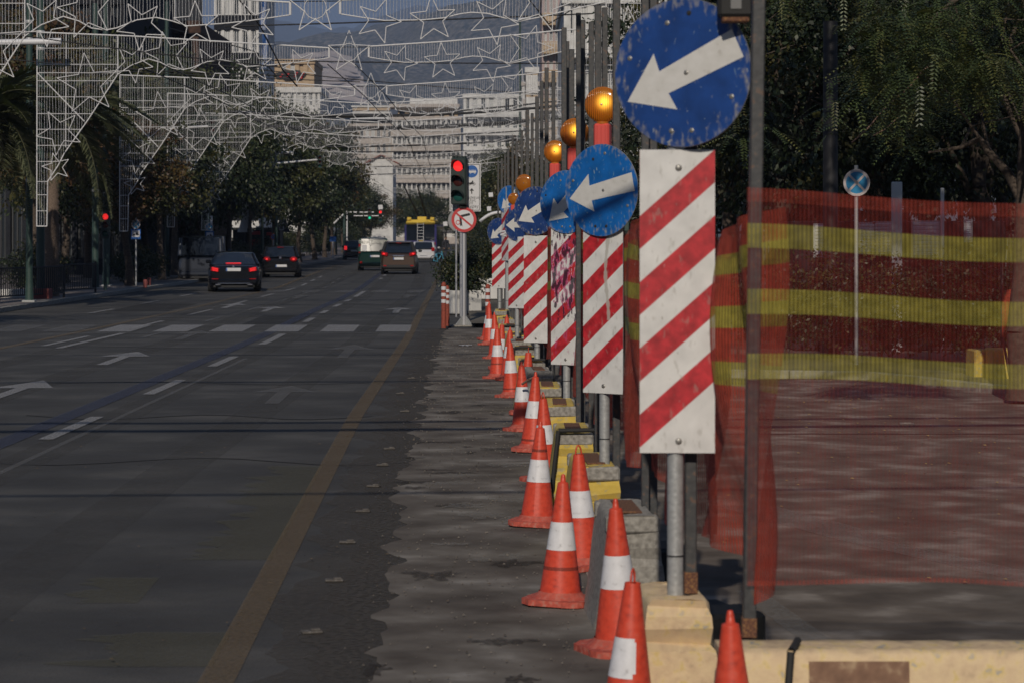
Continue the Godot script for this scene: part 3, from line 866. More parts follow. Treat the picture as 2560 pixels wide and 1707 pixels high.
	block(o, 130.0 / s, (582.0 - 160.0) / s + 2.1, 14.0, 8, 6, M.tan_wall, M.tan_wall, {"band": 0.5, "pier": 0.5, "blank": 0.6})
	p = MB.new()
	p.box(Vector3(0, hy(152, d), -5.0), Vector3(118.0 / s, 10.0 / s, 8.0)); put(p, "roof_room", M.tan_wall, o)
	p = MB.new()
	var blob := PackedVector2Array()
	for k in 20:
		var rr := 1.0 + 0.16 * sin(k * 2.3)
		blob.push_back(Vector2(cos(TAU * k / 20) * 38.0 / s * rr, sin(TAU * k / 20) * 13.0 / s * rr))
	p.plate(blob, 0.12, Basis.IDENTITY, Vector3(6.0 / s, hy(188, d), 0.35))
	var em := put(p, "emblem", M.ink, o)
	for k in [[-22.0, -2.0, 9.0, 9.0], [-6.0, 0.0, 5.0, 12.0], [14.0, 1.0, 11.0, 14.0], [30.0, -2.0, 9.0, 18.0]]:
		p = MB.new()
		p.tube(Vector3(6.0 / s + (k[0] - k[2] * 0.4) / s, hy(188 - k[1] + k[3] * 0.4, d), 0.42), Vector3(6.0 / s + (k[0] + k[2] * 0.4) / s, hy(188 - k[1] - k[3] * 0.4, d), 0.42), 2.6 / s, -1.0, 8)
		put(p, "emblem_stroke", M.sign_red, em)
	d = 300.0; s = F / d
	o = thing("low_white_building", "low white flat roofed building behind the star garlands below the tan building", "building", foot(745, d))
	block(o, 110.0 / s, (582.0 - 232.0) / s + 2.1, 12.0, 6, 7, M.white_wall, M.white_wall, {"band": 0.5, "pier": 0.4, "first": 3})
	# right-hand row behind the park trees
	d = 255.0; s = F / d
	o = thing("corner_building", "narrow pink block with a cream balcony face at the right of the avenue", "building", foot(1378, d))
	block(o, 46.0 / s, (582.0 + 60.0) / s, 20.0, 9, 3, M.pink_wall, M.tan_wall, {"band": 0.4, "pier": 0.4, "balcony": 1.2, "first": 4})
	d = 300.0; s = F / d
	o = thing("tan_annexe", "blank tan wall with a white edge beside the pink block", "building", foot(1330, d))
	block(o, 30.0 / s, (582.0 - 140.0) / s, 16.0, 8, 1, M.tan_wall, M.white_wall, {"band": 0.9, "pier": 0.4, "blank": 1.0})
	d = 150.0; s = F / d
	o = thing("balcony_building", "white building with railed balconies seen between the fence posts", "building", foot(1560, d))
	block(o, 300.0 / s, (582.0 - 10.0) / s + 2.1, 20.0, 5, 9, M.white_wall, M.white_wall, {"band": 0.42, "pier": 0.5, "balcony": 1.4, "first": 1})
	# left-hand row
	d = 112.0; s = F / d
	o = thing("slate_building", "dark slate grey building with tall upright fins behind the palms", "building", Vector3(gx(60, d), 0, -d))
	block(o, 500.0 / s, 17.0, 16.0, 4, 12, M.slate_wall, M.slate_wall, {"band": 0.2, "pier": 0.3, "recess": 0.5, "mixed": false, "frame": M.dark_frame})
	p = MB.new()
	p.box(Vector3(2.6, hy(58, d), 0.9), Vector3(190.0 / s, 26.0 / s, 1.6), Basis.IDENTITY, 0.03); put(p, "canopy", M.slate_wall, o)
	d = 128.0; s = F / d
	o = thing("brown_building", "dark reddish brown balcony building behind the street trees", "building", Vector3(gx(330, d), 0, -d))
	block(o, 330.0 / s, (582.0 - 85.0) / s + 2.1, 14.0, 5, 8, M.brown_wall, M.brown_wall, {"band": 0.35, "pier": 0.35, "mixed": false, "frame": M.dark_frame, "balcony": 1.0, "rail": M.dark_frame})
	d = 165.0; s = F / d
	o = thing("cream_building", "tall cream apartment block rising over the street trees", "building", Vector3(gx(372, d), 0, -d))
	block(o, 130.0 / s, 20.0, 14.0, 6, 6, M.tan_wall, M.white_wall, {"band": 0.45, "pier": 0.4, "first": 3})
	d = 215.0; s = F / d
	o = thing("flag_building", "pale grey building with two flags at the end of the tree row", "building", Vector3(gx(590, d), 0, -d))
	block(o, 112.0 / s, 27.0, 14.0, 8, 5, M.white_wall, M.slate_wall, {"band": 0.4, "pier": 0.3, "first": 4})
	for k in 2:
		var q := at(648 + k * 4, 40 + k * 95, d - 8.0)
		o = thing("flag", ["blue and white flag hanging from the pale grey building, upper one", "blue and white flag hanging from the pale grey building, lower one"][k], "flag", q, 0.0, "flags on the pale grey building")
		p = MB.new()
		p.tube(Vector3(-0.6, 1.6, -3.0), Vector3(0.15, 1.9, 0.2), 0.04); put(p, "flag_pole", M.sign_white, o)
		var rows := []
		for i in 7:
			var row := []
			for j in 5: row.push_back(Vector3(0.1 + j * 0.12 + 0.05 * sin(i * 1.1), 1.8 - i * 0.5, 0.25 * sin(j * 1.6 + i * 0.7)))
			rows.push_back(row)
		p = MB.new()
		p.grid(rows)
		put(p, "cloth", uv_mat(pix(64, 64, func(u: float, w: float) -> Color: return Color(0.03, 0.10, 0.30) if int(u * 9.0) % 2 == 0 or (w < 0.35 and u < 0.5) else Color(0.55, 0.56, 0.6)), 0.8), o)

# ---------- trees ----------
const GREENS := [[0.039, 0.051, 0.017], [0.030, 0.044, 0.016], [0.053, 0.062, 0.020], [0.023, 0.034, 0.014], [0.070, 0.069, 0.022]]
const AUTUMN := [[0.048, 0.053, 0.018], [0.068, 0.060, 0.021], [0.096, 0.064, 0.021], [0.036, 0.040, 0.016], [0.080, 0.044, 0.020]]
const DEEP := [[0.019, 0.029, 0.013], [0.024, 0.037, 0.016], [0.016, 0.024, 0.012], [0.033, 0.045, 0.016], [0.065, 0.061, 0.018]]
func leaf(b: MB, p: Vector3, ax: Vector3, side: Vector3, l: float, w: float):
	var nn := side.cross(ax).normalized()
	var i := b.v.size()
	b.vert(p, nn); b.vert(p + ax * l * 0.45 + side * w * 0.5 + nn * l * 0.06, nn); b.vert(p + ax * l, nn); b.vert(p + ax * l * 0.45 - side * w * 0.5 + nn * l * 0.06, nn)
	b.tri(i, i + 1, i + 2); b.tri(i, i + 2, i + 3)
func rand_dir(r: RandomNumberGenerator) -> Vector3:
	var z := r.randf_range(-1, 1); var w := r.randf() * TAU
	var k := sqrt(1.0 - z * z)
	return Vector3(k * cos(w), z, k * sin(w))
func crown_mesh(seed_: int, rad: Vector3, clumps: int, per: int, size: float, pal: Array, shell := 0.45) -> ArrayMesh:
	var r := RandomNumberGenerator.new()
	r.seed = seed_
	var b := MB.new()
	for k in clumps:
		var dr := rand_dir(r)
		var lump := 0.82 + 0.22 * sin(dr.x * 5.0 + seed_) * cos(dr.z * 4.0 + seed_ * 0.7) + 0.1 * sin(dr.y * 9.0)
		var c := dr * rad * lerpf(shell, 1.0, pow(r.randf(), 0.6)) * lump
		var cr := size * r.randf_range(3.0, 6.5)
		var pick: Array = pal[r.randi() % pal.size()]
		var tw := dr.lerp(Vector3(0, -0.5, 0), 0.35)
		for j in per:
			var q := rand_dir(r) * pow(r.randf(), 0.45) * cr
			q.y *= 0.7
			var ax := (rand_dir(r) + tw + Vector3(0, -0.35, 0)).normalized()
			var sd := ax.cross(rand_dir(r))
			if sd.length() < 0.05: continue
			var f := r.randf_range(0.75, 1.3)
			b.col = Color(pick[0] * f, pick[1] * f, pick[2] * f)
			var l := size * r.randf_range(0.7, 1.3)
			leaf(b, c + q, ax, sd.normalized(), l, l * 0.55)
	return b.mesh(true)
func trunk_mb(seed_: int, h: float, r0: float, spread: float, limbs: int, top: float) -> MB:
	var r := RandomNumberGenerator.new()
	r.seed = seed_
	var b := MB.new()
	var p := Vector3.ZERO
	var pts := [p]
	for i in 6:
		p += Vector3(r.randf_range(-0.1, 0.1), h / 6.0, r.randf_range(-0.1, 0.1))
		pts.push_back(p)
	b.lathe([Vector2(r0 * 1.5, -0.05), Vector2(r0 * 1.15, 0.25), Vector2(r0, 0.6)], 10)
	b.path(pts, r0, 9, false, r0 * 0.62)
	for k in limbs:
		var w := TAU * k / limbs + r.randf_range(-0.4, 0.4)
		var q: Vector3 = pts[3 + k % 4]
		var e := Vector3(cos(w) * spread * r.randf_range(0.5, 1.0), top * r.randf_range(0.55, 1.0), sin(w) * spread * r.randf_range(0.5, 1.0))
		var lp := []
		for i in 6:
			var t := i / 5.0
			lp.push_back(q.lerp(e, t) + Vector3(0, sin(t * PI) * 0.5, 0) + rand_dir(r) * 0.14 * t)
		b.path(lp, r0 * 0.45, 6, false, r0 * 0.1)
		for j in 3:
			var s0: Vector3 = lp[2 + j]
			b.path([s0, s0 + rand_dir(r) * 0.5 + Vector3(0, 0.35, 0), s0 + rand_dir(r) * 0.9 + Vector3(0, 0.7, 0)], r0 * 0.16, 4, false, r0 * 0.04)
	return b
func tree(called: String, label: String, pos: Vector3, h: float, clear: float, cm: ArrayMesh, cs: Vector3, turn: float, r0: float, sd: int, group := "") -> Node3D:
	var o := thing(called, label, "tree", pos, turn, group)
	put(trunk_mb(sd, clear + (h - clear) * 0.35, r0, (h - clear) * 0.3, 6, h * 0.9), "trunk", M.bark, o)
	use(cm, "crown", M.leaf, o, Transform3D(Basis.from_scale(cs), Vector3(0, clear + (h - clear) * 0.5, 0)))
	return o

func frond_mesh(sd: int, l: float, droop: float) -> Array:
	# [rachis, leaflets] of a date-palm frond that leaves along +x
	var r := RandomNumberGenerator.new()
	r.seed = sd
	var ra := MB.new(); var lf := MB.new()
	var pts := []
	for i in 15:
		var t := i / 14.0
		pts.push_back(Vector3(l * (t - 0.10 * droop * t * t * t), l * (0.34 * t - (0.34 + 0.62 * droop) * t * t), 0.0))
	ra.path(pts, 0.022, 5, false, 0.006)
	for i in 96:
		var t := 0.12 + 0.87 * i / 95.0
		var f := t * 14.0
		var a: Vector3 = pts[int(f)].lerp(pts[min(14, int(f) + 1)], f - int(f))
		var tg: Vector3 = (pts[min(14, int(f) + 1)] - pts[int(f)]).normalized()
		for s in [-1.0, 1.0]:
			var k := r.randf_range(0.8, 1.2)
			lf.col = Color(0.130 * k, 0.142 * k, 0.078 * k)
			var ll := 0.62 * sin(PI * clampf(0.16 + t * 0.8, 0, 1)) * r.randf_range(0.85, 1.1)
			var ax := (tg * 0.75 + Vector3(0, r.randf_range(-0.12, 0.32), s * 0.8)).normalized()
			leaf(lf, a, ax, ax.cross(Vector3(r.randf_range(-0.3, 0.3), 1, 0)).normalized(), ll, 0.05)
	return [ra.mesh(), lf.mesh(true)]
func palm(label: String, pos: Vector3, h: float, r0: float, n: int, sd: int, l: float):
	var o := thing("palm_tree", label, "palm tree", pos)
	var b := MB.new()
	var prof := []
	var k := 60
	for i in k + 1:
		var y := h * i / k
		prof.push_back(Vector2(r0 * (1.0 + 0.16 * (1.0 if i % 2 == 0 else -0.35)) * (1.15 - 0.2 * i / k), y))
	b.lathe(prof, 14)
	put(b, "trunk", M.palm_bark, o)
	var r := RandomNumberGenerator.new()
	r.seed = sd
	var vs := []
	for j in 3: vs.push_back(frond_mesh(sd + j, l, 0.55 + 0.35 * j))
	for j in n:
		var v: Array = vs[j % 3]
		var tilt := lerpf(0.95, -0.5, float(j) / n) + r.randf_range(-0.12, 0.12)
		var bs := Basis(Vector3.UP, j * 2.39996 + r.randf_range(-0.2, 0.2)) * Basis(Vector3.BACK, tilt) * Basis(Vector3.RIGHT, r.randf_range(-0.5, 0.5))
		var f := use(v[0], "frond", M.frond_stalk, o, Transform3D(bs, Vector3(0, h, 0)))
		use(v[1], "leaflets", M.leaf, f)

func pinnate_mesh(seed_: int, sprays: Array, pal: Array) -> ArrayMesh:
	# compound leaves: each a curved stalk with pairs of oval leaflets. sprays: [centre, radius, count]
	var r := RandomNumberGenerator.new()
	r.seed = seed_
	var b := MB.new()
	for s in sprays:
		for k in s[2]:
			var c: Vector3 = s[0] + rand_dir(r) * pow(r.randf(), 0.5) * s[1]
			var out := (rand_dir(r) * Vector3(1.2, 0.5, 1) + Vector3(0, -0.3, 0.3)).normalized()
			var side := out.cross(Vector3.UP)
			if side.length() < 0.1: side = Vector3.RIGHT
			side = (side.normalized() + rand_dir(r) * 0.35).normalized()
			var pick: Array = pal[r.randi() % pal.size()]
			var f := r.randf_range(0.8, 1.25)
			b.col = Color(pick[0] * f, pick[1] * f, pick[2] * f)
			var l := r.randf_range(0.24, 0.38)
			var pairs := 9
			for j in pairs:
				var t := (j + 1.0) / pairs
				var p := c + out * l * t + Vector3(0, -0.10 * t * t, 0)
				for w in [-1.0, 1.0]:
					var ax: Vector3 = (side * w + out * 0.35 + Vector3(0, -0.25, 0)).normalized()
					leaf(b, p, ax, out, 0.052 * (1.15 - 0.4 * absf(t - 0.45)), 0.026)
	return b.mesh(true)

func build_trees():
	M.frond_stalk = mat(lin(0.075, 0.075, 0.035), 0.7)
	var crowns := []
	for k in 4: crowns.push_back(crown_mesh(200 + k, Vector3(2.6, 2.7, 2.6), 170, 110, 0.15, [GREENS, GREENS, AUTUMN, DEEP][k]))
	var dense := []
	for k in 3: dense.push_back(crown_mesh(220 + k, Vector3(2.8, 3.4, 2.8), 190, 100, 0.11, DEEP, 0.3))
	T.crowns = crowns; T.dense = dense
	# street trees along the left pavement, near to far
	var far_label := "leafy street tree in the row along the left pavement"
	var spec := [
		[-14.2, 89.0, 6.4, 1.9, 2, 0.95, 0.16, "leafy street tree with a bare leaning trunk beside the tow sign post"],
		[-16.4, 82.0, 10.0, 3.0, 2, 1.05, 0.18, "brownish leafed tree between the palm and the slate building"],
		[-14.6, 100.0, 8.4, 2.0, 3, 1.15, 0.15, "broad green street tree over the silver parked van"],
		[-15.6, 111.0, 10.5, 2.4, 0, 1.25, 0.17, "tall green street tree behind the hanging garland legs"],
		[-14.4, 122.0, 9.2, 2.2, 1, 1.2, 0.16, "green street tree above the dark hatchback"],
		[-14.8, 134.0, 10.2, 2.2, 3, 1.3, 0.16, far_label], [-14.5, 147.0, 10.0, 2.0, 0, 1.35, 0.16, far_label], [-14.2, 160.0, 10.2, 2.0, 1, 1.35, 0.16, far_label],
		[-14.4, 175.0, 10.0, 2.0, 3, 1.4, 0.17, far_label], [-15.0, 192.0, 10.8, 2.2, 2, 1.4, 0.17, far_label], [-15.8, 212.0, 9.4, 2.2, 0, 1.2, 0.17, far_label],
		[-16.6, 236.0, 7.6, 2.0, 1, 1.15, 0.17, far_label], [-16.6, 262.0, 7.4, 2.0, 3, 1.2, 0.17, far_label], [-17.2, 290.0, 7.0, 2.0, 2, 1.4, 0.17, far_label], [-20.8, 318.0, 8.0, 2.0, 1, 1.4, 0.17, far_label],
		[-17.6, 94.0, 9.5, 1.6, 3, 1.3, 0.18, "dark dense tree behind the leaning trunk tree"], [-18.4, 104.0, 10.5, 1.6, 0, 1.4, 0.18, "dense green tree filling the gap before the brown building"], [-17.8, 116.0, 10.0, 1.2, 3, 1.4, 0.18, "dark dense tree behind the tall green street tree"], [-17.6, 128.0, 10.5, 1.2, 1, 1.4, 0.18, "dense green tree behind the tree above the hatchback"],
		[-19.6, 118.0, 13.0, 3.0, 0, 1.5, 0.2, "very tall tree in front of the cream apartment block"], [-20.2, 150.0, 14.5, 3.0, 3, 1.7, 0.2, "very tall tree in front of the pale grey flag building"], [-21.0, 178.0, 15.0, 3.0, 1, 1.8, 0.2, "very tall tree standing behind the end of the tree row"]]
	for k in spec.size():
		var s: Array = spec[k]
		var hh: float = (s[2] - s[3]) / 5.4
		var g := "street trees along the left pavement" if s[7] == far_label else ""
		tree("street_tree", s[7], Vector3(s[0], 0.1, -s[1]), s[2], s[3], crowns[s[4]], Vector3(s[5], hh, s[5]), k * 1.3, s[6], 300 + k, g)
	# trees behind the camera on both sides: the rows go on and throw the shade seen on the kerb and the park
	for k in range(1, 5):
		tree("street_tree", "leafy street tree of the left row nearer than the palms", Vector3(-15.2, 0.1, -56.0 + k * 11.5), 9.6, 2.4, crowns[k % 4], Vector3(1.15, 1.35, 1.15), k * 2.1, 0.16, 340 + k, "street trees nearer than the palms")
	for k in 5:
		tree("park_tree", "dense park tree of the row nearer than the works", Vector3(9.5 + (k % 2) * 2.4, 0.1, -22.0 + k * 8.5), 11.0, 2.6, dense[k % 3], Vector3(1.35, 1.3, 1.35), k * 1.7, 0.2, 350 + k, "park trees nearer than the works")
	# unseen added tree, its crown placed over the works to shade what lies behind
	for k in [[10.0, 28.0, 6.0, 10.8]]:
		var po := thing("added_shade_tree", "unseen tall tree added at the park edge to shade the ground behind the works", "tree", Vector3(k[0], 0.1, -k[1]))
		put(trunk_mb(int(k[1]), 7.0, 0.3, 3.0, 8, 11.0), "trunk", M.bark, po)
		use(dense[1], "crown", M.leaf, po, Transform3D(Basis.from_scale(Vector3(1.7, 1.15, 1.6)), Vector3(k[2] - k[0], k[3], 0)))
	# trees beyond the far junction, right of the avenue
	var rt := "dark roadside tree beyond the traffic signal on the right"
	for k in [[1.2, 118.0, 6.6], [-0.2, 138.0, 7.4], [-1.2, 160.0, 8.0], [-2.6, 188.0, 8.6], [-3.8, 220.0, 9.0], [-5.2, 258.0, 9.6], [-6.6, 300.0, 10.0], [1.8, 100.0, 6.0], [-8.6, 345.0, 9.6]]:
		tree("roadside_tree", rt, Vector3(k[0] + 1.6, 0.1, -k[1]), k[2], 1.4, crowns[int(k[1]) % 4], Vector3(1.0, (k[2] - 1.4) / 5.4, 1.0), k[1], 0.16, int(k[1]) + 400, "roadside trees beyond the traffic signal")
	for k in [[-12.5, 365.0, 8.6], [-15.0, 385.0, 9.0], [-19.0, 372.0, 9.4]]:
		tree("roadside_tree", "bushy tree where the avenue ends under the white house", Vector3(k[0], 0.1, -k[1]), k[2], 1.0, crowns[int(k[1]) % 4], Vector3(1.5, (k[2] - 1.0) / 5.4, 1.5), k[1], 0.2, int(k[1]) + 500, "trees under the white gabled house")
	# park trees behind the works: dark, close set
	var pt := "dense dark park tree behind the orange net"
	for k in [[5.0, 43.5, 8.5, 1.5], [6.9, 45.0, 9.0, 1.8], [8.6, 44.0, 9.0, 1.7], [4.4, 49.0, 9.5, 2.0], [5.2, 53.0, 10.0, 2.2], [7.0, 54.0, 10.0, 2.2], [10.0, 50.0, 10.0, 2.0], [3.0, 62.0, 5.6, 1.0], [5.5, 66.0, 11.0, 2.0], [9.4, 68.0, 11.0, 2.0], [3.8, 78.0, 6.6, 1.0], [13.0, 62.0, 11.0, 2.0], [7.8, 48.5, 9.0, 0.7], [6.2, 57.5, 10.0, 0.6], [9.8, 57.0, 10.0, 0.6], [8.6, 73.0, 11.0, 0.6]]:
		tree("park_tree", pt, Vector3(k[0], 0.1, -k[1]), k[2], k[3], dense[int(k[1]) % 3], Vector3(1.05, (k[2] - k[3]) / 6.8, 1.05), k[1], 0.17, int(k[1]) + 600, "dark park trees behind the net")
	# the locust tree with feathery leaves that hangs over the works
	var o := thing("locust_tree", "locust tree with feathery compound leaves hanging over the works", "tree", Vector3(6.3, 0.1, -29.5))
	put(trunk_mb(77, 4.6, 0.16, 1.8, 7, 5.4), "trunk", M.bark, o)
	var rr := RandomNumberGenerator.new()
	rr.seed = 5
	var sprays := []
	for k in 46:
		var px := rr.randf_range(1840, 2640)
		if px < 2150 and k % 4 != 0: px += 400.0
		var low := 330.0 if px > 2150 else 400.0
		if px > 2330: low = 250.0
		var py := rr.randf_range(-160, low)
		var dd := rr.randf_range(25.5, 30.5)
		sprays.push_back([at(px, py, dd) - Vector3(6.3, 0.1, -29.5), rr.randf_range(0.25, 0.5), 34])
	for k in 22:
		sprays.push_back([at(rr.randf_range(2150, 2480), rr.randf_range(40, 270), rr.randf_range(24.4, 25.4)) - Vector3(6.3, 0.1, -29.5), rr.randf_range(0.16, 0.34), 26])
	use(pinnate_mesh(9, sprays, [[0.052, 0.076, 0.030], [0.072, 0.096, 0.034], [0.038, 0.060, 0.028], [0.10, 0.105, 0.034]]), "crown", M.leaf, o)
	var tw := MB.new()
	for k in [[2130, 357, 2245, 242, 26.6, 0.010], [2185, 338, 2270, 282, 27.0, 0.008], [2245, 242, 2330, 160, 26.6, 0.012]]:
		var a := at(k[0], k[1], k[4]) - o.position; var c := at(k[2], k[3], k[4] + 0.4) - o.position
		tw.path([a, a.lerp(c, 0.35) + Vector3(0, -0.02, 0), a.lerp(c, 0.7) + Vector3(0, 0.015, 0), c], k[5], 5)
	put(tw, "bare_twigs", M.twig, o)
	# palms
	palm("date palm with drooping grey green fronds in front of the slate building", Vector3(gx(128, 74.0), 0.12, -74.0), hy(305, 74.0), 0.2, 34, 61, 3.1)
	palm("date palm whose fronds reach in from the edge behind the green poles", Vector3(gx(-50, 65.5), 0.12, -65.5), hy(310, 65.5), 0.2, 36, 71, 2.9)

# ---------- star garlands over the road ----------
func star_pts(c: Vector2, r: float, rot: float, skew := 0.0) -> Array:
	var out := []
	for k in 10:
		var rr := r if k % 2 == 0 else r * 0.42
		var w := PI * 0.5 + rot + TAU * k / 10.0
		out.push_back(Vector3(c.x + cos(w) * rr, c.y + sin(w) * rr, 0.03 + skew))
	return out
func gp(px: float, py: float) -> Vector2: return Vector2((px - 874.0) / 95.0, (582.0 - py) / 95.0 + 2.1)
func gpoly(pts: Array, z := 0.0) -> Array:
	var out := []
	for p in pts:
		var q := gp(p[0], p[1])
		out.push_back(Vector3(q.x, q.y, z))
	return out
func interp(tab: Array, x: float) -> float:
	for i in tab.size() - 1:
		if x <= tab[i + 1][0]: return lerpf(tab[i][1], tab[i + 1][1], clampf((x - tab[i][0]) / float(tab[i + 1][0] - tab[i][0]), 0, 1))
	return tab[-1][1]
func build_garlands():
	var meshes := {}
	var fr := MB.new()      # heavy top bars and outlines
	fr.path(gpoly([[98, 83], [330, 92], [580, 107], [824, 121]]), 0.021, 6)
	fr.path(gpoly([[923, 117], [1120, 104], [1300, 87], [1410, 75], [1650, 66]]), 0.021, 6)
	fr.path(gpoly([[824, 121], [824, 146]]), 0.03, 5); fr.path(gpoly([[923, 117], [923, 144]]), 0.03, 5)
	meshes.top_bar = fr.mesh()
	var low_l := [[298, 188], [330, 166], [374, 149], [405, 158], [430, 172], [458, 176], [480, 172], [520, 156], [558, 151], [590, 158], [620, 168], [690, 163], [740, 158], [824, 146]]
	var low_r := [[923, 144], [960, 150], [1010, 157], [1086, 156], [1128, 152], [1160, 144], [1183, 141], [1215, 143], [1240, 150], [1277, 159], [1320, 150], [1400, 131], [1450, 120]]
	var low := MB.new()
	low.path(gpoly(low_l), 0.014, 5)
	meshes.wave = low.mesh()
	low = MB.new()
	low.path(gpoly(low_r), 0.014, 5)
	meshes.wave_right = low.mesh()
	# side frames: a block of squares that tapers into a hanging leg, one at either end
	var sideL := [[98, 83], [97, 566], [122, 566], [124, 455], [150, 415], [165, 385], [225, 300], [298, 188], [298, 90]]
	var edge_r := [[83, 298], [188, 298], [300, 225], [385, 165], [455, 124], [566, 122]]
	var sf := MB.new(); var sg := MB.new()
	for m in 2:
		var mx := func(x: float) -> float: return x if m == 0 else 1748.0 - x
		var pts := []
		for p in sideL: pts.push_back([mx.call(p[0]), p[1]])
		var b: MB = sf if m == 0 else sg
		b.path(gpoly(pts), 0.017, 5)
		for y in [123, 163, 184, 204, 244, 286, 325, 365, 405, 455, 488, 528]:
			var xr := interp(edge_r, y)
			b.path(gpoly([[mx.call(98), y], [mx.call(xr), y]]), 0.010, 4)
		b.path(gpoly([[mx.call(98), 184], [mx.call(215), 305]]), 0.016, 4)
		b.path(gpoly([[mx.call(170), 84], [mx.call(168), 370]]), 0.012, 4)
	meshes.side_frame = sf.mesh(); meshes.side_frame_right = sg.mesh()
	# hanging strands of small lights
	var st := MB.new()
	var r := RandomNumberGenerator.new()
	r.seed = 3
	var bar := [[98, 83], [330, 92], [580, 107], [824, 121]]
	var bar_r := [[923, 117], [1120, 104], [1300, 87], [1410, 75], [1650, 66]]
	var edge_y := [[98, 566], [122, 566], [124, 455], [165, 385], [225, 300], [298, 188]]
	var x := 103.0
	while x < 1650.0:
		if x > 820.0 and x < 926.0: x += 6.0; continue
		var y0 := interp(bar, x) if x < 830.0 else interp(bar_r, x)
		var y1: float
		if x < 298.0: y1 = interp(edge_y, x)
		elif x < 830.0: y1 = interp(low_l, x)
		elif x < 1450.0: y1 = interp(low_r, x)
		else: y1 = interp(edge_y, 1748.0 - x)
		var n := int(maxf(2.0, (y1 - y0) / 45.0))
		var pts := []
		for k in n + 1: pts.push_back([x + (r.randf_range(-1.1, 1.1) if k > 0 else 0.0), lerpf(y0, y1, float(k) / n)])
		st.path(gpoly(pts, r.randf_range(-0.02, 0.02)), 0.0058, 3)
		x += 6.6 + r.randf_range(-0.7, 0.7)
	meshes.light_strands = st.mesh()
	# stars
	var stars := [[224, 212, 78, 0.12], [153, 332, 58, 0.5], [146, 419, 36, 0.25], [337, 160, 50, 0.75], [420, 138, 58, 0.2], [529, 167, 50, 0.55], [638, 164, 46, 0.05], [752, 165, 44, 0.45],
		[999, 158, 46, -0.35], [1107, 154, 47, 0.08], [1228, 156, 50, -0.5], [1324, 121, 60, -0.3], [1500, 205, 76, 0.1], [1580, 330, 58, -0.4], [1602, 419, 36, 0.2]]
	var star_m := []
	for s in stars:
		var b := MB.new()
		var c := gp(s[0], s[1])
		b.path(star_pts(c, s[2] / 95.0, s[3]), 0.0115, 5, true)
		star_m.push_back(b.mesh())
	var ce := MB.new()
	var cc := gp(874, 132)
	ce.path(star_pts(cc, 0.575, 0.0), 0.013, 5, true)
	var ring := []
	for k in 20: ring.push_back(Vector3(cc.x + cos(TAU * k / 20) * 0.23, cc.y + sin(TAU * k / 20) * 0.23, 0.03))
	ce.path(ring, 0.01, 4, true)
	for k in 9:
		var xx := cc.x - 0.30 + k * 0.075
		var half := sqrt(maxf(0.0, 0.105 - pow(xx - cc.x, 2.0))) * 0.9
		ce.path([Vector3(xx, cc.y + half, 0.03), Vector3(xx, cc.y - half, 0.03)], 0.007, 3)
	var ce_m := ce.mesh()
	var wm := []
	for q in [[Vector3(-13.5, 7.6, 0), Vector3(-8.17, 7.33, 0)], [Vector3(-0.55, 6.97, 0), Vector3(0.55, 6.98, 0)], [Vector3(8.15, 7.5, 0), Vector3(12.0, 7.8, 0)]]:
		var wires := MB.new()
		wires.path(q, 0.011, 4)
		wm.push_back(wires.mesh())
	var ds := [50.0, 63.0, 78.0, 91.0, 104.0, 124.5, 151.0, 179.0, 270.0]
	var first: Node3D = null
	for k in ds.size():
		var lab: String = ["white star garland strung across the avenue just beyond the zebra crossing", "white star garland whose long leg hangs beside the slim green pole", "white star garland with a leg hanging among the palm fronds", "white star garland crossing in front of the tan building", "white star garland over the vans parked on the left", "white star garland crossing in front of the roof shed", "white star garland crossing before the office block windows", "white star garland crossing in front of the white gabled house", "farthest white star garland low over the trolleybus"][k]
		var o: Node3D
		if k == 0:
			o = thing("star_garland", lab, "garland", Vector3.ZERO, 0.0, "star garlands over the avenue")
			for nm in ["top_bar", "wave", "wave_right", "side_frame", "side_frame_right"]: use(meshes[nm], nm.replace("_right", ""), M.white_wire, o)
			var ls := use(meshes.light_strands, "light_strands", M.white_wire, o)
			ls.set_meta("kind", "stuff")
			for s in star_m: use(s, "star", M.white_wire, o)
			use(ce_m, "center_star", M.white_wire, o)
			for w in wm: use(w, "support_wire", M.cable, o)
			first = o
		else:
			o = copy(first, lab)
		o.position = Vector3((-4.1 if k == 0 else -4.28) if ds[k] < 66.0 else -4.28 - 0.026 * (ds[k] - 66.0), [-0.05, 0.0, -0.12, 0.05, -0.06, 0.08, 0.0, -0.1, 0.0][k], -ds[k])
		o.rotation.y = 0.02 * sin(k * 1.7)

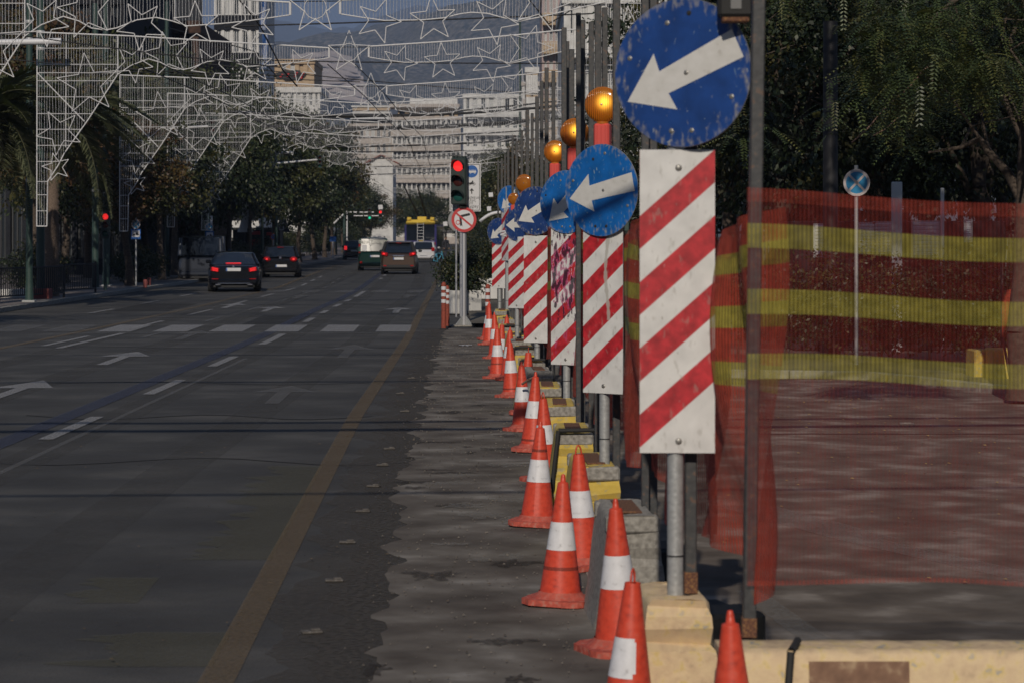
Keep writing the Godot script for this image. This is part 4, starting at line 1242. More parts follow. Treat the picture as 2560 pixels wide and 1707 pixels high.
func sag_wire(b: MB, a: Vector3, c: Vector3, sag: float, r: float, n := 10):
	var pts := []
	for i in n + 1:
		var t := float(i) / n
		pts.push_back(a.lerp(c, t) - Vector3(0, sag * 4.0 * t * (1.0 - t), 0))
	b.path(pts, r, 5)
func build_wires():
	# span wires across the street: [px0, py0, px1, py1, distance, sag, radius]
	var spans := [[560, 66, 1480, 34, 62.0, 0.02, 0.020], [560, 148, 1480, 158, 78.0, 0.05, 0.022], [-60, 72, 700, 168, 58.0, 0.05, 0.016], [-60, 140, 760, 190, 64.0, 0.1, 0.018],
		[440, 150, 1400, 238, 92.0, 0.12, 0.02], [-60, 155, 900, 205, 88.0, 0.06, 0.018], [560, 278, 1420, 262, 108.0, 0.35, 0.042], [500, 300, 1420, 250, 116.0, 0.28, 0.03],
		[560, 310, 1420, 292, 120.0, 0.35, 0.05], [600, 318, 1400, 300, 126.0, 0.3, 0.03], [640, 345, 1380, 322, 140.0, 0.2, 0.03], [690, 366, 1360, 346, 152.0, 0.2, 0.04], [700, 378, 1350, 372, 165.0, 0.12, 0.03], [740, 402, 1330, 378, 180.0, 0.1, 0.035], [770, 420, 1320, 402, 198.0, 0.1, 0.03], [790, 440, 1300, 420, 220.0, 0.1, 0.035]]
	for k in spans.size():
		var s: Array = spans[k]
		var b := MB.new()
		sag_wire(b, at(s[0], s[1], s[4]), at(s[2], s[3], s[4] + 1.5), s[5], s[6] * (1.0 if s[4] < 100.0 else 1.5))
		tag(put(b, "span_wire", M.cable), "dark span wire stretched across the avenue under the star garlands", "wire", "span wires across the avenue")
	# trolley wires along the street, one pair for each direction
	for k in [[-3.4, 0.0], [-4.0, 0.0], [-7.6, 0.1], [-8.2, 0.1]]:
		var b := MB.new()
		var pts := []
		for i in 26:
			var d := 52.0 + i * 13.0
			pts.push_back(Vector3(axis_x(d) + k[0] + 5.8, 5.75 + 0.06 * sin(i * 2.1), -d))
		b.path(pts, 0.014, 4)
		tag(put(b, "trolley_wire", M.cable), "dark trolley wire running along the avenue towards the bus", "wire", "trolley wires along the avenue")
	# guy wires that come down on a slant
	var gl := [[[594, -5, 60.0], [648, 62, 61.0], [706, 175, 62.0], [742, 215, 63.0]], [[420, 70, 70.0], [640, 130, 74.0], [690, 190, 78.0]], [[1320, -5, 70.0], [1372, 60, 74.0], [1455, 8, 74.0]]]
	for g in gl:
		var b := MB.new()
		var pts := []
		for p in g: pts.push_back(at(p[0], p[1], p[2]))
		b.path(pts, 0.02, 5)
		tag(put(b, "guy_wire", M.cable), "dark guy wire slanting down through the garlands to a span wire", "wire", "slanting guy wires")
	# cables over the camera's own stretch of road: their shadows cross the asphalt
	for k in [[13.3, 6.9, 0.085], [14.0, 7.1, 0.06], [21.5, 7.0, 0.05], [7.2, 6.8, 0.035], [29.0, 7.0, 0.04]]:
		var b := MB.new()
		sag_wire(b, Vector3(-18, k[1], -k[0]), Vector3(8, k[1] + 0.3, -k[0] - 0.8), 0.25, k[2])
		tag(put(b, "span_wire", M.cable), "dark span wire stretched across the avenue nearer than the zebra crossing", "wire", "span wires nearer than the zebra crossing")

# ---------- poles, signals, signs ----------
func text_mesh(s: String, size: float, depth := 0.002, serif := false) -> TextMesh:
	var t := TextMesh.new()
	var f := SystemFont.new()
	f.font_names = PackedStringArray(["Droid Serif" if serif else "Droid Sans"])
	t.font = f; t.text = s; t.font_size = 32; t.pixel_size = size / 32.0; t.depth = depth; t.curve_step = 3.0
	return t
func signal_head(o: Node3D, p: Vector3, h: float, lit: int, yaw := 0.0):
	# three-lens housing, centre at p
	var w := h * 0.33
	var bs := face_basis(yaw)
	var b := MB.new()
	b.box(p, Vector3(w, h, w * 0.55), bs, w * 0.07)
	for k in 5: b.box(p + bs * Vector3(w * (-0.4 + 0.2 * k), h * 0.5 + w * 0.05, 0), Vector3(w * 0.08, w * 0.1, w * 0.4), bs)
	var hs := put(b, "housing", M.signal_green, o)
	for k in 3:
		var c := p + bs * Vector3(0, h * (0.32 - 0.32 * k), w * 0.285)
		var l := MB.new()
		var rows := []
		for i in 5:
			var a := i / 4.0 * PI * 0.5
			var row := []
			for j in 21: row.push_back(c + bs * Vector3(cos(TAU * j / 20) * sin(a) * w * 0.34, sin(TAU * j / 20) * sin(a) * w * 0.34, cos(a) * w * 0.09))
			rows.push_back(row)
		l.grid(rows, false, true)
		var m: Material = [M.lens_red_off, M.lens_red_off, M.lens_green_off][k]
		if lit == k: m = [M.lens_red_on, M.lens_red_on, M.lens_green_on][k]
		put(l, "signal_lens", m, hs)
		if lit == k and h > 0.9:
			var lt := OmniLight3D.new()
			lt.light_color = Color(1, 0.06, 0.04) if k < 2 else Color(0.1, 1, 0.7)
			lt.light_energy = 0.02; lt.light_size = 0.08; lt.omni_range = 40.0; lt.shadow_enabled = true
			o.add_child(lt); lt.position = c + bs * Vector3(0, 0, w * 0.16)
		var vz := MB.new()
		rows = []
		for i in 2:
			var row := []
			for j in 15:
				var a := lerpf(-0.35, PI + 0.35, j / 14.0)
				row.push_back(c + bs * Vector3(cos(a) * w * (0.41 - 0.02 * i), sin(a) * w * (0.41 - 0.02 * i), i * w * (0.30 + 0.42 * maxf(0.0, sin(a)))))
			rows.push_back(row)
		vz.grid(rows)
		put(vz, "visor", M.signal_green, hs)
func round_sign(o: Node3D, c: Vector3, r: float, kind: String, yaw := 0.0):
	var bs := face_basis(yaw)
	var b := MB.new()
	b.tube(c - bs.z * 0.012, c - bs.z * 0.001, r, r, 32)
	var pl := put(b, "sign_plate", M.sign_back, o)
	if kind == "no_stopping":
		b = MB.new(); b.disc(c + bs.z * 0.001, r, bs, 32, r * 0.80); put(b, "rim", T.rim_mat, pl)
		b = MB.new(); b.disc(c + bs.z * 0.0006, r * 0.81, bs, 32); put(b, "face", M.sign_cyan, pl)
		for s in [-1.0, 1.0]:
			b = MB.new(); b.box(c + bs.z * 0.0025, Vector3(r * 1.6, r * 0.17, 0.002), bs * Basis(Vector3.BACK, s * PI * 0.25)); put(b, "cross_bar", T.rim_mat, pl)
	elif kind == "no_left":
		b = MB.new(); b.disc(c + bs.z * 0.0006, r * 0.80, bs, 40); put(b, "face", M.sign_white, pl)
		b = MB.new(); b.disc(c + bs.z * 0.0036, r, bs, 40, r * 0.775); put(b, "rim", M.sign_red, pl)
		b = MB.new()
		var q := PackedVector2Array([Vector2(0.11, -0.56), Vector2(0.12, -0.05), Vector2(-0.02, 0.16), Vector2(-0.42, 0.16), Vector2(-0.42, 0.32), Vector2(0.42, 0.42), Vector2(0.48, 0.30), Vector2(0.42, 0.22), Vector2(-0.10, 0.10), Vector2(-0.08, -0.52)])
		q = PackedVector2Array([Vector2(-0.20, 0.18), Vector2(0.46, 0.33), Vector2(0.50, 0.45), Vector2(0.42, 0.52), Vector2(-0.28, 0.36)])
		for i in q.size(): q[i] = q[i] * r
		b.plate(q, 0.0, bs, c + bs.z * 0.0015)
		var st := PackedVector2Array([Vector2(-0.38, 0.24), Vector2(-0.20, 0.20), Vector2(-0.12, -0.55), Vector2(-0.22, -0.45), Vector2(-0.30, -0.55)])
		for i in st.size(): st[i] = st[i] * r
		b.plate(st, 0.0, bs, c + bs.z * 0.0018)
		put(b, "turn_arrow", M.ink, pl)
		b = MB.new(); b.box(c + bs.z * 0.0032, Vector3(r * 1.62, r * 0.15, 0.0012), bs * Basis(Vector3.BACK, -PI * 0.22)); put(b, "slash", M.sign_red, pl)
		b = MB.new(); b.disc(c + bs * Vector3(-r * 0.48, -r * 0.22, 0.0042), r * 0.19, bs, 20, r * 0.13); put(b, "sticker", M.sign_red, pl)
	elif kind == "no_parking":
		b = MB.new(); b.disc(c + bs.z * 0.001, r, bs, 28, r * 0.78); put(b, "rim", M.sign_red, pl)
		b = MB.new(); b.disc(c + bs.z * 0.0006, r * 0.79, bs, 28); put(b, "face", M.sign_cyan, pl)
		b = MB.new(); b.box(c + bs.z * 0.0025, Vector3(r * 1.6, r * 0.18, 0.002), bs * Basis(Vector3.BACK, -PI * 0.25)); put(b, "slash", M.sign_red, pl)
func tow_plate(o: Node3D, c: Vector3, w: float, h: float):
	var b := MB.new()
	b.box(c, Vector3(w, h, 0.01), Basis.IDENTITY, 0.003)
	var pl := put(b, "tow_plate", M.sign_blue, o)
	b = MB.new(); b.box(c + Vector3(0, h * 0.04, 0.0062), Vector3(w * 0.78, h * 0.62, 0.002)); put(b, "white_field", M.sign_white, pl)
	b = MB.new()
	for q in [PackedVector2Array([Vector2(-0.30, -0.10), Vector2(-0.05, -0.10), Vector2(-0.05, 0.0), Vector2(-0.16, 0.06), Vector2(-0.30, 0.0)]), PackedVector2Array([Vector2(0.02, -0.10), Vector2(0.32, -0.10), Vector2(0.32, -0.02), Vector2(0.24, 0.0), Vector2(0.20, 0.12), Vector2(0.02, 0.12)]), PackedVector2Array([Vector2(-0.05, 0.02), Vector2(-0.02, 0.0), Vector2(0.14, 0.20), Vector2(0.11, 0.22)])]:
		for i in q.size(): q[i] = Vector2(q[i].x * w, q[i].y * h)
		b.plate(q, 0.0, Basis.IDENTITY, c + Vector3(0, 0, 0.0078))
	put(b, "tow_truck_print", M.ink, pl)
func green_pole(label: String, px: float, py: float, d: float, dia: float, h: float, plinth := false):
	var o := thing("lamp_pole", label, "pole", Vector3(gx(px, d), 0.13, -d))
	var b := MB.new()
	b.lathe([Vector2(dia * 0.62, 0), Vector2(dia * 0.56, 0.5), Vector2(dia * 0.5, 0.55), Vector2(dia * 0.42, h)], 18)
	put(b, "shaft", M.pole_green, o)
	for y in [3.4, 7.4, 7.9]:
		if y < h:
			b = MB.new(); b.lathe([Vector2(dia * 0.5, y), Vector2(dia * 0.54, y + 0.02), Vector2(dia * 0.54, y + 0.08), Vector2(dia * 0.46, y + 0.1)], 18); put(b, "collar", M.galv, o)
	if plinth:
		b = MB.new(); b.box(Vector3(0, 0.13, 0), Vector3(dia * 2.4, 0.36, dia * 2.4), Basis.IDENTITY, 0.02); put(b, "plinth", M.red_plinth, o)
	else:
		b = MB.new(); b.box(Vector3(0, 0.03, 0), Vector3(dia * 1.8, 0.06, dia * 1.8), Basis.IDENTITY, 0.01); put(b, "base_plate", M.galv, o)
func arm_signal(label: String, px_pole: float, px_end: float, py_arm: float, d: float, head_h: float, lit: int):
	var o := thing("arm_signal", label, "traffic signal", Vector3(gx(px_pole, d), 0.1, -d))
	var xe := gx(px_end, d) - o.position.x
	var y := hy(py_arm, d) - 0.1
	var b := MB.new()
	b.tube(Vector3(0, 0, 0), Vector3(0, y + 0.3, 0), 0.1, 0.075, 12); put(b, "pole", M.pole_green, o)
	b = MB.new()
	b.tube(Vector3(0, y - 0.15, 0), Vector3(xe, y + 0.06, 0), 0.06, 0.045, 8); put(b, "arm", M.sign_white, o)
	signal_head(o, Vector3(xe + head_h * 0.2, y - 0.05, 0.05), head_h, lit)

func build_poles():
	T.rim_mat = mat(lin(0.52, 0.46, 0.45), 0.45)
	green_pole("slim dark green lamp pole beside the hanging leg of a garland", 72, 0, 68.0, 0.2, 11.0)
	green_pole("thicker green lamp pole standing on a red plinth", 100, 0, 71.5, 0.25, 11.0, true)
	green_pole("dark green pole rising behind the second palm", 237, 0, 84.0, 0.24, 10.0)
	green_pole("green pole with a pale collar behind the garland legs", 263, 0, 88.0, 0.22, 12.0)
	green_pole("green pole beside the second hanging garland leg", 416, 0, 104.0, 0.2, 12.0)
	green_pole("broad green pole behind the blue tow sign", 517, 0, 112.0, 0.32, 5.4)
	green_pole("green pole beside the round no parking sign", 684, 0, 150.0, 0.28, 6.0)
	green_pole("dark green pole right of the works behind the garland frame", 1838, 0, 50.0, 0.2, 6.0)
	green_pole("dark green pole beside the park railing", 1882, 0, 47.0, 0.22, 6.0)
	arm_signal("signal head on a long white arm reaching from the left trees", 268, 519, 320, 93.0, 0.93, -1)
	arm_signal("small signal head on a white arm over the middle trees", 690, 793, 402, 126.0, 0.68, -1)
	arm_signal("far signal head with a red light on a short white arm", 840, 886, 503, 215.0, 1.0, 0)
	var o := thing("gantry_signal", "far gantry with curved white arm and two signal heads", "traffic signal", foot(860, 190.0))
	var s := F / 190.0
	var b := MB.new()
	b.tube(Vector3.ZERO, Vector3(0, hy(526, 190.0), 0), 0.11, 0.09, 12); put(b, "pole", M.pole_green, o)
	b = MB.new(); b.tube(Vector3(0.2, 0.0, -0.3), Vector3(0.2, hy(525, 190.0), -0.3), 0.06, 0.06, 10); put(b, "white_pipe", M.sign_white, o)
	b = MB.new()
	var arc := []
	for k in 9:
		var a := k / 8.0 * PI * 0.5
		arc.push_back(Vector3(-27.0 / s + sin(a) * 27.0 / s, hy(560, 190.0) + sin(a) * 26.0 / s - (1.0 - cos(a)) * 0.0, 0))
	b.path(arc, 0.07, 8); put(b, "curved_arm", M.sign_white, o)
	b = MB.new(); b.tube(Vector3(0, hy(531, 190.0), 0), Vector3(74.0 / s, hy(531, 190.0), 0), 0.055); b.tube(Vector3(24.0 / s, hy(540, 190.0), 0.0), Vector3(98.0 / s, hy(540, 190.0), 0), 0.045); put(b, "arm", M.sign_white, o)
	signal_head(o, Vector3(64.0 / s, hy(535, 190.0), 0.1), 0.95, 2)
	signal_head(o, Vector3(91.0 / s, hy(540, 190.0), 0.1), 0.95, 0)
	# low signal with a red light among the left hedges
	o = thing("pedestal_signal", "low dark signal with a red light in front of the left hedge", "traffic signal", Vector3(gx(262, 82.0), 0.12, -82.0))
	b = MB.new(); b.tube(Vector3.ZERO, Vector3(0, hy(610, 82.0), 0), 0.06); put(b, "post", M.pole_green, o)
	signal_head(o, Vector3(0.02, hy(572, 82.0), 0.02), 0.9, 0)
	# no stopping signs with tow plates
	o = thing("tow_sign", "no stopping sign with a tow plate on a thin post by the tree trunk", "sign", Vector3(gx(339, 88.0), 0.13, -88.0))
	b = MB.new(); b.tube(Vector3.ZERO, Vector3(0.0, hy(545, 88.0) - 0.13, 0), 0.03, 0.03, 10); put(b, "post", M.galv, o)
	round_sign(o, Vector3(0.0, hy(561, 88.0) - 0.13, 0.04), 12.5 * 88.0 / F, "no_stopping", -0.35)
	tow_plate(o, Vector3(0.0, hy(586, 88.0) - 0.13, 0.04), 0.36, 0.38)
	o = thing("tow_sign", "clean no stopping sign with a tow plate beside the silver van", "sign", Vector3(gx(527, 108.0), 0.13, -108.0))
	b = MB.new(); b.tube(Vector3.ZERO, Vector3(0.0, hy(540, 108.0) - 0.13, 0), 0.06, 0.06, 10); put(b, "post", M.sign_white, o)
	round_sign(o, Vector3(-4.5 * 108.0 / F, hy(567, 108.0) - 0.13, 0.08), 10.5 * 108.0 / F, "no_stopping")
	tow_plate(o, Vector3(-3.0 * 108.0 / F, hy(589, 108.0) - 0.13, 0.08), 0.38, 0.38)
	o = thing("no_parking_sign", "round blue and red no parking sign before the red kiosk", "sign", Vector3(gx(683, 146.0), 0.13, -146.0))
	b = MB.new(); b.tube(Vector3.ZERO, Vector3(0, hy(585, 146.0) - 0.13, 0), 0.04); put(b, "post", M.galv, o)
	round_sign(o, Vector3(0, hy(592, 146.0) - 0.13, 0.05), 7.6 * 146.0 / F, "no_parking")
	# street lamps with pale tube heads
	for k in [[-60, 152, 116, 62.0, "pale tube street lamp reaching in over the palm", 0.09], [655, 731, 389, 124.0, "short pale street lamp arm in the middle trees", 0.07], [1300, 1326, 52, 150.0, "small pale street lamp beside the pink block", 0.08]]:
		var q := at(k[0], k[2], k[3])
		o = thing("street_lamp", k[4], "street lamp", Vector3(q.x, 0.1, q.z))
		b = MB.new(); b.tube(Vector3.ZERO, Vector3(0, q.y, 0), 0.09, 0.06, 12); put(b, "pole", M.pole_green, o)
		b = MB.new(); b.tube(Vector3(0, q.y, 0), at(k[1], k[2] - 3, k[3]) - Vector3(q.x, 0, q.z), k[5] * 0.75, k[5], 10); put(b, "lamp_arm", M.sign_white, o)

func build_signal():
	# the signal at the crossing with its board and round sign
	var d := 53.8
	var s := F / d
	var o := thing("traffic_signal", "traffic signal with a red light on a bright steel pole by the planter", "traffic signal", foot(1160, d))
	var b := MB.new()
	b.tube(Vector3(0, 0.02, 0), Vector3(0, hy(380, d), 0), 0.06, 0.058, 20); put(b, "pole", M.steel_pole, o)
	b = MB.new()
	b.box(Vector3(0, 0.018, 0), Vector3(0.5, 0.03, 0.4), Basis.IDENTITY, 0.005)
	var bp := put(b, "base_plate", M.concrete, o)
	for k in 4:
		b = MB.new()
		var a := PI * 0.25 + k * PI * 0.5
		var dir := Vector3(cos(a), 0, sin(a))
		b.plate(PackedVector2Array([Vector2(0.058, 0), Vector2(0.27, 0), Vector2(0.058, 0.2)]), 0.012, Basis(dir, Vector3.UP, dir.cross(Vector3.UP)), Vector3(0, 0.034, 0)); put(b, "gusset", M.galv, bp)
	signal_head(o, Vector3((1149.0 - 1160.0) / s, hy(453.5, d), 0.14), 117.0 / s, 0, -0.28)
	b = MB.new(); b.box(Vector3(-0.02, hy(514, d), 0.08), Vector3(0.16, 0.12, 0.14), Basis.IDENTITY, 0.01); put(b, "bracket", M.black_rubber, o)
	b = MB.new()
	b.tube(Vector3(0.06, hy(388, d), 0.02), Vector3(0.03, hy(402, d), 0.1), 0.02); put(b, "bracket", M.galv, o)
	# information board behind the housing
	var bc := Vector3((1162.5 - 1160.0) / s, hy(468.5, d), -0.12)
	var w := 78.0 / s; var h := 121.0 / s
	b = MB.new(); b.box(bc, Vector3(w, h, 0.016), Basis.IDENTITY, 0.004)
	var bo := put(b, "board", M.sign_white, o)
	b = MB.new()
	for k in [-1.0, 1.0]:
		b.box(bc + Vector3(k * (w * 0.5 - 0.028), 0, 0.0092), Vector3(0.012, h - 0.05, 0.002)); b.box(bc + Vector3(0, k * (h * 0.5 - 0.028), 0.0094), Vector3(w - 0.05, 0.012, 0.002))
	put(b, "border", M.ink, bo)
	var z := 0.0098
	b = MB.new(); b.disc(Vector3((1179.0 - 1160.0) / s, hy(428.5, d), bc.z + z), 15.5 / s, Basis.IDENTITY, 32); put(b, "bus_roundel", M.sign_blue, bo)
	b = MB.new()
	b.box(Vector3((1181.0 - 1160.0) / s, hy(429.5, d), bc.z + z + 0.002), Vector3(18.0 / s, 4.6 / s, 0.002), Basis.IDENTITY, 0.0)
	for k in 5: b.box(Vector3((1173.5 + k * 3.6 - 1160.0) / s, hy(425.6, d), bc.z + z + 0.002), Vector3(2.4 / s, 1.6 / s, 0.002))
	for k in [-5.0, 5.5]: b.tube(Vector3((1181.0 + k - 1160.0) / s, hy(432.5, d), bc.z + z), Vector3((1181.0 + k - 1160.0) / s, hy(432.5, d), bc.z + z + 0.003), 1.6 / s, -1.0, 12)
	put(b, "bus_print", M.sign_white, bo)
	b = MB.new()
	for k in [-6.5, 5.5]:
		var c := Vector3((1179.0 + k - 1160.0) / s, hy(460.0, d), bc.z + z)
		b.disc(c, 3.6 / s, Basis.IDENTITY, 20, 2.4 / s)
	var mp := PackedVector2Array([Vector2(-8, 2), Vector2(-3, 4), Vector2(0, 5), Vector2(1, 8), Vector2(3, 8.5), Vector2(4, 6), Vector2(3, 4), Vector2(6, 0), Vector2(5, -0.5), Vector2(2, 0), Vector2(-2, -2), Vector2(-6, -0.5)])
	for i in mp.size(): mp[i] = mp[i] / s
	b.plate(mp, 0.0, Basis.IDENTITY, Vector3((1179.0 - 1160.0) / s, hy(460.0, d), bc.z + z + 0.001)); put(b, "motorcycle_print", M.ink, bo)
	var up := PackedVector2Array([Vector2(-1.4, -7), Vector2(1.4, -7), Vector2(1.4, 1), Vector2(4.8, -1), Vector2(4.8, 1.8), Vector2(0, 7), Vector2(-4.8, 1.8), Vector2(-4.8, -1), Vector2(-1.4, 1)])
	for i in up.size(): up[i] = up[i] / s
	b = MB.new(); b.plate(up, 0.0, Basis.IDENTITY, Vector3((1179.0 - 1160.0) / s, hy(477.5, d), bc.z + z)); put(b, "up_arrow_print", M.ink, bo)
	for k in [["Παρασκευή", 1175.0, 494.0, 0.088], ["7 έως", 1178.0, 500.5, 0.08], ["20", 1177.0, 508.0, 0.08], ["Except Saturday", 1161.5, 516.0, 0.085], ["20", 1178.0, 522.0, 0.075]]:
		var t := use(text_mesh(k[0], k[3]), "lettering", M.ink, bo)
		t.position = Vector3((k[1] - 1160.0) / s, hy(k[2], d), bc.z + z + 0.001)
	round_sign(o, Vector3(0.0, hy(549.5, d), 0.1), 31.5 / s, "no_left", -0.12)
	# a second round sign and its post stand just behind
	o = thing("round_sign", "grey round sign seen from its edge just behind the signal pole", "sign", foot(1153, 60.0))
	b = MB.new(); b.tube(Vector3(0.0, 0, 0), Vector3(0.0, hy(540, 60.0), 0), 0.04, 0.04, 12); put(b, "post", M.steel_pole, o)
	b = MB.new(); b.tube(Vector3(-0.03, hy(551, 60.0), 0.05), Vector3(-0.03, hy(551, 60.0), 0.062), 0.3, 0.3, 28); put(b, "sign_plate", M.sign_back, o)
	b = MB.new(); b.tube(Vector3(-0.12, 0, 0.2), Vector3(-0.12, hy(560, 60.0), 0.2), 0.025); put(b, "brace", M.steel_pole, o)
	# planters with their shrubs
	for k in [[1153.0, 61.8, 0.80, 0.60, 0.42, "pale concrete planter box behind the traffic signal", "dense dark shrub overflowing the planter behind the traffic signal", 74.0, 62.0, 1.0], [1222.0, 72.0, 0.9, 0.62, 0.1, "pale concrete planter box beyond the flexible posts", "dark shrub in the planter beyond the flexible posts", 70.0, 80.0, 2.0]]:
		var p := foot(k[0], k[1])
		p.y = 0.1 if k[1] > 70.0 else 0.0
		o = thing("planter", k[5], "planter", p, k[4])
		b = MB.new()
		var ww: float = k[2]; var hh: float = k[3]
		for q in [[0, ww * 0.5 - 0.03, ww, 0.06], [0, -ww * 0.5 + 0.03, ww, 0.06]]: b.box(Vector3(q[0], hh * 0.5 + 0.02, q[1]), Vector3(q[2], hh, q[3]), Basis.IDENTITY, 0.012)
		for q in [-1.0, 1.0]: b.box(Vector3(q * (ww * 0.5 - 0.03), hh * 0.5 + 0.02, 0), Vector3(0.06, hh, ww - 0.124), Basis.IDENTITY, 0.012)
		put(b, "box", T.get("planter_mat", M.white_wall), o)
		b = MB.new(); b.box(Vector3(0, hh - 0.08, 0), Vector3(ww - 0.13, 0.05, ww - 0.13)); put(b, "soil", M.earth, o)
		b = MB.new(); b.box(Vector3(0, 0.012, 0), Vector3(ww * 0.8, 0.02, ww * 0.8)); put(b, "foot", M.concrete, o)
		var so := thing("planter_shrub", k[6], "shrub", p + Vector3(0, hh - 0.05, 0))
		b = MB.new()
		for j in 7: b.path([Vector3(0, 0, 0), Vector3(cos(j * 0.9) * 0.2, 0.4, sin(j * 0.9) * 0.2), Vector3(cos(j * 0.9) * 0.5, 0.9, sin(j * 0.9) * 0.4)], 0.018, 5, false, 0.006)
		put(b, "stems", M.bark, so)
		use(crown_mesh(700 + int(k[9]), Vector3(0.66, 0.62, 0.55), 120, 60, 0.075, DEEP, 0.2), "crown", M.leaf, so, Transform3D(Basis.IDENTITY, Vector3(0.03, 0.55, 0)))
	# flexible delineator posts
	M.flex = tex_mat(noise_tex(63, 0.03, [[0.0, Color(0.09, 0.035, 0.025)], [0.5, Color(0.26, 0.052, 0.03)], [1.0, Color(0.36, 0.07, 0.04)]], 256), 2.0, 0.75)
	var dl: Node3D = null
	for k in [[1109.0, 52.0, 0.0, "reflective orange flexible post left of the signal pole, the taller one"], [1117.5, 53.4, -0.10, "reflective orange flexible post left of the signal pole, the shorter one"], [1219.5, 50.0, 0.0, "flexible post standing among the cones right of the signal pole"]]:
		var q: Node3D
		if dl == null:
			q = thing("flexible_post", k[3], "bollard", Vector3.ZERO, 0.0, "flexible posts by the crossing")
			b = MB.new(); b.lathe([Vector2(0.055, 0.0), Vector2(0.052, 0.95), Vector2(0.045, 1.0), Vector2(0.02, 1.03), Vector2(0.0, 1.035)], 16); put(b, "tube", M.flex, q)
			b = MB.new(); b.lathe([Vector2(0.1, 0.004), Vector2(0.1, 0.02), Vector2(0.056, 0.03)], 16); put(b, "foot", M.black_rubber, q)
			for y in [0.86, 0.72, 0.58]:
				b = MB.new(); b.lathe([Vector2(0.0565, y), Vector2(0.0565, y + 0.075)], 16); put(b, "band", M.sign_white, q)
			dl = q
		else: q = copy(dl, k[3])
		q.position = foot(k[0], k[1]); q.scale = Vector3(1, 1.0 + k[2], 1)

# ---------- vehicles, seen from behind ----------
# body: stations [z from rear (0) to front (-L), y bottom, y top, half width]; cab: [z, y top, half width at top]
func loft(b: MB, st: Array, waist := 0.62, tuck := 0.9):
	var rows := []
	for s in st:
		var yb: float = s[1]; var yt: float = s[2]; var w: float = s[3]
		var h := yt - yb
		var row := []
		for p in [[-tuck, 0.0], [-0.97, 0.12], [-1.0, 0.38], [-1.0, waist], [-0.965, 0.84], [-0.88, 0.97], [-0.6, 1.0], [0.0, 1.012], [0.6, 1.0], [0.88, 0.97], [0.965, 0.84], [1.0, waist], [1.0, 0.38], [0.97, 0.12], [tuck, 0.0]]:
			row.push_back(Vector3(p[0] * w, yb + p[1] * h, s[0]))
		rows.push_back(row)
	b.grid(rows)
	# closed ends
	for e in 2:
		var row: Array = rows[0] if e == 0 else rows[-1]
		var c := Vector3.ZERO
		for p in row: c += p
		c /= row.size()
		for j in row.size():
			var a: Vector3 = row[j]; var d: Vector3 = row[(j + 1) % row.size()]
			if e == 0: b._t(c, a, d, Vector3(0, 0, 1))
			else: b._t(c, a, d, Vector3(0, 0, -1))
func wheel(o: Node3D, p: Vector3, r: float, w: float):
	var bs := Basis(Vector3.BACK, PI * 0.5)
	var b := MB.new()
	b.lathe([Vector2(r * 0.62, -w * 0.5), Vector2(r * 0.92, -w * 0.5), Vector2(r, -w * 0.36), Vector2(r, w * 0.36), Vector2(r * 0.92, w * 0.5), Vector2(r * 0.62, w * 0.5)], 22, p, true, bs)
	var ty := put(b, "wheel", M.tyre, o)
	b = MB.new()
	b.tube(p + Vector3(-w * 0.42, 0, 0), p + Vector3(w * 0.42, 0, 0), r * 0.63, -1.0, 18); put(b, "rim", M.rim, ty)
func licence(o: Node3D, c: Vector3, blue := true):
	var b := MB.new()
	b.box(c, Vector3(0.52, 0.115, 0.012), Basis.IDENTITY, 0.004)
	var pl := put(b, "licence_plate", M.plate, o)
	if blue:
		b = MB.new(); b.box(c + Vector3(-0.237, 0, 0.0072), Vector3(0.042, 0.108, 0.002)); put(b, "blue_strip", M.sign_blue, pl)
func pane_quad(o: Node3D, called: String, pts: Array, m: Material) -> Node:
	# a slightly bowed pane through four corners, lower left first
	var rows := []
	for i in 5:
		var row := []
		for j in 7:
			var u := j / 6.0; var w := i / 4.0
			var p: Vector3 = pts[0].lerp(pts[1], u).lerp(pts[3].lerp(pts[2], u), w)
			var nn: Vector3 = (pts[1] - pts[0]).cross(pts[3] - pts[0]).normalized()
			row.push_back(p + nn * 0.03 * (1.0 - pow(u * 2.0 - 1.0, 2.0)))
		rows.push_back(row)
	var b := MB.new()
	b.grid(rows)
	return put(b, called, m, o)
func slab(o: Node, called: String, c: Vector3, s: Vector3, m: Material, bev := 0.01, roll := 0.0, yaw := 0.0) -> Node:
	var b := MB.new()
	b.box(c, s, Basis(Vector3.UP, yaw) * Basis(Vector3.BACK, roll), bev)
	return put(b, called, m, o)
func lamp_pair(o: Node3D, called: String, x: float, y: float, z: float, s: Vector3, m: Material, roll := 0.0, yaw := 0.35) -> Array:
	return [slab(o, called, Vector3(-x, y, z), s, m, 0.02, -roll, -yaw), slab(o, called, Vector3(x, y, z), s, m, 0.02, roll, yaw)]
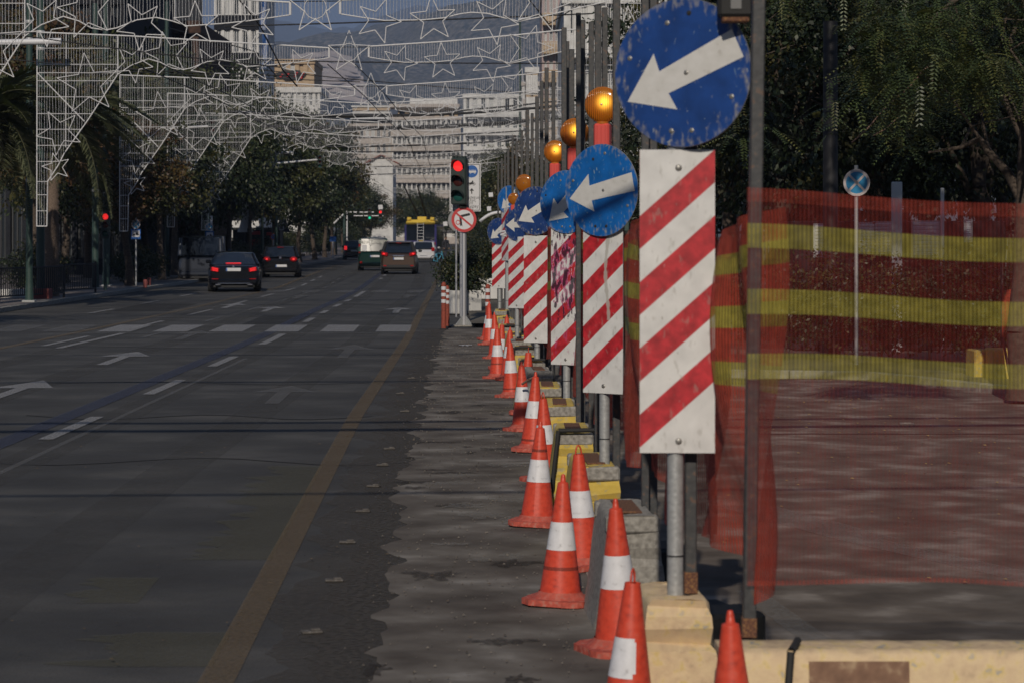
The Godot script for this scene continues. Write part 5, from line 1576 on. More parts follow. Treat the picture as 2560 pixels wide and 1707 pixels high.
func car(called: String, label: String, px: float, py: float, yaw: float, paint_: Material, P: Dictionary) -> Node3D:
	var d := dist(py)
	var o := thing(called, label, "car", foot(px, d), yaw)
	var L: float = P.L; var W: float = P.W * 0.5; var H: float = P.H; var wy: float = P.waist
	var gc := 0.2
	var b := MB.new()
	# lower body, rear to nose
	loft(b, [[0.0, gc + 0.10, wy - 0.16, W * 0.86], [-0.06, gc + 0.02, wy - 0.06, W * 0.94], [-0.22, gc, wy, W * 0.985], [-0.8, gc - 0.02, wy + 0.02, W], [-L * 0.5, gc - 0.03, wy + 0.0, W], [-L + 1.1, gc - 0.02, wy - 0.02, W], [-L + 0.35, gc, wy - 0.16, W * 0.96], [-L, gc + 0.12, wy - 0.34, W * 0.8]])
	put(b, "body", paint_, o)
	# cabin: roof and pillars
	var zr: float = P.rear_low; var zt: float = P.rear_top; var zf: float = P.front_top; var zb: float = P.front_low
	var tw: float = W * P.tumble
	var rf := MB.new()
	var rows := []
	for s in [[-zt + 0.02, H - 0.055, tw * 0.93], [-zt - 0.12, H - 0.02, tw * 0.985], [-(zt + zf) * 0.5, H, tw], [-zf + 0.1, H - 0.02, tw * 0.97], [-zf, H - 0.06, tw * 0.93]]:
		var row := []
		for q in [[-1.03, -0.09], [-0.97, -0.02], [-0.8, 0.0], [0.0, 0.018], [0.8, 0.0], [0.97, -0.02], [1.03, -0.09]]: row.push_back(Vector3(q[0] * s[2], s[1] + q[1], s[0]))
		rows.push_back(row)
	rf.grid(rows)
	put(rf, "roof", paint_, o)
	# pillars follow the corners of the glass
	var RL := Vector3(-W * 0.90, wy - 0.01, -zr); var RR := Vector3(W * 0.90, wy - 0.01, -zr)
	var TL := Vector3(-tw * 0.97, H - 0.07, -zt); var TR := Vector3(tw * 0.97, H - 0.07, -zt)
	var FL := Vector3(-W * 0.90, wy - 0.02, -zb); var FR := Vector3(W * 0.90, wy - 0.02, -zb)
	var GL := Vector3(-tw * 0.97, H - 0.08, -zf); var GR := Vector3(tw * 0.97, H - 0.08, -zf)
	b = MB.new()
	for q in [[RL, TL, P.get("pillar", 0.07)], [RR, TR, P.get("pillar", 0.07)], [FL, GL, 0.045], [FR, GR, 0.045]]: b.tube(q[0], q[1], q[2], q[2] * 0.8, 8)
	for q in [-1.0, 1.0]:
		b.tube(Vector3(q * W * 0.91, wy, -(zr + zb) * 0.52), Vector3(q * tw * 0.99, H - 0.08, -(zr + zb) * 0.52), 0.04, 0.035, 6)
	put(b, "pillars", P.get("pillar_mat", paint_), o)
	var gl: Material = P.get("glass", M.glass_dark)
	var ins := Vector3(0.03, 0, 0)
	var rw := pane_quad(o, "rear_window", [RL + ins + Vector3(0, 0.02, 0.015), RR - ins + Vector3(0, 0.02, 0.015), TR - ins + Vector3(0, 0.0, 0.02), TL + ins + Vector3(0, 0.0, 0.02)], gl)
	pane_quad(o, "windscreen", [FR + Vector3(0, 0, -0.01), FL + Vector3(0, 0, -0.01), GL, GR], gl)
	pane_quad(o, "side_window", [RR + Vector3(0.0, 0, 0), FR, GR + Vector3(0.02, 0, 0), TR + Vector3(0.02, 0, 0)], gl)
	pane_quad(o, "side_window", [FL, RL, TL - Vector3(0.02, 0, 0), GL - Vector3(0.02, 0, 0)], gl)
	# belt of dark trim below, sill and bumper
	slab(o, "bumper", Vector3(0, gc + 0.17, -0.02), Vector3(W * 1.78, 0.2, 0.2), P.get("bumper", paint_), 0.06)
	slab(o, "valance", Vector3(0, gc + 0.02, -0.10), Vector3(W * 1.6, 0.13, 0.14), M.trim, 0.03)
	slab(o, "underside", Vector3(0, gc + 0.02, -L * 0.5), Vector3(W * 1.5, 0.1, L * 0.82), M.trim, 0.0)
	var wr: float = P.get("wheel", 0.325)
	for q in [[-1.0, 0.78], [1.0, 0.78], [-1.0, L - 0.85], [1.0, L - 0.85]]:
		wheel(o, Vector3(q[0] * (W - 0.12), wr, -q[1]), wr, 0.215)
		b = MB.new()
		b.tube(Vector3(q[0] * (W + 0.004), wr + 0.02, -q[1]), Vector3(q[0] * (W - 0.25), wr + 0.02, -q[1]), wr * 1.13, -1.0, 20); put(b, "wheel_arch", M.trim, o)
	for q in [-1.0, 1.0]:
		b = MB.new(); b.box(Vector3(q * (W + 0.10), wy + 0.09, -zb - 0.25), Vector3(0.19, 0.13, 0.1), Basis.IDENTITY, 0.035); put(b, "mirror", P.get("mirror", paint_), o)
	return o

func build_vehicles():
	# black saloon in the nearest gap
	var blk := car_paint(lin(0.005, 0.006, 0.009), 0.0, 0.12)
	var o := car("saloon_car", "shiny black saloon car with brake lights on in the bus lane", 584, 731, 0.095, blk, {"L": 4.9, "W": 1.84, "H": 1.41, "waist": 0.95, "rear_low": 0.62, "rear_top": 1.45, "front_top": 2.9, "front_low": 3.65, "tumble": 0.72})
	for q in lamp_pair(o, "tail_light", 0.66, 0.80, 0.0, Vector3(0.30, 0.15, 0.1), M.tail_red, 0.16):
		for k in 3: slab(q, "light_bar", Vector3(signf(q.mesh.get_aabb().get_center().x) * 0.66, 0.845 - k * 0.042, 0.056), Vector3(0.22, 0.022, 0.012), M.tail_lit, 0.004, signf(q.mesh.get_aabb().get_center().x) * 0.16, signf(q.mesh.get_aabb().get_center().x) * 0.35)
	slab(o, "high_brake_light", Vector3(-0.03, 1.015, -0.60), Vector3(0.54, 0.026, 0.03), M.tail_lit, 0.005)
	licence(o, Vector3(-0.02, 0.80, 0.045))
	slab(o, "badge", Vector3(-0.02, 0.905, 0.03), Vector3(0.07, 0.07, 0.02), M.chrome, 0.02)
	slab(o, "chrome_strip", Vector3(0, 0.315, 0.088), Vector3(1.15, 0.022, 0.02), M.chrome, 0.006)
	lamp_pair(o, "reflector", 0.66, 0.47, 0.075, Vector3(0.24, 0.03, 0.02), M.tail_red, 0.0, 0.1)
	lamp_pair(o, "exhaust_tip", 0.56, 0.27, 0.06, Vector3(0.2, 0.06, 0.06), M.chrome, 0.0, 0.0)
	# dark hatchback
	var dk := car_paint(lin(0.009, 0.009, 0.010), 0.0, 0.2)
	o = car("hatchback_car", "dark grey hatchback with round red tail lights ahead of the black saloon", 700, 695, 0.06, dk, {"L": 4.2, "W": 1.76, "H": 1.48, "waist": 0.94, "rear_low": 0.14, "rear_top": 0.62, "front_top": 2.35, "front_low": 3.1, "tumble": 0.76, "pillar": 0.1})
	for q in [-1.0, 1.0]:
		var b := MB.new()
		var rows := []
		for i in 5:
			var a := i / 4.0 * PI * 0.5
			var row := []
			for j in 19: row.push_back(Vector3(q * 0.62 + cos(TAU * j / 18) * sin(a) * 0.17, 0.86 + sin(TAU * j / 18) * sin(a) * 0.12, 0.0 + cos(a) * 0.09))
			rows.push_back(row)
		b.grid(rows, false, true)
		var tl := put(b, "tail_light", M.tail_red, o)
		slab(tl, "light_core", Vector3(q * 0.62, 0.865, 0.088), Vector3(0.1, 0.07, 0.012), M.tail_lit, 0.004)
	licence(o, Vector3(0.05, 0.56, 0.105))
	slab(o, "badge", Vector3(0, 0.93, 0.0), Vector3(0.11, 0.11, 0.02), M.chrome, 0.03)
	slab(o, "wiper", Vector3(0.06, 1.02, -0.10), Vector3(0.42, 0.02, 0.02), M.trim, 0.004, 0.06)
	slab(o, "high_brake_light", Vector3(0, 1.42, -0.52), Vector3(0.3, 0.025, 0.03), M.tail_red, 0.004)
	# brown sports utility car
	var br := car_paint(lin(0.105, 0.066, 0.048), 0.55, 0.3)
	o = car("suv_car", "bronze brown utility car with a chrome handle bar in the bus file", 996, 686, 0.015, br, {"L": 4.5, "W": 1.82, "H": 1.66, "waist": 1.06, "rear_low": 0.2, "rear_top": 0.72, "front_top": 2.4, "front_low": 3.2, "tumble": 0.74, "pillar": 0.11, "wheel": 0.355, "bumper": M.trim, "mirror": M.trim, "pillar_mat": M.trim})
	for q in lamp_pair(o, "tail_light", 0.70, 1.02, -0.02, Vector3(0.34, 0.17, 0.12), M.tail_red, 0.22, 0.4):
		var sx := signf(q.mesh.get_aabb().get_center().x)
		slab(q, "light_core", Vector3(sx * 0.74, 1.03, 0.05), Vector3(0.12, 0.08, 0.012), M.tail_lit, 0.004, 0.0, sx * 0.4)
	slab(o, "chrome_handle", Vector3(0, 0.93, 0.045), Vector3(0.62, 0.06, 0.03), M.chrome, 0.015)
	licence(o, Vector3(0, 0.79, 0.05))
	slab(o, "lower_bumper", Vector3(0, 0.40, 0.055), Vector3(1.7, 0.12, 0.1), M.trim, 0.03)
	lamp_pair(o, "reflector", 0.68, 0.43, 0.115, Vector3(0.16, 0.06, 0.02), M.tail_red, 0.0, 0.15)
	slab(o, "spoiler", Vector3(0, 1.60, -0.62), Vector3(1.12, 0.04, 0.26), br, 0.015)
	slab(o, "high_brake_light", Vector3(0, 1.575, -0.49), Vector3(0.24, 0.025, 0.02), M.tail_red, 0.004)
	# dark green tall van-like car with lettering on its rear window
	var gr := car_paint(lin(0.010, 0.036, 0.030), 0.3, 0.28)
	M.glass_sun = mat(lin(0.16, 0.16, 0.155), 0.22)
	o = car("delivery_van", "dark green delivery van with pale lettering across its rear window", 932, 677, 0.03, gr, {"L": 4.0, "W": 1.70, "H": 1.82, "waist": 1.06, "rear_low": 0.07, "rear_top": 0.22, "front_top": 2.5, "front_low": 3.1, "tumble": 0.86, "pillar": 0.09, "glass": M.glass_sun})
	var tx := use(text_mesh("ΠΑNΑΓΟΠΟΛΕΙΣ", 0.22, 0.004), "lettering", mat(lin(0.55, 0.55, 0.48), 0.6), o)
	tx.position = Vector3(0, 1.58, -0.10); tx.rotation.x = -0.19
	slab(o, "window_notice", Vector3(-0.48, 1.26, -0.025), Vector3(0.26, 0.34, 0.006), M.plate, 0.0)
	for q in [-1.0, 1.0]:
		var tl := slab(o, "tail_light", Vector3(q * 0.75, 1.22, -0.10), Vector3(0.1, 0.5, 0.1), M.tail_red, 0.02)
		slab(tl, "light_core", Vector3(q * 0.75, 1.10, -0.045), Vector3(0.06, 0.1, 0.01), M.tail_red, 0.0)
	licence(o, Vector3(0.1, 0.80, 0.03))
	lamp_pair(o, "reflector", 0.66, 0.45, 0.085, Vector3(0.14, 0.12, 0.02), M.tail_red, 0.0, 0.1)
	for q in [-1.0, 1.0]: slab(o, "roof_rail", Vector3(q * 0.6, 1.86, -1.3), Vector3(0.04, 0.05, 2.2), M.trim, 0.015)
	# silver white hatchback
	var wh := car_paint(lin(0.62, 0.62, 0.64), 0.2, 0.3)
	o = car("hatchback_car", "silver white hatchback behind the trolleybus beside the brown car", 1058, 656, -0.02, wh, {"L": 3.9, "W": 1.70, "H": 1.47, "waist": 0.92, "rear_low": 0.12, "rear_top": 0.5, "front_top": 2.2, "front_low": 2.95, "tumble": 0.78, "pillar": 0.09})
	lamp_pair(o, "tail_light", 0.68, 0.92, -0.03, Vector3(0.22, 0.26, 0.12), M.tail_red, 0.1)
	licence(o, Vector3(0.0, 0.54, 0.11), false)
	# small dark car further left
	o = car("hatchback_car", "small dark car with red lights far up the left lane", 885, 650, 0.05, dk, {"L": 3.8, "W": 1.66, "H": 1.5, "waist": 0.92, "rear_low": 0.12, "rear_top": 0.5, "front_top": 2.2, "front_low": 2.95, "tumble": 0.78})
	lamp_pair(o, "tail_light", 0.66, 0.92, 0.0, Vector3(0.2, 0.3, 0.12), M.tail_lit, 0.0)
	licence(o, Vector3(0.0, 0.7, 0.06), false)
	# silver van parked at the left kerb, mostly hidden
	var sv := car_paint(lin(0.040, 0.047, 0.065), 0.3, 0.3)
	o = car("parked_van", "grey blue van parked under the left trees", 500, 706, 0.1, sv, {"L": 4.9, "W": 1.9, "H": 1.95, "waist": 1.12, "rear_low": 0.08, "rear_top": 0.2, "front_top": 3.7, "front_low": 4.3, "tumble": 0.9, "pillar": 0.1})
	o = car("parked_van", "second grey blue van parked under the left trees in front of the first", 512, 694, 0.1, sv, {"L": 4.9, "W": 1.9, "H": 1.98, "waist": 1.15, "rear_low": 0.08, "rear_top": 0.2, "front_top": 3.7, "front_low": 4.3, "tumble": 0.9, "pillar": 0.1})
	# trolleybus
	var d := 186.0
	o = thing("trolleybus", "purple trolleybus with a yellow roof and two raised current poles", "bus", foot(1051, d), -0.02)
	var pu := car_paint(lin(0.060, 0.052, 0.20), 0.1, 0.35)
	var ye := mat(lin(0.62, 0.43, 0.05), 0.5)
	slab(o, "body", Vector3(0, 1.55, -6.0), Vector3(2.5, 2.4, 12.0), pu, 0.12)
	slab(o, "skirt", Vector3(0, 0.42, -6.0), Vector3(2.42, 0.3, 11.6), M.trim, 0.03)
	slab(o, "roof_pod", Vector3(0, 2.93, -3.0), Vector3(2.2, 0.36, 5.6), ye, 0.1)
	slab(o, "rear_cap", Vector3(0, 2.86, -0.16), Vector3(2.3, 0.22, 0.4), ye, 0.08)
	slab(o, "rear_window", Vector3(0, 2.1, 0.012), Vector3(2.2, 1.25, 0.03), M.glass_dark, 0.012)
	for q in [-0.9, 0.9]: slab(o, "roof_box", Vector3(q, 3.18, -0.5), Vector3(0.32, 0.24, 0.8), ye, 0.04)
	slab(o, "roof_box", Vector3(0.05, 3.2, -1.6), Vector3(0.7, 0.3, 1.4), ye, 0.04)
	var b := MB.new()
	for q in [-0.24, 0.24]: b.tube(Vector3(q, 1.45, 0.09), Vector3(q, 2.85, 0.09), 0.022, -1.0, 6)
	for k in 6: b.tube(Vector3(-0.24, 1.55 + k * 0.24, 0.09), Vector3(0.24, 1.55 + k * 0.24, 0.09), 0.018, -1.0, 6)
	for q in [-0.24, 0.24]: b.tube(Vector3(q, 1.5, 0.0), Vector3(q, 1.5, 0.09), 0.018, -1.0, 6)
	put(b, "ladder", M.sign_white, o)
	slab(o, "yellow_plate", Vector3(0.05, 1.42, 0.02), Vector3(0.36, 0.12, 0.03), ye, 0.01)
	for q in [-1.0, 1.0]:
		slab(o, "tail_light", Vector3(q * 1.08, 1.1, 0.012), Vector3(0.16, 0.5, 0.03), M.tail_red, 0.01)
		for z in [3.4, 9.4]: wheel(o, Vector3(q * 1.08, 0.5, -z), 0.5, 0.28)
		for k in 7: slab(o, "side_window", Vector3(q * 1.252, 2.05, -1.2 - k * 1.6), Vector3(0.02, 0.95, 1.3), M.glass_dark, 0.0)
		slab(o, "mirror", Vector3(q * 1.38, 2.0, -11.9), Vector3(0.2, 0.35, 0.1), M.trim, 0.03)
	for q in [[-0.25, -0.5, 1.0], [0.3, 0.0, 1.0]]:
		b = MB.new()
		b.tube(Vector3(q[0], 3.3, -3.0), Vector3(q[0] + q[1] - 0.5, 5.75, 1.0), 0.07, 0.055, 6); put(b, "current_pole", M.cable, o)
	slab(o, "pole_base", Vector3(0.02, 3.32, -3.0), Vector3(1.0, 0.16, 1.2), M.trim, 0.03)
	# blue bicycle at the kerb
	d = 150.0
	o = thing("bicycle", "pale blue bicycle at the kerb beside the silver white hatchback", "bicycle", foot(1096, d), 0.9)
	b = MB.new()
	b.path([Vector3(-0.5, 0.34, 0), Vector3(-0.1, 0.3, 0), Vector3(-0.2, 0.82, 0), Vector3(0.35, 0.78, 0), Vector3(-0.1, 0.3, 0)], 0.03, 6)
	b.path([Vector3(-0.5, 0.34, 0), Vector3(-0.2, 0.82, 0)], 0.022, 6); b.path([Vector3(0.3, 0.95, 0), Vector3(0.38, 0.7, 0), Vector3(0.5, 0.34, 0)], 0.03, 6)
	put(b, "frame", mat(lin(0.10, 0.36, 0.52), 0.4), o)
	for x in [-0.5, 0.5]:
		b = MB.new()
		var ring := []
		for k in 20: ring.push_back(Vector3(x + cos(TAU * k / 20) * 0.32, 0.34 + sin(TAU * k / 20) * 0.32, 0))
		b.path(ring, 0.025, 5, true); put(b, "wheel", M.tyre, o)
	b = MB.new(); b.tube(Vector3(0.3, 0.98, -0.28), Vector3(0.3, 0.98, 0.28), 0.016); put(b, "handlebar", M.trim, o)
	b = MB.new(); b.box(Vector3(-0.22, 0.88, 0), Vector3(0.26, 0.06, 0.14), Basis.IDENTITY, 0.025); put(b, "saddle", M.trim, o)

# ---------- the roadworks row ----------
func scratches(seed_: int, n: int) -> Array:
	var r := RandomNumberGenerator.new()
	r.seed = seed_
	var out := []
	for k in n:
		var a := r.randf() * TAU
		var rad := 0.5 * pow(r.randf(), 0.45)
		var w := r.randf_range(0.002, 0.007)
		var dr := r.randf() * TAU if r.randf() < 0.4 else PI * 0.5 + r.randf_range(-0.3, 0.3)
		out.push_back([0.5 + cos(a) * rad, 0.5 + sin(a) * rad, w, r.randf_range(0.004, 0.035) if r.randf() < 0.5 else w, dr, r.randf_range(0.25, 0.85)])
	return out
# worn print is drawn into a byte image: base fill, then chips
func stamp(im: Image, marks: Array, c: Color):
	var W := im.get_width(); var Hh := im.get_height()
	for m in marks:
		var hx: float = maxf(m[2], m[3]) * 1.1
		var x0 := int(maxf(0, (m[0] - hx) * W)); var x1 := int(minf(W - 1, (m[0] + hx) * W))
		var y0 := int(maxf(0, (m[1] - hx * W / Hh) * Hh)); var y1 := int(minf(Hh - 1, (m[1] + hx * W / Hh) * Hh))
		var cs := cos(m[4]); var sn := sin(m[4])
		for y in range(y0, y1 + 1):
			for x in range(x0, x1 + 1):
				var dx: float = (x + 0.5) / W - m[0]; var dy: float = ((y + 0.5) / Hh - m[1]) * Hh / W
				var a: float = (dx * cs + dy * sn) / m[3]; var b: float = (-dx * sn + dy * cs) / m[2]
				var q := a * a + b * b
				if q < 1.0:
					var k: float = m[5] * (1.0 if q < 0.5 else (1.0 - q) * 2.0)
					im.set_pixel(x, y, im.get_pixel(x, y).lerp(c, k))
func disc_tex(seed_: int, c: Array, chips: int) -> ImageTexture:
	var fn := FastNoiseLite.new()
	fn.seed = seed_; fn.frequency = 0.012; fn.fractal_octaves = 4
	var im := Image.create_empty(320, 320, false, Image.FORMAT_RGBA8)
	for y in 320:
		for x in 320:
			var k := 1.0 + 0.35 * fn.get_noise_2d(x, y)
			var f := fn.get_noise_2d(x * 5.0 + 900.0, y * 2.2)
			var rad := Vector2(x - 160, y - 160).length() / 160.0
			var wear := clampf((rad - 0.86) * 2.4 + f * 1.0 - 0.14, 0, 0.6) + clampf(f * 2.0 - 1.05 + (y / 320.0 - 0.4) * 0.5, 0, 0.4)
			var l := Color(c[0] * k, c[1] * k, c[2] * k).lerp(Color(0.30, 0.29, 0.27), clampf(wear, 0, 0.85))
			im.set_pixel(x, y, l.linear_to_srgb())
	stamp(im, scratches(seed_, chips), Color(0.42, 0.41, 0.38).linear_to_srgb())
	return ImageTexture.create_from_image(im)
func blade_tex(seed_: int, phase: float, chips: int, graffiti := false, streak := false) -> ImageTexture:
	var W := 160; var Hh := 640
	var fn := FastNoiseLite.new()
	fn.seed = seed_; fn.frequency = 0.014; fn.fractal_octaves = 5
	var im := Image.create_empty(W, Hh, false, Image.FORMAT_RGBA8)
	var wht := Color(0.66, 0.655, 0.64); var red := Color(0.44, 0.022, 0.030)
	for y in Hh:
		for x in W:
			# stripes climb to the right across the blade
			var v := y / float(Hh); var u := x / float(W)
			var q := v + 0.221 * u + phase
			var t := fposmod(q / 0.218, 1.0)
			var e := clampf((minf(t, 0.5 - t) if t < 0.5 else -minf(t - 0.5, 1.0 - t)) * 70.0 + 0.5, 0, 1)
			var k := 1.0 + 0.16 * fn.get_noise_2d(x, y)
			if q < 0.20 or q > 1.08: e = 0.0
			var c := wht.lerp(red * (1.0 + 0.5 * fn.get_noise_2d(x * 2.0 + 500.0, y * 2.0)), e)
			var grime := clampf(fn.get_noise_2d(x * 3.0, y * 1.2 + 300.0) * 1.6 - 0.55, 0, 0.35)
			c = (c * k).lerp(Color(0.30, 0.28, 0.24), grime)
			if streak:
				var sx := absf(x / float(W) - 0.60 - 0.04 * sin(y * 0.02))
				var sw := 0.045 + 0.03 * fn.get_noise_1d(y * 2.0)
				if sx < sw and v < 0.62: c = c.lerp(Color(0.42, 0.40, 0.36), 0.8 * clampf((sw - sx) * 60.0, 0, 1))
			if graffiti:
				var g := Vector2((x / float(W) - 0.5) * 1.4, (v - 0.34) * 3.4)
				var gn := fn.get_noise_2d(x * 2.6 + 77.0, y * 0.9)
				if g.length() < 0.85 + gn * 0.9:
					if gn > 0.14: c = c.lerp(Color(0.035, 0.015, 0.03), 0.9)
					elif gn > -0.10: c = c.lerp(Color(0.42, 0.07, 0.19), 0.75)
					elif gn > -0.2: c = c.lerp(Color(0.62, 0.42, 0.5), 0.7)
				elif fn.get_noise_2d(x * 2.0, y * 0.7 + 50.0) > 0.36 and v > 0.5: c = c.lerp(Color(0.5, 0.12, 0.28), 0.35)
			var s := c.linear_to_srgb(); s.a = 1.0
			im.set_pixel(x, y, s)
	stamp(im, scratches(seed_ + 5, chips), Color(0.60, 0.58, 0.55).linear_to_srgb())
	stamp(im, scratches(seed_ + 9, chips / 2), Color(0.26, 0.24, 0.21).linear_to_srgb())
	return ImageTexture.create_from_image(im)
func arrow_poly(l: float, w: float, hw: float, hl: float) -> PackedVector2Array:
	# points along -x before turning
	return PackedVector2Array([Vector2(-l * 0.5, 0), Vector2(-l * 0.5 + hl, hw), Vector2(-l * 0.5 + hl * 0.96, w * 0.5), Vector2(l * 0.5, w * 0.62), Vector2(l * 0.5, -w * 0.62), Vector2(-l * 0.5 + hl * 0.96, -w * 0.5), Vector2(-l * 0.5 + hl, -hw)])
func guide_sign(g: Dictionary):
	var d: float = g.d
	var s := F / d
	var o := thing("guide_sign", g.label, "road sign", Vector3(gx(g.post, d), hy(g.foot, d), -d), 0.0, "guide signs along the barriers")
	var by := o.position.y
	var top: float = hy(g.dc[1] - g.dh * 0.45, d)
	var b := MB.new()
	b.tube(Vector3(0, 0, -0.035), Vector3(0, top - by, -0.035), 0.034, 0.034, 18); put(b, "post", M.galv, o)
	b = MB.new(); b.tube(Vector3(0, 0.16, -0.035), Vector3(0, 0.166, -0.035), 0.0365, -1.0, 18); put(b, "strap", M.ink, o)
	# striped blade
	var yaw := -acos(clampf(float(g.bw) / (0.312 * s), 0.2, 1.0))
	var bs := face_basis(yaw)
	var bh: float = (g.b1 - g.b0) / s
	var bc := Vector3(gx((g.bx0 + g.bx1) * 0.5, d) - o.position.x, hy((g.b0 + g.b1) * 0.5, d) - by, 0.008)
	b = MB.new(); b.box(bc - bs.z * 0.004, Vector3(0.312, bh, 0.006), bs, 0.001)
	var bl := put(b, "blade", M.sign_back, o)
	b = MB.new()
	b.quad(bc + bs * Vector3(-0.1556, -bh * 0.499, 0.0005), bc + bs * Vector3(0.1556, -bh * 0.499, 0.0005), bc + bs * Vector3(0.1556, bh * 0.499, 0.0005), bc + bs * Vector3(-0.1556, bh * 0.499, 0.0005))
	put(b, "striped_face", uv_mat(blade_tex(g.seed, g.phase, g.chips, g.get("graffiti", false), g.get("streak", false)), 0.42), bl)
	for y in [-0.46, 0.44]:
		b = MB.new(); b.lathe([Vector2(0.014, 0.0), Vector2(0.014, 0.003), Vector2(0.007, 0.005), Vector2(0.0, 0.0055)], 10, bc + bs * Vector3(0.005, y * bh, 0.0008), true, bs * Basis(Vector3.RIGHT, PI * 0.5)); put(b, "bolt", M.bolt, bl)
	# disc
	var R: float = g.dh * 0.5 / s
	var dy := -acos(clampf(g.dw / float(g.dh), 0.3, 1.0))
	var ds := face_basis(dy)
	var dc := Vector3(gx(g.dc[0], d) - o.position.x, hy(g.dc[1], d) - by, 0.03)
	b = MB.new()
	b.lathe([Vector2(0.0, -0.003), Vector2(R, -0.003), Vector2(R + 0.002, 0.0), Vector2(R, 0.003)], 48, dc - ds.z * 0.002, false, ds * Basis(Vector3.RIGHT, PI * 0.5))
	var di := put(b, "disc", M.sign_back, o)
	b = MB.new(); b.disc(dc + ds.z * 0.0016, R, ds, 48)
	put(b, "blue_face", uv_mat(disc_tex(g.seed + 50, g.blue, g.chips * 2), 0.4), di)
	b = MB.new()
	b.plate(arrow_poly(R * 1.78, R * 0.33, R * 0.42, R * 0.62), 0.0012, ds * Basis(Vector3.BACK, g.tilt), dc + ds.z * 0.0032)
	put(b, "arrow", M.white_print, di)
	for k in [[0.06, 0.0], [-0.22, 0.68], [0.1, 0.8], [-0.78, 0.22], [0.72, -0.34], [0.14, -0.78], [-0.16, -0.78]]:
		b = MB.new()
		var hole: bool = (int(k[0] * 100.0) + g.seed) % 3 == 0
		b.lathe([Vector2(R * 0.035, 0.0), Vector2(R * 0.032, 0.0022), Vector2(0.0, 0.0028)], 10, dc + ds * Vector3(k[0] * R, k[1] * R, 0.0034 if absf(k[1]) < 0.1 else 0.0018), true, ds * Basis(Vector3.RIGHT, PI * 0.5))
		put(b, "rivet_hole" if hole else "rivet", M.hole if hole else M.bolt, di)
	b = MB.new(); b.box(dc - ds.z * 0.03, Vector3(0.12, 0.035, 0.03), ds, 0.005); put(b, "clamp", M.galv, o)

func warning_lamp(label: String, px: float, py: float, d: float, r: float, lit: bool, body: float):
	# amber lens on a red battery case
	var s := F / d
	var o := thing("warning_lamp", label, "warning lamp", at(px, py, d), -0.25, "amber warning lamps on the posts")
	var R := r / s
	var b := MB.new()
	var rows := []
	for i in 9:
		var a := i / 8.0 * PI * 0.5
		var row := []
		for j in 29: row.push_back(Vector3(cos(TAU * j / 28) * sin(a) * R, sin(TAU * j / 28) * sin(a) * R, cos(a) * R * 0.24 + R * 0.10))
		rows.push_back(row)
	b.grid(rows, false, true)
	# ribs run upright: uv along x
	for i in b.v.size(): b.u[i] = Vector2(b.v[i].x / R * 0.5 + 0.5, 0.5 - b.v[i].y / R * 0.5)
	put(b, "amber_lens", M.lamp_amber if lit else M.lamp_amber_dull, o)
	b = MB.new()
	b.lathe([Vector2(R * 1.0, -R * 0.10), Vector2(R * 1.05, -R * 0.05), Vector2(R * 1.05, R * 0.10), Vector2(R * 0.98, R * 0.13)], 28, Vector3.ZERO, true, Basis(Vector3.RIGHT, PI * 0.5))
	put(b, "rim", M.lamp_rim, o)
	b = MB.new()
	rows = []
	for i in 6:
		var a := i / 5.0 * PI * 0.5
		var row := []
		for j in 21: row.push_back(Vector3(cos(TAU * j / 20) * sin(a) * R, sin(TAU * j / 20) * sin(a) * R, -cos(a) * R * 0.35 - R * 0.05))
		rows.push_back(row)
	b.grid(rows)
	put(b, "rear_lens", M.lamp_rim, o)
	for k in [[0.0, 0.0, 0.335], [0.0, 0.9, 0.12], [-0.9, 0.0, 0.12], [0.9, 0.0, 0.12], [0.5, -0.8, 0.1], [-0.5, -0.8, 0.1]]:
		b = MB.new(); b.lathe([Vector2(R * 0.075, 0), Vector2(R * 0.06, R * 0.04), Vector2(0, R * 0.05)], 10, Vector3(k[0] * R, k[1] * R, k[2] * R), true, Basis(Vector3.RIGHT, PI * 0.5)); put(b, "screw", M.chrome, o)
	b = MB.new(); b.tube(Vector3(0, -R * 0.98, 0), Vector3(0, -R * 1.12, 0), R * 0.36, -1.0, 14); put(b, "neck", M.lamp_rim, o)
	var bh := R * body
	b = MB.new(); b.box(Vector3(0, -R * 1.1 - bh * 0.5, 0), Vector3(R * 0.92, bh, R * 0.8), Basis.IDENTITY, R * 0.1)
	for k in 3: b.box(Vector3(R * (-0.25 + 0.25 * k), -R * 1.1 - bh * 0.5, R * 0.41), Vector3(R * 0.08, bh * 0.86, R * 0.06), Basis.IDENTITY, 0.002)
	put(b, "battery_case", M.lamp_red, o)
	b = MB.new(); b.box(Vector3(0, -R * 1.12 - bh - R * 0.3, 0), Vector3(R * 0.75, R * 0.6, R * 0.6), Basis.IDENTITY, R * 0.06); put(b, "socket", M.black_rubber, o)
	if lit:
		var lt := OmniLight3D.new()
		lt.light_color = Color(1.0, 0.55, 0.1); lt.light_energy = 0.006; lt.light_size = R * 0.6; lt.omni_range = 30.0; lt.shadow_enabled = true
		o.add_child(lt); lt.position = Vector3(0, 0, R * 0.75)

func fence_post(label: String, base: Vector3, top: Vector3, w: float, lifts := 0.06):
	var o := thing("fence_post", label, "post", base, 0.0, "dark steel fence posts on the barriers")
	var t := top - base
	var bs := Basis(Quaternion(Vector3.UP, t.normalized()))
	var b := MB.new()
	b.box(t * 0.5, Vector3(w, t.length(), w), bs, w * 0.1); put(b, "tube", M.post, o)
	b = MB.new(); b.box(Vector3(0, lifts * 0.5, 0), Vector3(w * 1.14, lifts, w * 1.14), bs, 0.003); put(b, "rusty_foot", M.rust, o)

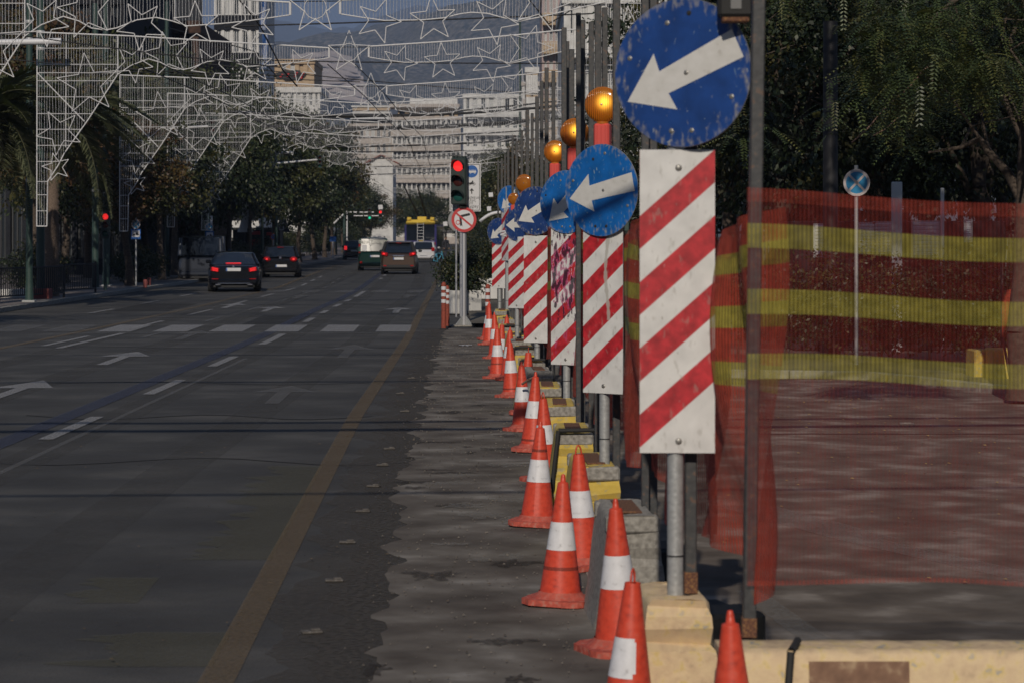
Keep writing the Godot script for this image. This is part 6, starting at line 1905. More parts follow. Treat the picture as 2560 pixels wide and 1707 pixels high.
func barrier(label: String, pos: Vector3, ln: float, turn: float, m: Material, h := 0.6, cap := true):
	# concrete block with the sloped profile of a road barrier; its end faces +z
	var o := thing("concrete_barrier", label, "barrier", pos, turn, "concrete barriers of the works")
	var pr := [Vector2(0.205, 0.0), Vector2(0.195, 0.05), Vector2(0.13, h - 0.025), Vector2(0.11, h), Vector2(-0.11, h), Vector2(-0.13, h - 0.025), Vector2(-0.195, 0.05), Vector2(-0.205, 0.0)]
	var fine := []
	for i in pr.size() - 1:
		var n := int(maxf(1.0, (pr[i + 1] - pr[i]).length() / 0.045))
		for j in n: fine.push_back(pr[i].lerp(pr[i + 1], float(j) / n))
	fine.push_back(pr[-1])
	var fn := FastNoiseLite.new()
	fn.seed = int(absf(pos.z) * 31.0 + pos.x * 7.0); fn.frequency = 7.0; fn.fractal_octaves = 3
	var rows := []
	var nz := int(ln / 0.06) + 2
	for i in nz + 1:
		var z := ln * 0.5 - ln * i / nz
		var row := []
		for p in fine:
			var k := 0.004 * fn.get_noise_3d(p.x, p.y, z)
			var edge := 1.0 if i == 0 or i == nz else (0.5 if p.y > h - 0.03 else 0.0)
			k -= maxf(0.0, fn.get_noise_3d(p.x * 1.7 + 9.0, p.y * 1.7, z * 1.7) - 0.12) * 0.07 * edge
			row.push_back(Vector3(p.x * (1.0 + k * 3.0), p.y + (k if p.y > 0.05 else 0.0) + 0.004, z + (k * 1.5 * (1.0 if i == 0 else -1.0) if i == 0 or i == nz else 0.0)))
		rows.push_back(row)
	var b := MB.new()
	b.grid(rows, false, false)
	for e in 2:
		var row: Array = rows[0] if e == 0 else rows[-1]
		for j in row.size() / 2:
			var q := row.size() - 1 - j
			if q - j < 2: b._t(row[j], row[j + 1], row[q], Vector3(0, 0, 1.0 if e == 0 else -1.0))
			else: b._q(row[j], row[j + 1], row[q - 1], row[q], Vector3(0, 0, 1.0 if e == 0 else -1.0))
	put(b, "block", m, o)
	if cap:
		for q in [-1.0, 1.0]:
			b = MB.new(); b.box(Vector3(0, h - 0.045, q * (ln * 0.5 - 0.05)), Vector3(0.285, 0.09, 0.11), Basis.IDENTITY, 0.012); put(b, "end_lug", M.concrete, o)
		b = MB.new()
		b.box(Vector3(0.0, h + 0.008, 0), Vector3(0.12, 0.012, ln * 0.7), Basis.IDENTITY, 0.003); put(b, "steel_strip", M.rust, o)

func build_row():
	# blocks along the row: [distance of the near end, length, material]
	var rows := [[9.85, 0.5, 0, "cream painted concrete barrier under the largest guide sign"], [12.65, 0.8, 2, "bare grey concrete barrier in front of the yellow ones"], [15.4, 1.0, 1, "yellow concrete barrier under the second guide sign"], [18.0, 1.0, 1, "bright yellow concrete barrier with a black edge strip"], [20.6, 1.0, 1, "pale yellow chipped concrete barrier under the graffiti covered blade"], [23.4, 1.0, 1, "yellow concrete barrier just beyond the graffiti covered blade"],
		[25.8, 0.9, 2, "small grey concrete barrier under the clean tall blade"], [27.9, 1.0, 1, "cream yellow concrete barrier with a black strap"], [31.0, 0.9, 1, "two tone yellow concrete barrier behind the cones"], [32.6, 1.0, 2, "grey capped concrete barrier under the dark blue sign"], [35.2, 1.0, 1, "far yellow concrete barrier behind the smeared cone"], [38.2, 1.0, 1, "far yellow concrete barrier behind the stacked cones"], [42.0, 1.0, 1, "last but one yellow concrete barrier near the flexible post"], [45.8, 1.2, 1, "last yellow concrete barrier of the row"]]
	for r in rows:
		var dd: float = r[0] + r[1] * 0.5
		barrier(r[3], Vector3(row_x(dd) + 0.01 * sin(dd * 3.0), 0.0, -dd), r[1], 0.022 + 0.03 * sin(dd * 2.0), [M.cream_block, M.yellow_block, M.concrete][r[2]], 0.6 + 0.012 * sin(dd), r[2] != 0)
	# black rubber strips that hang over some block edges
	for k in [[18.0, 0.12], [31.0, 0.1], [38.2, 0.1], [27.9, 0.1]]:
		var b := MB.new()
		var x0: float = row_x(k[0])
		b.path([Vector3(x0 + 0.14, 0.625, -k[0] + 0.03), Vector3(x0 - 0.14, 0.62, -k[0] + 0.03), Vector3(x0 - 0.19, 0.2, -k[0] + 0.04), Vector3(x0 - 0.225, 0.03, -k[0] + 0.04)], 0.018, 6)
		tag(put(b, "rubber_strap", M.black_rubber), "black strap hanging over the edge of a yellow barrier", "strap", "black straps on the barriers")
	# the cross row that closes the works towards the viewer
	var xs := [[1.62, 1.7], [3.4, 1.75]]
	var lb := ["cream and brown painted barrier lying across the front of the works", "cream barrier lying across the front of the works beside the brown patch"]
	for k in 2: barrier(lb[k], Vector3(xs[k][0], 0.0, -8.98), xs[k][1], PI * 0.5, M.cream_block, 0.555, false)
	var bb := MB.new()
	bb.box(Vector3(0, 0, 0), Vector3(0.37, 0.30, 0.006), Basis(Vector3.RIGHT, -0.092), 0.0)
	var patch := put(bb, "painted_patch", M.brown_paint)
	patch.position = Vector3(gx(2150, 8.83), 0.372, -8.829)
	tag(patch, "faded brown painted board on the front of the cross barrier", "board")
	bb = MB.new()
	bb.path([Vector3(gx(1995, 8.98), 0.575, -8.98), Vector3(gx(1978, 8.85), 0.555, -8.85), Vector3(gx(1965, 8.8), 0.3, -8.80), Vector3(gx(1955, 8.75), 0.1, -8.76)], 0.016, 6)
	tag(put(bb, "rubber_strap", M.black_rubber), "black strap tied over the front cross barrier", "strap")
	# posts: [px, py of the top, side row offset, width]
	var tops := [[1245, 399], [1254, 396], [1262, 386], [1270, 372], [1281, 344], [1291, 352], [1304, 325], [1318, 275], [1330, 283], [1342, 241], [1354, 203], [1366, 169], [1383, 177], [1410, 69], [1418, 103], [1429, 123], [1446, 32], [1456, 50], [1478, -40], [1495, -60], [1512, -90], [1541, -160], [1613, -400], [1632, -420]]
	for k in tops.size():
		var px: float = tops[k][0]
		var off: float = [1.08, 1.05, 1.11][k % 3]
		var d := off / ((px - 1280.0) / F + 0.0245)
		var y := hy(tops[k][1], d)
		if tops[k][1] < -30: y = 3.75
		var side := "standing among the far guide signs" if px < 1300 else ("standing between the amber lamps and the guide signs" if px < 1480 else "standing close behind the largest guide sign")
		fence_post("dark square steel fence post " + side, Vector3(gx(px, d), 0.02 if k % 2 == 0 else 0.30, -d), Vector3(gx(px + 0.6, d), y, -d), 0.042 + 0.008 * (k % 2))
	fence_post("leaning dark steel corner post that carries the orange net", at(1873, 1592, 9.16), at(1901, -40, 9.16) + Vector3(0, 0.35, 0), 0.05, 0.075)
	fence_post("dark steel post wedged beside the galvanised sign post", at(1727, 1482, 10.04), at(1727, 300, 10.06), 0.05, 0.09)
	# guide signs
	var deep := [0.010, 0.050, 0.215]; var pale := [0.006, 0.115, 0.40]; var navy := [0.012, 0.042, 0.165]
	guide_sign({"label": "largest guide sign, dark blue disc with a long white arrow over a wide striped blade", "d": 9.95, "post": 1690, "foot": 1489, "dc": [1705, 183], "dh": 370, "dw": 327, "bx0": 1597, "bx1": 1790, "bw": 188, "b0": 374, "b1": 1132, "blue": deep, "tilt": 0.43, "seed": 11, "phase": 0.0, "chips": 26})
	guide_sign({"label": "guide sign with a bright blue disc and a nearly level arrow over a streaked blade", "d": 15.6, "post": 1512, "foot": 1160, "dc": [1503, 476], "dh": 230, "dw": 176, "bx0": 1459, "bx1": 1556, "bw": 97, "b0": 502, "b1": 983, "blue": pale, "tilt": 0.2, "seed": 22, "phase": 0.0, "chips": 60, "streak": true})
	guide_sign({"label": "guide sign with pink and black graffiti on its striped blade", "d": 21.7, "post": 1417, "foot": 997, "dc": [1416, 505], "dh": 158, "dw": 130, "bx0": 1378, "bx1": 1448, "bw": 70, "b0": 566, "b1": 912, "blue": pale, "tilt": 0.75, "seed": 33, "phase": 0.0, "chips": 60, "graffiti": true})
	guide_sign({"label": "guide sign with a dark blue disc over a clean tall striped blade", "d": 28.0, "post": 1343, "foot": 903, "dc": [1338, 527], "dh": 121, "dw": 106, "bx0": 1309, "bx1": 1369, "bw": 59, "b0": 589, "b1": 857, "blue": navy, "tilt": 0.5, "seed": 44, "phase": 0.0, "chips": 45})
	guide_sign({"label": "guide sign with a dark blue disc and a level arrow beyond the clean blade", "d": 34.8, "post": 1293, "foot": 842, "dc": [1296, 562], "dh": 84, "dw": 70, "bx0": 1271, "bx1": 1311, "bw": 40, "b0": 592, "b1": 771, "blue": navy, "tilt": 0.02, "seed": 55, "phase": 0.0, "chips": 40})
	guide_sign({"label": "farthest guide sign with a scratched blue disc over a short blade", "d": 47.0, "post": 1249, "foot": 775, "dc": [1246, 578], "dh": 66, "dw": 56, "bx0": 1230, "bx1": 1263, "bw": 33, "b0": 572, "b1": 721, "blue": navy, "tilt": 0.7, "seed": 66, "phase": 0.0, "chips": 40})
	guide_sign({"label": "high mounted guide sign with a bright blue disc over a narrow turned blade", "d": 45.5, "post": 1268, "foot": 774, "dc": [1273, 500], "dh": 72, "dw": 58, "bx0": 1254, "bx1": 1272, "bw": 18, "b0": 520, "b1": 652, "blue": pale, "tilt": 0.75, "seed": 77, "phase": 0.0, "chips": 30})
	var tb := MB.new()
	tb.path([at(1246, 583, 36.9), at(1256, 579, 36.85), at(1267, 578, 36.8), at(1264, 584, 36.8), at(1252, 587, 36.85), at(1266, 590, 36.8)], 0.018, 6)
	tag(put(tb, "tape_knot", M.sign_white), "crumpled white tape tied round the narrow turned blade", "tape")
	# amber lamps
	warning_lamp("lit amber warning lamp just behind the largest blue disc", 1507, 262, 16.2, 43, true, 1.5)
	warning_lamp("lit amber warning lamp, middle one of the three bright lamps", 1437, 332, 20.8, 35, true, 1.6)
	warning_lamp("lit amber warning lamp, lowest of the three bright lamps", 1388, 379, 24.6, 27, true, 1.5)
	warning_lamp("dull amber warning lamp above the dark blue discs", 1311, 458, 34.0, 21, false, 1.4)
	warning_lamp("dull amber warning lamp in front of the bright far disc", 1284, 497, 40.0, 14, false, 1.4)
	# case of a lamp that hangs in at the top beside the corner post
	var lp := at(1838, 4, 9.75)
	var o := thing("lamp_case", "black and red lamp case fixed high on the corner post", "lamp", lp)
	bb = MB.new(); bb.box(Vector3(0, 0, 0), Vector3(0.14, 0.13, 0.1), Basis.IDENTITY, 0.012); put(bb, "socket", M.black_rubber, o)
	bb = MB.new(); bb.box(Vector3(0.0, 0.0, 0.052), Vector3(0.045, 0.07, 0.006), Basis.IDENTITY, 0.002); put(bb, "label_patch", mat(lin(0.16, 0.16, 0.16), 0.6), o)
	bb = MB.new(); bb.box(Vector3(0, 0.15, 0), Vector3(0.13, 0.16, 0.09), Basis.IDENTITY, 0.012); put(bb, "battery_case", M.lamp_red, o)
	bb = MB.new(); bb.box(Vector3(0, -0.075, 0), Vector3(0.11, 0.02, 0.08), Basis.IDENTITY, 0.004); put(bb, "bracket", M.rust, o)
	# black weights and beams tucked between the blocks under the net
	for k in [[11.9, 0.62, 0.55, 0.24, 0.5, "dark rubber foot block between the cream and grey barriers"], [11.2, 0.72, 0.72, 0.34, 0.3, "dark timber beam lying behind the cream barrier"], [14.6, 0.6, 0.6, 0.2, 0.4, "dark rubber foot block beside the second sign post"]]:
		bb = MB.new(); bb.box(Vector3.ZERO, Vector3(0.34, k[3], k[4]), Basis(Vector3.UP, 0.3), 0.02)
		var q := put(bb, "foot_block", M.black_rubber)
		q.position = Vector3(row_x(k[0]) + 0.32, k[3] * 0.5 + 0.004, -k[0])
		tag(q, k[5], "block")

func build_cones():
	# one cone: square foot with worn edges, hollow cone, white band, tip with a slot
	var H := 0.75
	var pts := func(y: float) -> float: return lerpf(0.125, 0.030, (y - 0.035) / (H - 0.075))
	var body := MB.new()
	var pr := []
	for k in 13:
		var y := lerpf(0.035, H - 0.055, k / 12.0)
		pr.push_back(Vector2(pts.call(y), y))
	body.lathe(pr, 28)
	var tip := MB.new()
	tip.lathe([Vector2(pts.call(H - 0.055), H - 0.055), Vector2(0.030, H - 0.05), Vector2(0.017, H - 0.045), Vector2(0.014, H - 0.02), Vector2(0.010, H - 0.003), Vector2(0.0, H)], 16)
	var loop := MB.new()
	var lp := []
	for k in 9:
		var a := PI * k / 8.0
		lp.push_back(Vector3(cos(a) * 0.020, H - 0.055 + sin(a) * 0.055, 0))
	loop.path(lp, 0.005, 6)
	var band := MB.new()
	band.lathe([Vector2(pts.call(0.315) + 0.0015, 0.315), Vector2(pts.call(0.475) + 0.0015, 0.475)], 28)
	var foot_m := MB.new()
	var fp := PackedVector2Array()
	for k in 32:
		var a := TAU * k / 32.0
		var q := 0.19 / maxf(absf(cos(a)), absf(sin(a)))
		q = minf(q, 0.225) * (1.0 + 0.018 * sin(k * 2.7))
		fp.push_back(Vector2(cos(a) * q, sin(a) * q))
	foot_m.plate(fp, 0.034, Basis(Vector3(1, 0, 0), Vector3(0, 0, -1), Vector3(0, 1, 0)), Vector3(0, 0.037, 0))
	foot_m.lathe([Vector2(0.165, 0.036), Vector2(0.135, 0.055), Vector2(0.125, 0.075)], 28)
	var ms := {"shell": body.mesh(), "tip": tip.mesh(), "loop": loop.mesh(), "band": band.mesh(), "foot": foot_m.mesh()}
	# [px, base row or distance by s, tip kind, label]
	var far := "orange cone with a white band in the far cluster by the flexible post"
	var cs := [[1838, 702, 0, "plain tipped cone in front of the cream cross barrier"], [1567, 622, 1, "cone with a torn white band in front of the cream barrier"], [1550, 500, 0, "cone partly hidden behind the one with the torn band"], [1400, 443, 0, "cone standing clear on the dirt left of the grey barrier"], [1455, 400, 1, "cone with a wire loop in front of the black edged barrier"], [1343, 349, 0, "cone with a grey scuff ring at its foot half"], [1365, 296, 1, "cone pressed against the pale yellow chipped barrier"], [1333, 261, 0, "cone with a small red nick in its white band"], [1308, 236, 0, "cone with a stick leaning on it"],
		[1316, 217, 1, "cone in front of the small grey barrier"], [1280, 196, 0, "cone at the left edge of the row beyond the stick"], [1272, 176, 0, "cone with a smeared red and white band"], [1245, 174, 0, "cone standing left of the smeared one"], [1251, 163, 1, far], [1240, 150, 0, far], [1266, 151, 0, far], [1224, 134, 0, far], [1219, 128, 0, far]]
	for k in cs.size():
		var c: Array = cs[k]
		var d: float = F / c[1]
		var o := thing("traffic_cone", c[3], "traffic cone", Vector3(gx(c[0], d), 0.009, -d), k * 0.83 + 0.3, "orange traffic cones along the barriers")
		o.rotation.x = 0.035 * sin(k * 2.3); o.rotation.z = 0.03 * sin(k * 4.1 + 1.0)
		o.scale = Vector3.ONE * (1.0 + 0.025 * sin(k * 3.7))
		use(ms.foot, "foot", M.cone_foot, o)
		var sh := use(ms.shell, "shell", M.cone, o)
		use(ms.loop if c[2] == 1 else ms.tip, "tip", M.cone, sh)
		if k == 0: use(ms.band, "white_band", M.cone_band, o, Transform3D(Basis.IDENTITY, Vector3(0, 0, 0)))
		elif k == 1:
			var tb := MB.new()
			for j in 20:
				var w0 := -1.7 + j * 0.1 - o.rotation.y; var w1 := w0 + 0.1
				var top: float = 0.475 - (0.015 if j == 19 else 0.0); var bot: float = 0.315 + (0.02 if j > 17 else 0.0)
				var rb: float = pts.call(bot) + 0.0016; var rt: float = pts.call(top) + 0.0016
				if j == 19: tb.quad(Vector3(sin(w0) * rb, bot, cos(w0) * rb), Vector3(sin(w0 + 0.05) * rb, bot, cos(w0 + 0.05) * rb), Vector3(sin(w1) * rt, top, cos(w1) * rt), Vector3(sin(w0) * rt, top, cos(w0) * rt))
				else: tb.quad(Vector3(sin(w0) * rb, bot, cos(w0) * rb), Vector3(sin(w1) * rb, bot, cos(w1) * rb), Vector3(sin(w1) * rt, top, cos(w1) * rt), Vector3(sin(w0) * rt, top, cos(w0) * rt))
			put(tb, "torn_band", M.cone_band, o)
		else: use(ms.band, "white_band", M.cone_band, o)
		if k in [3, 5, 7, 10, 12]:
			for q in 1:
				var y0: float = [0.20, 0.10, 0.53][(k + q) % 3]
				var sc := MB.new(); sc.lathe([Vector2(pts.call(y0) + 0.001, y0), Vector2(pts.call(y0 + 0.02 + 0.02 * q) + 0.001, y0 + 0.02 + 0.02 * q)], 28); put(sc, "scuff", M.scuff, sh)
		if k == 8:
			var sb := MB.new()
			sb.path([at(1305, 960, d - 0.2), at(1322, 948, d - 0.25), at(1338, 941, d - 0.2)], 0.012, 6)
			tag(put(sb, "stick", M.twig), "dark stick caught across the tips of two cones", "stick")

func build_net():
	# across the front: from the corner post out of the frame to the right
	var wob := func(x: float, y: float) -> float: return 0.035 * sin(x * 3.1 + y * 1.7) + 0.02 * sin(x * 7.3 - y * 2.0)
	var o := thing("safety_net", "orange safety net with yellow bands stretched across the front of the works", "net")
	var d := 9.1
	var band_at := func(t: float) -> Array: return [lerpf(0.77, 0.755, t), lerpf(2.265, 2.185, minf(1.0, t * 1.9))]
	var strips := [["orange_strip", 0.0, 0.012, M.net_hem], ["orange_strip", 0.012, 0.520, M.net_orange], ["yellow_strip", 0.520, 0.584, M.net_yellow], ["orange_strip", 0.584, 0.682, M.net_orange], ["yellow_strip", 0.682, 0.745, M.net_yellow], ["orange_strip", 0.745, 0.848, M.net_orange], ["yellow_strip", 0.848, 0.910, M.net_yellow], ["orange_strip", 0.910, 0.965, M.net_orange], ["top_hem", 0.965, 1.0, M.net_hem]]
	var x0 := gx(1868, d); var x1 := x0 + 2.9
	for s in strips:
		var rows := []
		for i in 5:
			var row := []
			var v: float = lerpf(s[1], s[2], i / 4.0)
			for j in 53:
				var t := j / 52.0
				var lim: Array = band_at.call(t)
				var x := lerpf(x0, x1, t)
				var y: float = lerpf(lim[0], lim[1], v)
				row.push_back(Vector3(x, y + 0.008 * sin(x * 5.0 + v * 3.0), -d + wob.call(x, y) * minf(1.0, t * 6.0)))
			rows.push_back(row)
		var b := MB.new()
		b.grid(rows)
		for i in b.u.size(): b.u[i] = Vector2(b.v[i].x * 2.6, b.v[i].y * 1.0)
		put(b, s[0], s[3], o)
	# along the barriers: slack and bunched between the posts
	o = thing("safety_net", "slack orange and yellow net hung behind the row of guide signs", "net", Vector3.ZERO)
	strips = [["orange_strip", 0.0, 0.53, M.fold_orange], ["yellow_strip", 0.53, 0.60, M.fold_yellow], ["orange_strip", 0.60, 0.70, M.fold_orange], ["yellow_strip", 0.70, 0.765, M.fold_yellow], ["orange_strip", 0.765, 0.86, M.fold_orange], ["yellow_strip", 0.86, 0.92, M.fold_yellow], ["orange_strip", 0.92, 1.0, M.fold_orange]]
	for s in strips:
		var rows := []
		for i in 9:
			var row := []
			var v: float = lerpf(s[1], s[2], i / 8.0)
			for j in 241:
				var t := pow(j / 240.0, 1.5)
				var dd := lerpf(9.12, 40.0, t)
				var sag := absf(sin((dd - 9.12) * 1.1)) * 0.12
				var y := lerpf(0.72 + 0.06 * sin(dd * 2.0), 2.2 - sag, v)
				var x := row_x(dd) + 0.25 - 0.05 * clampf((dd - 9.1) * 0.5, 0, 1) + 0.055 * sin(dd * 4.1 + v * 2.6) + 0.03 * sin(dd * 11.0 - v * 5.0) + (0.02 * sin(dd * 13.0 + v * 3.0) if dd < 10.8 else 0.0)
				row.push_back(Vector3(x, y, -dd))
			rows.push_back(row)
		var b := MB.new()
		b.grid(rows)
		for i in b.u.size(): b.u[i] = Vector2(b.v[i].z * 2.6, b.v[i].y)
		put(b, s[0], s[3], o)

# ---------- park side, left pavement, litter ----------
func build_right_side():
	# park railing: posts and bars
	var o := thing("park_railing", "tall dark green park railing under the trees", "railing", Vector3(2.2, 0.1, -46.0))
	var b: MB
	for k in 5:
		b = MB.new(); b.box(Vector3(k * 2.4, 1.1, 0), Vector3(0.09, 2.2, 0.09), Basis.IDENTITY, 0.01); put(b, "post", M.pole_green, o)
	for y in [0.3, 2.0]:
		b = MB.new(); b.box(Vector3(4.8, y, 0), Vector3(9.6, 0.05, 0.03)); put(b, "rail", M.pole_green, o)
	var bm := MB.new()
	bm.box(Vector3(0, 1.1, 0), Vector3(0.022, 2.1, 0.022))
	var mesh := bm.mesh()
	for k in 78: 
		if k % 20 != 0: use(mesh, "bar", M.pole_green, o, Transform3D(Basis.IDENTITY, Vector3(k * 0.12 + 0.06, 0, 0.0)))
	# clipped hedge behind it
	o = thing("hedge", "waist high dark hedge between the works and the park kiosk", "hedge", Vector3(7.0, 0.1, -37.6))
	use(crown_mesh(801, Vector3(5.6, 0.85, 0.45), 420, 70, 0.07, DEEP, 0.3), "foliage", M.leaf, o, Transform3D(Basis.IDENTITY, Vector3(0, 0.85, 0)))
	b = MB.new()
	for k in 12: b.tube(Vector3(-4.2 + k * 0.75, 0, 0), Vector3(-4.2 + k * 0.75, 1.0, 0), 0.02, 0.01, 5)
	put(b, "stems", M.bark, o)
	# orange tree glimpsed beyond the railing
	o = thing("orange_tree", "small orange tree with ripe fruit beyond the park railing", "tree", Vector3(gx(2010, 62.0), 0.1, -62.0))
	b = MB.new(); b.path([Vector3.ZERO, Vector3(0.05, 1.2, 0), Vector3(0, 2.4, 0)], 0.08, 8, false, 0.05); put(b, "trunk", M.bark, o)
	use(crown_mesh(803, Vector3(1.3, 1.3, 1.2), 90, 80, 0.1, GREENS, 0.3), "crown", M.leaf, o, Transform3D(Basis.IDENTITY, Vector3(0, 2.9, 0)))
	var fr := SphereMesh.new()
	fr.radius = 0.045; fr.height = 0.09; fr.radial_segments = 10; fr.rings = 6
	for k in 14:
		use(fr, "fruit", mat(lin(0.55, 0.20, 0.03), 0.5) if k == 0 else T.fruit, o, Transform3D(Basis.IDENTITY, Vector3(rng.randf_range(-0.9, 0.9), 2.9 + rng.randf_range(-1.0, 0.9), 1.05 + rng.randf_range(-0.1, 0.2))))
		if k == 0: T.fruit = mat(lin(0.55, 0.20, 0.03), 0.5)
	# no stopping sign on its post
	var d := 36.4
	o = thing("no_stopping_sign", "faded round no stopping sign in the shade above the orange net", "sign", Vector3(gx(2142, d), 0.1, -d))
	b = MB.new(); b.tube(Vector3.ZERO, Vector3(0, hy(430, d), -0.02), 0.03); put(b, "post", M.galv, o)
	round_sign(o, Vector3(0, hy(457, d) - 0.1, 0.03), 34.0 * d / F, "no_stopping", 0.1)
	# pale roller shutters of a kiosk behind the hedge
	d = 40.5
	o = thing("park_kiosk", "park kiosk with pale ribbed shutters behind the hedge", "kiosk", Vector3(gx(2240, d), 0.1, -d))
	b = MB.new(); b.box(Vector3(0.1, 1.1, -1.3), Vector3(3.6, 2.2, 2.2), Basis.IDENTITY, 0.02); put(b, "wall", M.slate_wall, o)
	for k in [[2052, 22, 563, 640], [2171, 38, 560, 632], [2223, 64, 558, 632], [2319, 63, 556, 640], [2426, 13, 553, 602]]:
		var fr2 := MB.new()
		var w: float = k[1] * d / F; var y0 := hy(k[3], d) - 0.1; var y1 := hy(k[2], d) - 0.1
		fr2.box(Vector3(gx(k[0], d) - o.position.x, (y0 + y1) * 0.5, -0.16), Vector3(w + 0.06, y1 - y0 + 0.06, 0.04)); 
		var sh := put(fr2, "shutter", M.galv, o)
		var n := 9
		for j in n:
			fr2 = MB.new(); fr2.box(Vector3(gx(k[0], d) - o.position.x, lerpf(y0, y1, (j + 0.5) / n), -0.13), Vector3(w, (y1 - y0) / n * 0.86, 0.03), Basis(Vector3.RIGHT, 0.12), 0.006); put(fr2, "slat", M.sign_white, sh)
	for k in [[2243, 455, 26], [2357, 470, 8]]:
		b = MB.new(); b.box(Vector3(0, (hy(k[1], 40.2) - 0.1) * 0.5, 0), Vector3(k[2] * 40.2 / F, hy(k[1], 40.2) - 0.1, 0.08), Basis.IDENTITY, 0.01)
		var q := put(b, "white_post", M.white_wall)
		q.position = Vector3(gx(k[0], 40.2), 0.1, -40.2)
		tag(q, "broad white post in the park beside the ribbed shutters" if k[2] > 20 else "slim white post in the park beside the ribbed shutters", "post")
	# thick trunk and a dark leaning shelter frame
	b = MB.new(); b.lathe([Vector2(0.2, 0.0), Vector2(0.125, 0.4), Vector2(0.115, 5.5)], 14)
	var tk := put(b, "utility_pole", M.ink)
	tk.position = foot(2077, 38.6); tag(tk, "thick black utility pole beside the no stopping sign", "pole")
	d = 48.0
	o = thing("shelter", "dark leaning shelter roof frame under the trees at the right", "shelter", Vector3(gx(2480, d), 0.1, -d))
	b = MB.new()
	b.tube(Vector3(-0.55, hy(450, d), 0), Vector3(0.45, hy(250, d), 0), 0.06); put(b, "strut", M.trim, o)
	b = MB.new(); b.plate(PackedVector2Array([Vector2(-0.7, 1.9), Vector2(0.9, 1.9), Vector2(0.9, 4.4), Vector2(0.35, 4.4)]), 0.05, Basis.IDENTITY, Vector3(0, 0.9, -0.1)); put(b, "roof_panel", M.slate_wall, o)
	for x in [-0.6, 0.8]:
		b = MB.new(); b.box(Vector3(x, 1.4, -0.1), Vector3(0.1, 2.8, 0.1)); put(b, "post", M.trim, o)
	# yellow blocks, posts and a piece of net at the far corner of the works
	for k in [[2444, 33.6, 0.2, 0.47, "narrow yellow concrete block at the far corner of the works"], [2530, 33.2, 0.64, 0.5, "wide yellow concrete block with a strap at the far corner of the works"]]:
		b = MB.new(); b.box(Vector3(0, k[3] * 0.5, 0), Vector3(k[2], k[3], 0.5), Basis(Vector3.UP, 0.06), 0.02)
		var q := put(b, "concrete_block", M.yellow_block)
		q.position = Vector3(gx(k[0], k[1]), 0.004, -k[1]); tag(q, k[4], "block", "yellow blocks at the far corner")
	fence_post("thin dark post at the far corner of the works beside the yellow blocks", Vector3(gx(2507, 33.6), 0.1, -33.6), Vector3(gx(2505, 33.6), 2.3, -33.6), 0.035)
	b = MB.new(); b.path([at(2507, 845, 32.8), at(2515, 880, 32.7), at(2527, 945, 32.6)], 0.02, 6)
	tag(put(b, "rubber_strap", M.black_rubber), "dark strap slanting down over the wide yellow block", "strap")
	b = MB.new()
	var rows := []
	for i in 4:
		var row := []
		for j in 12: row.push_back(Vector3(gx(2507, 33.5) + j * 0.14, 0.62 + i * 0.22 + 0.03 * sin(j * 1.3), -33.55 + 0.04 * sin(j * 2.0 + i)))
		rows.push_back(row)
	b.grid(rows)
	for i in b.u.size(): b.u[i] = Vector2(b.v[i].x * 2.0, b.v[i].y)
	tag(put(b, "safety_net", M.fold_orange), "short piece of red net hung over the yellow blocks at the far corner", "net")
	b = MB.new(); b.tube(Vector3(-0.35, 0, 0), Vector3(0.35, 0, 0), 0.045, -1.0, 12)
	var pipe := put(b, "pipe", M.rust)
	pipe.position = at(2280, 956, 33.7); pipe.position.y = 0.055; pipe.rotation.y = -0.15
	tag(pipe, "short rusty pipe lying on the works floor by the kerb", "pipe")
	b = MB.new()
	b.lathe([Vector2(0.075, 0.0), Vector2(0.085, 0.012), Vector2(0.075, 0.022), Vector2(0.058, 0.022), Vector2(0.055, 0.006)], 22)
	var cap := put(b, "ring", M.concrete)
	cap.position = Vector3(gx(2268, 26.2), 0.005, -26.2); tag(cap, "small round ring lying on the works floor", "ring")

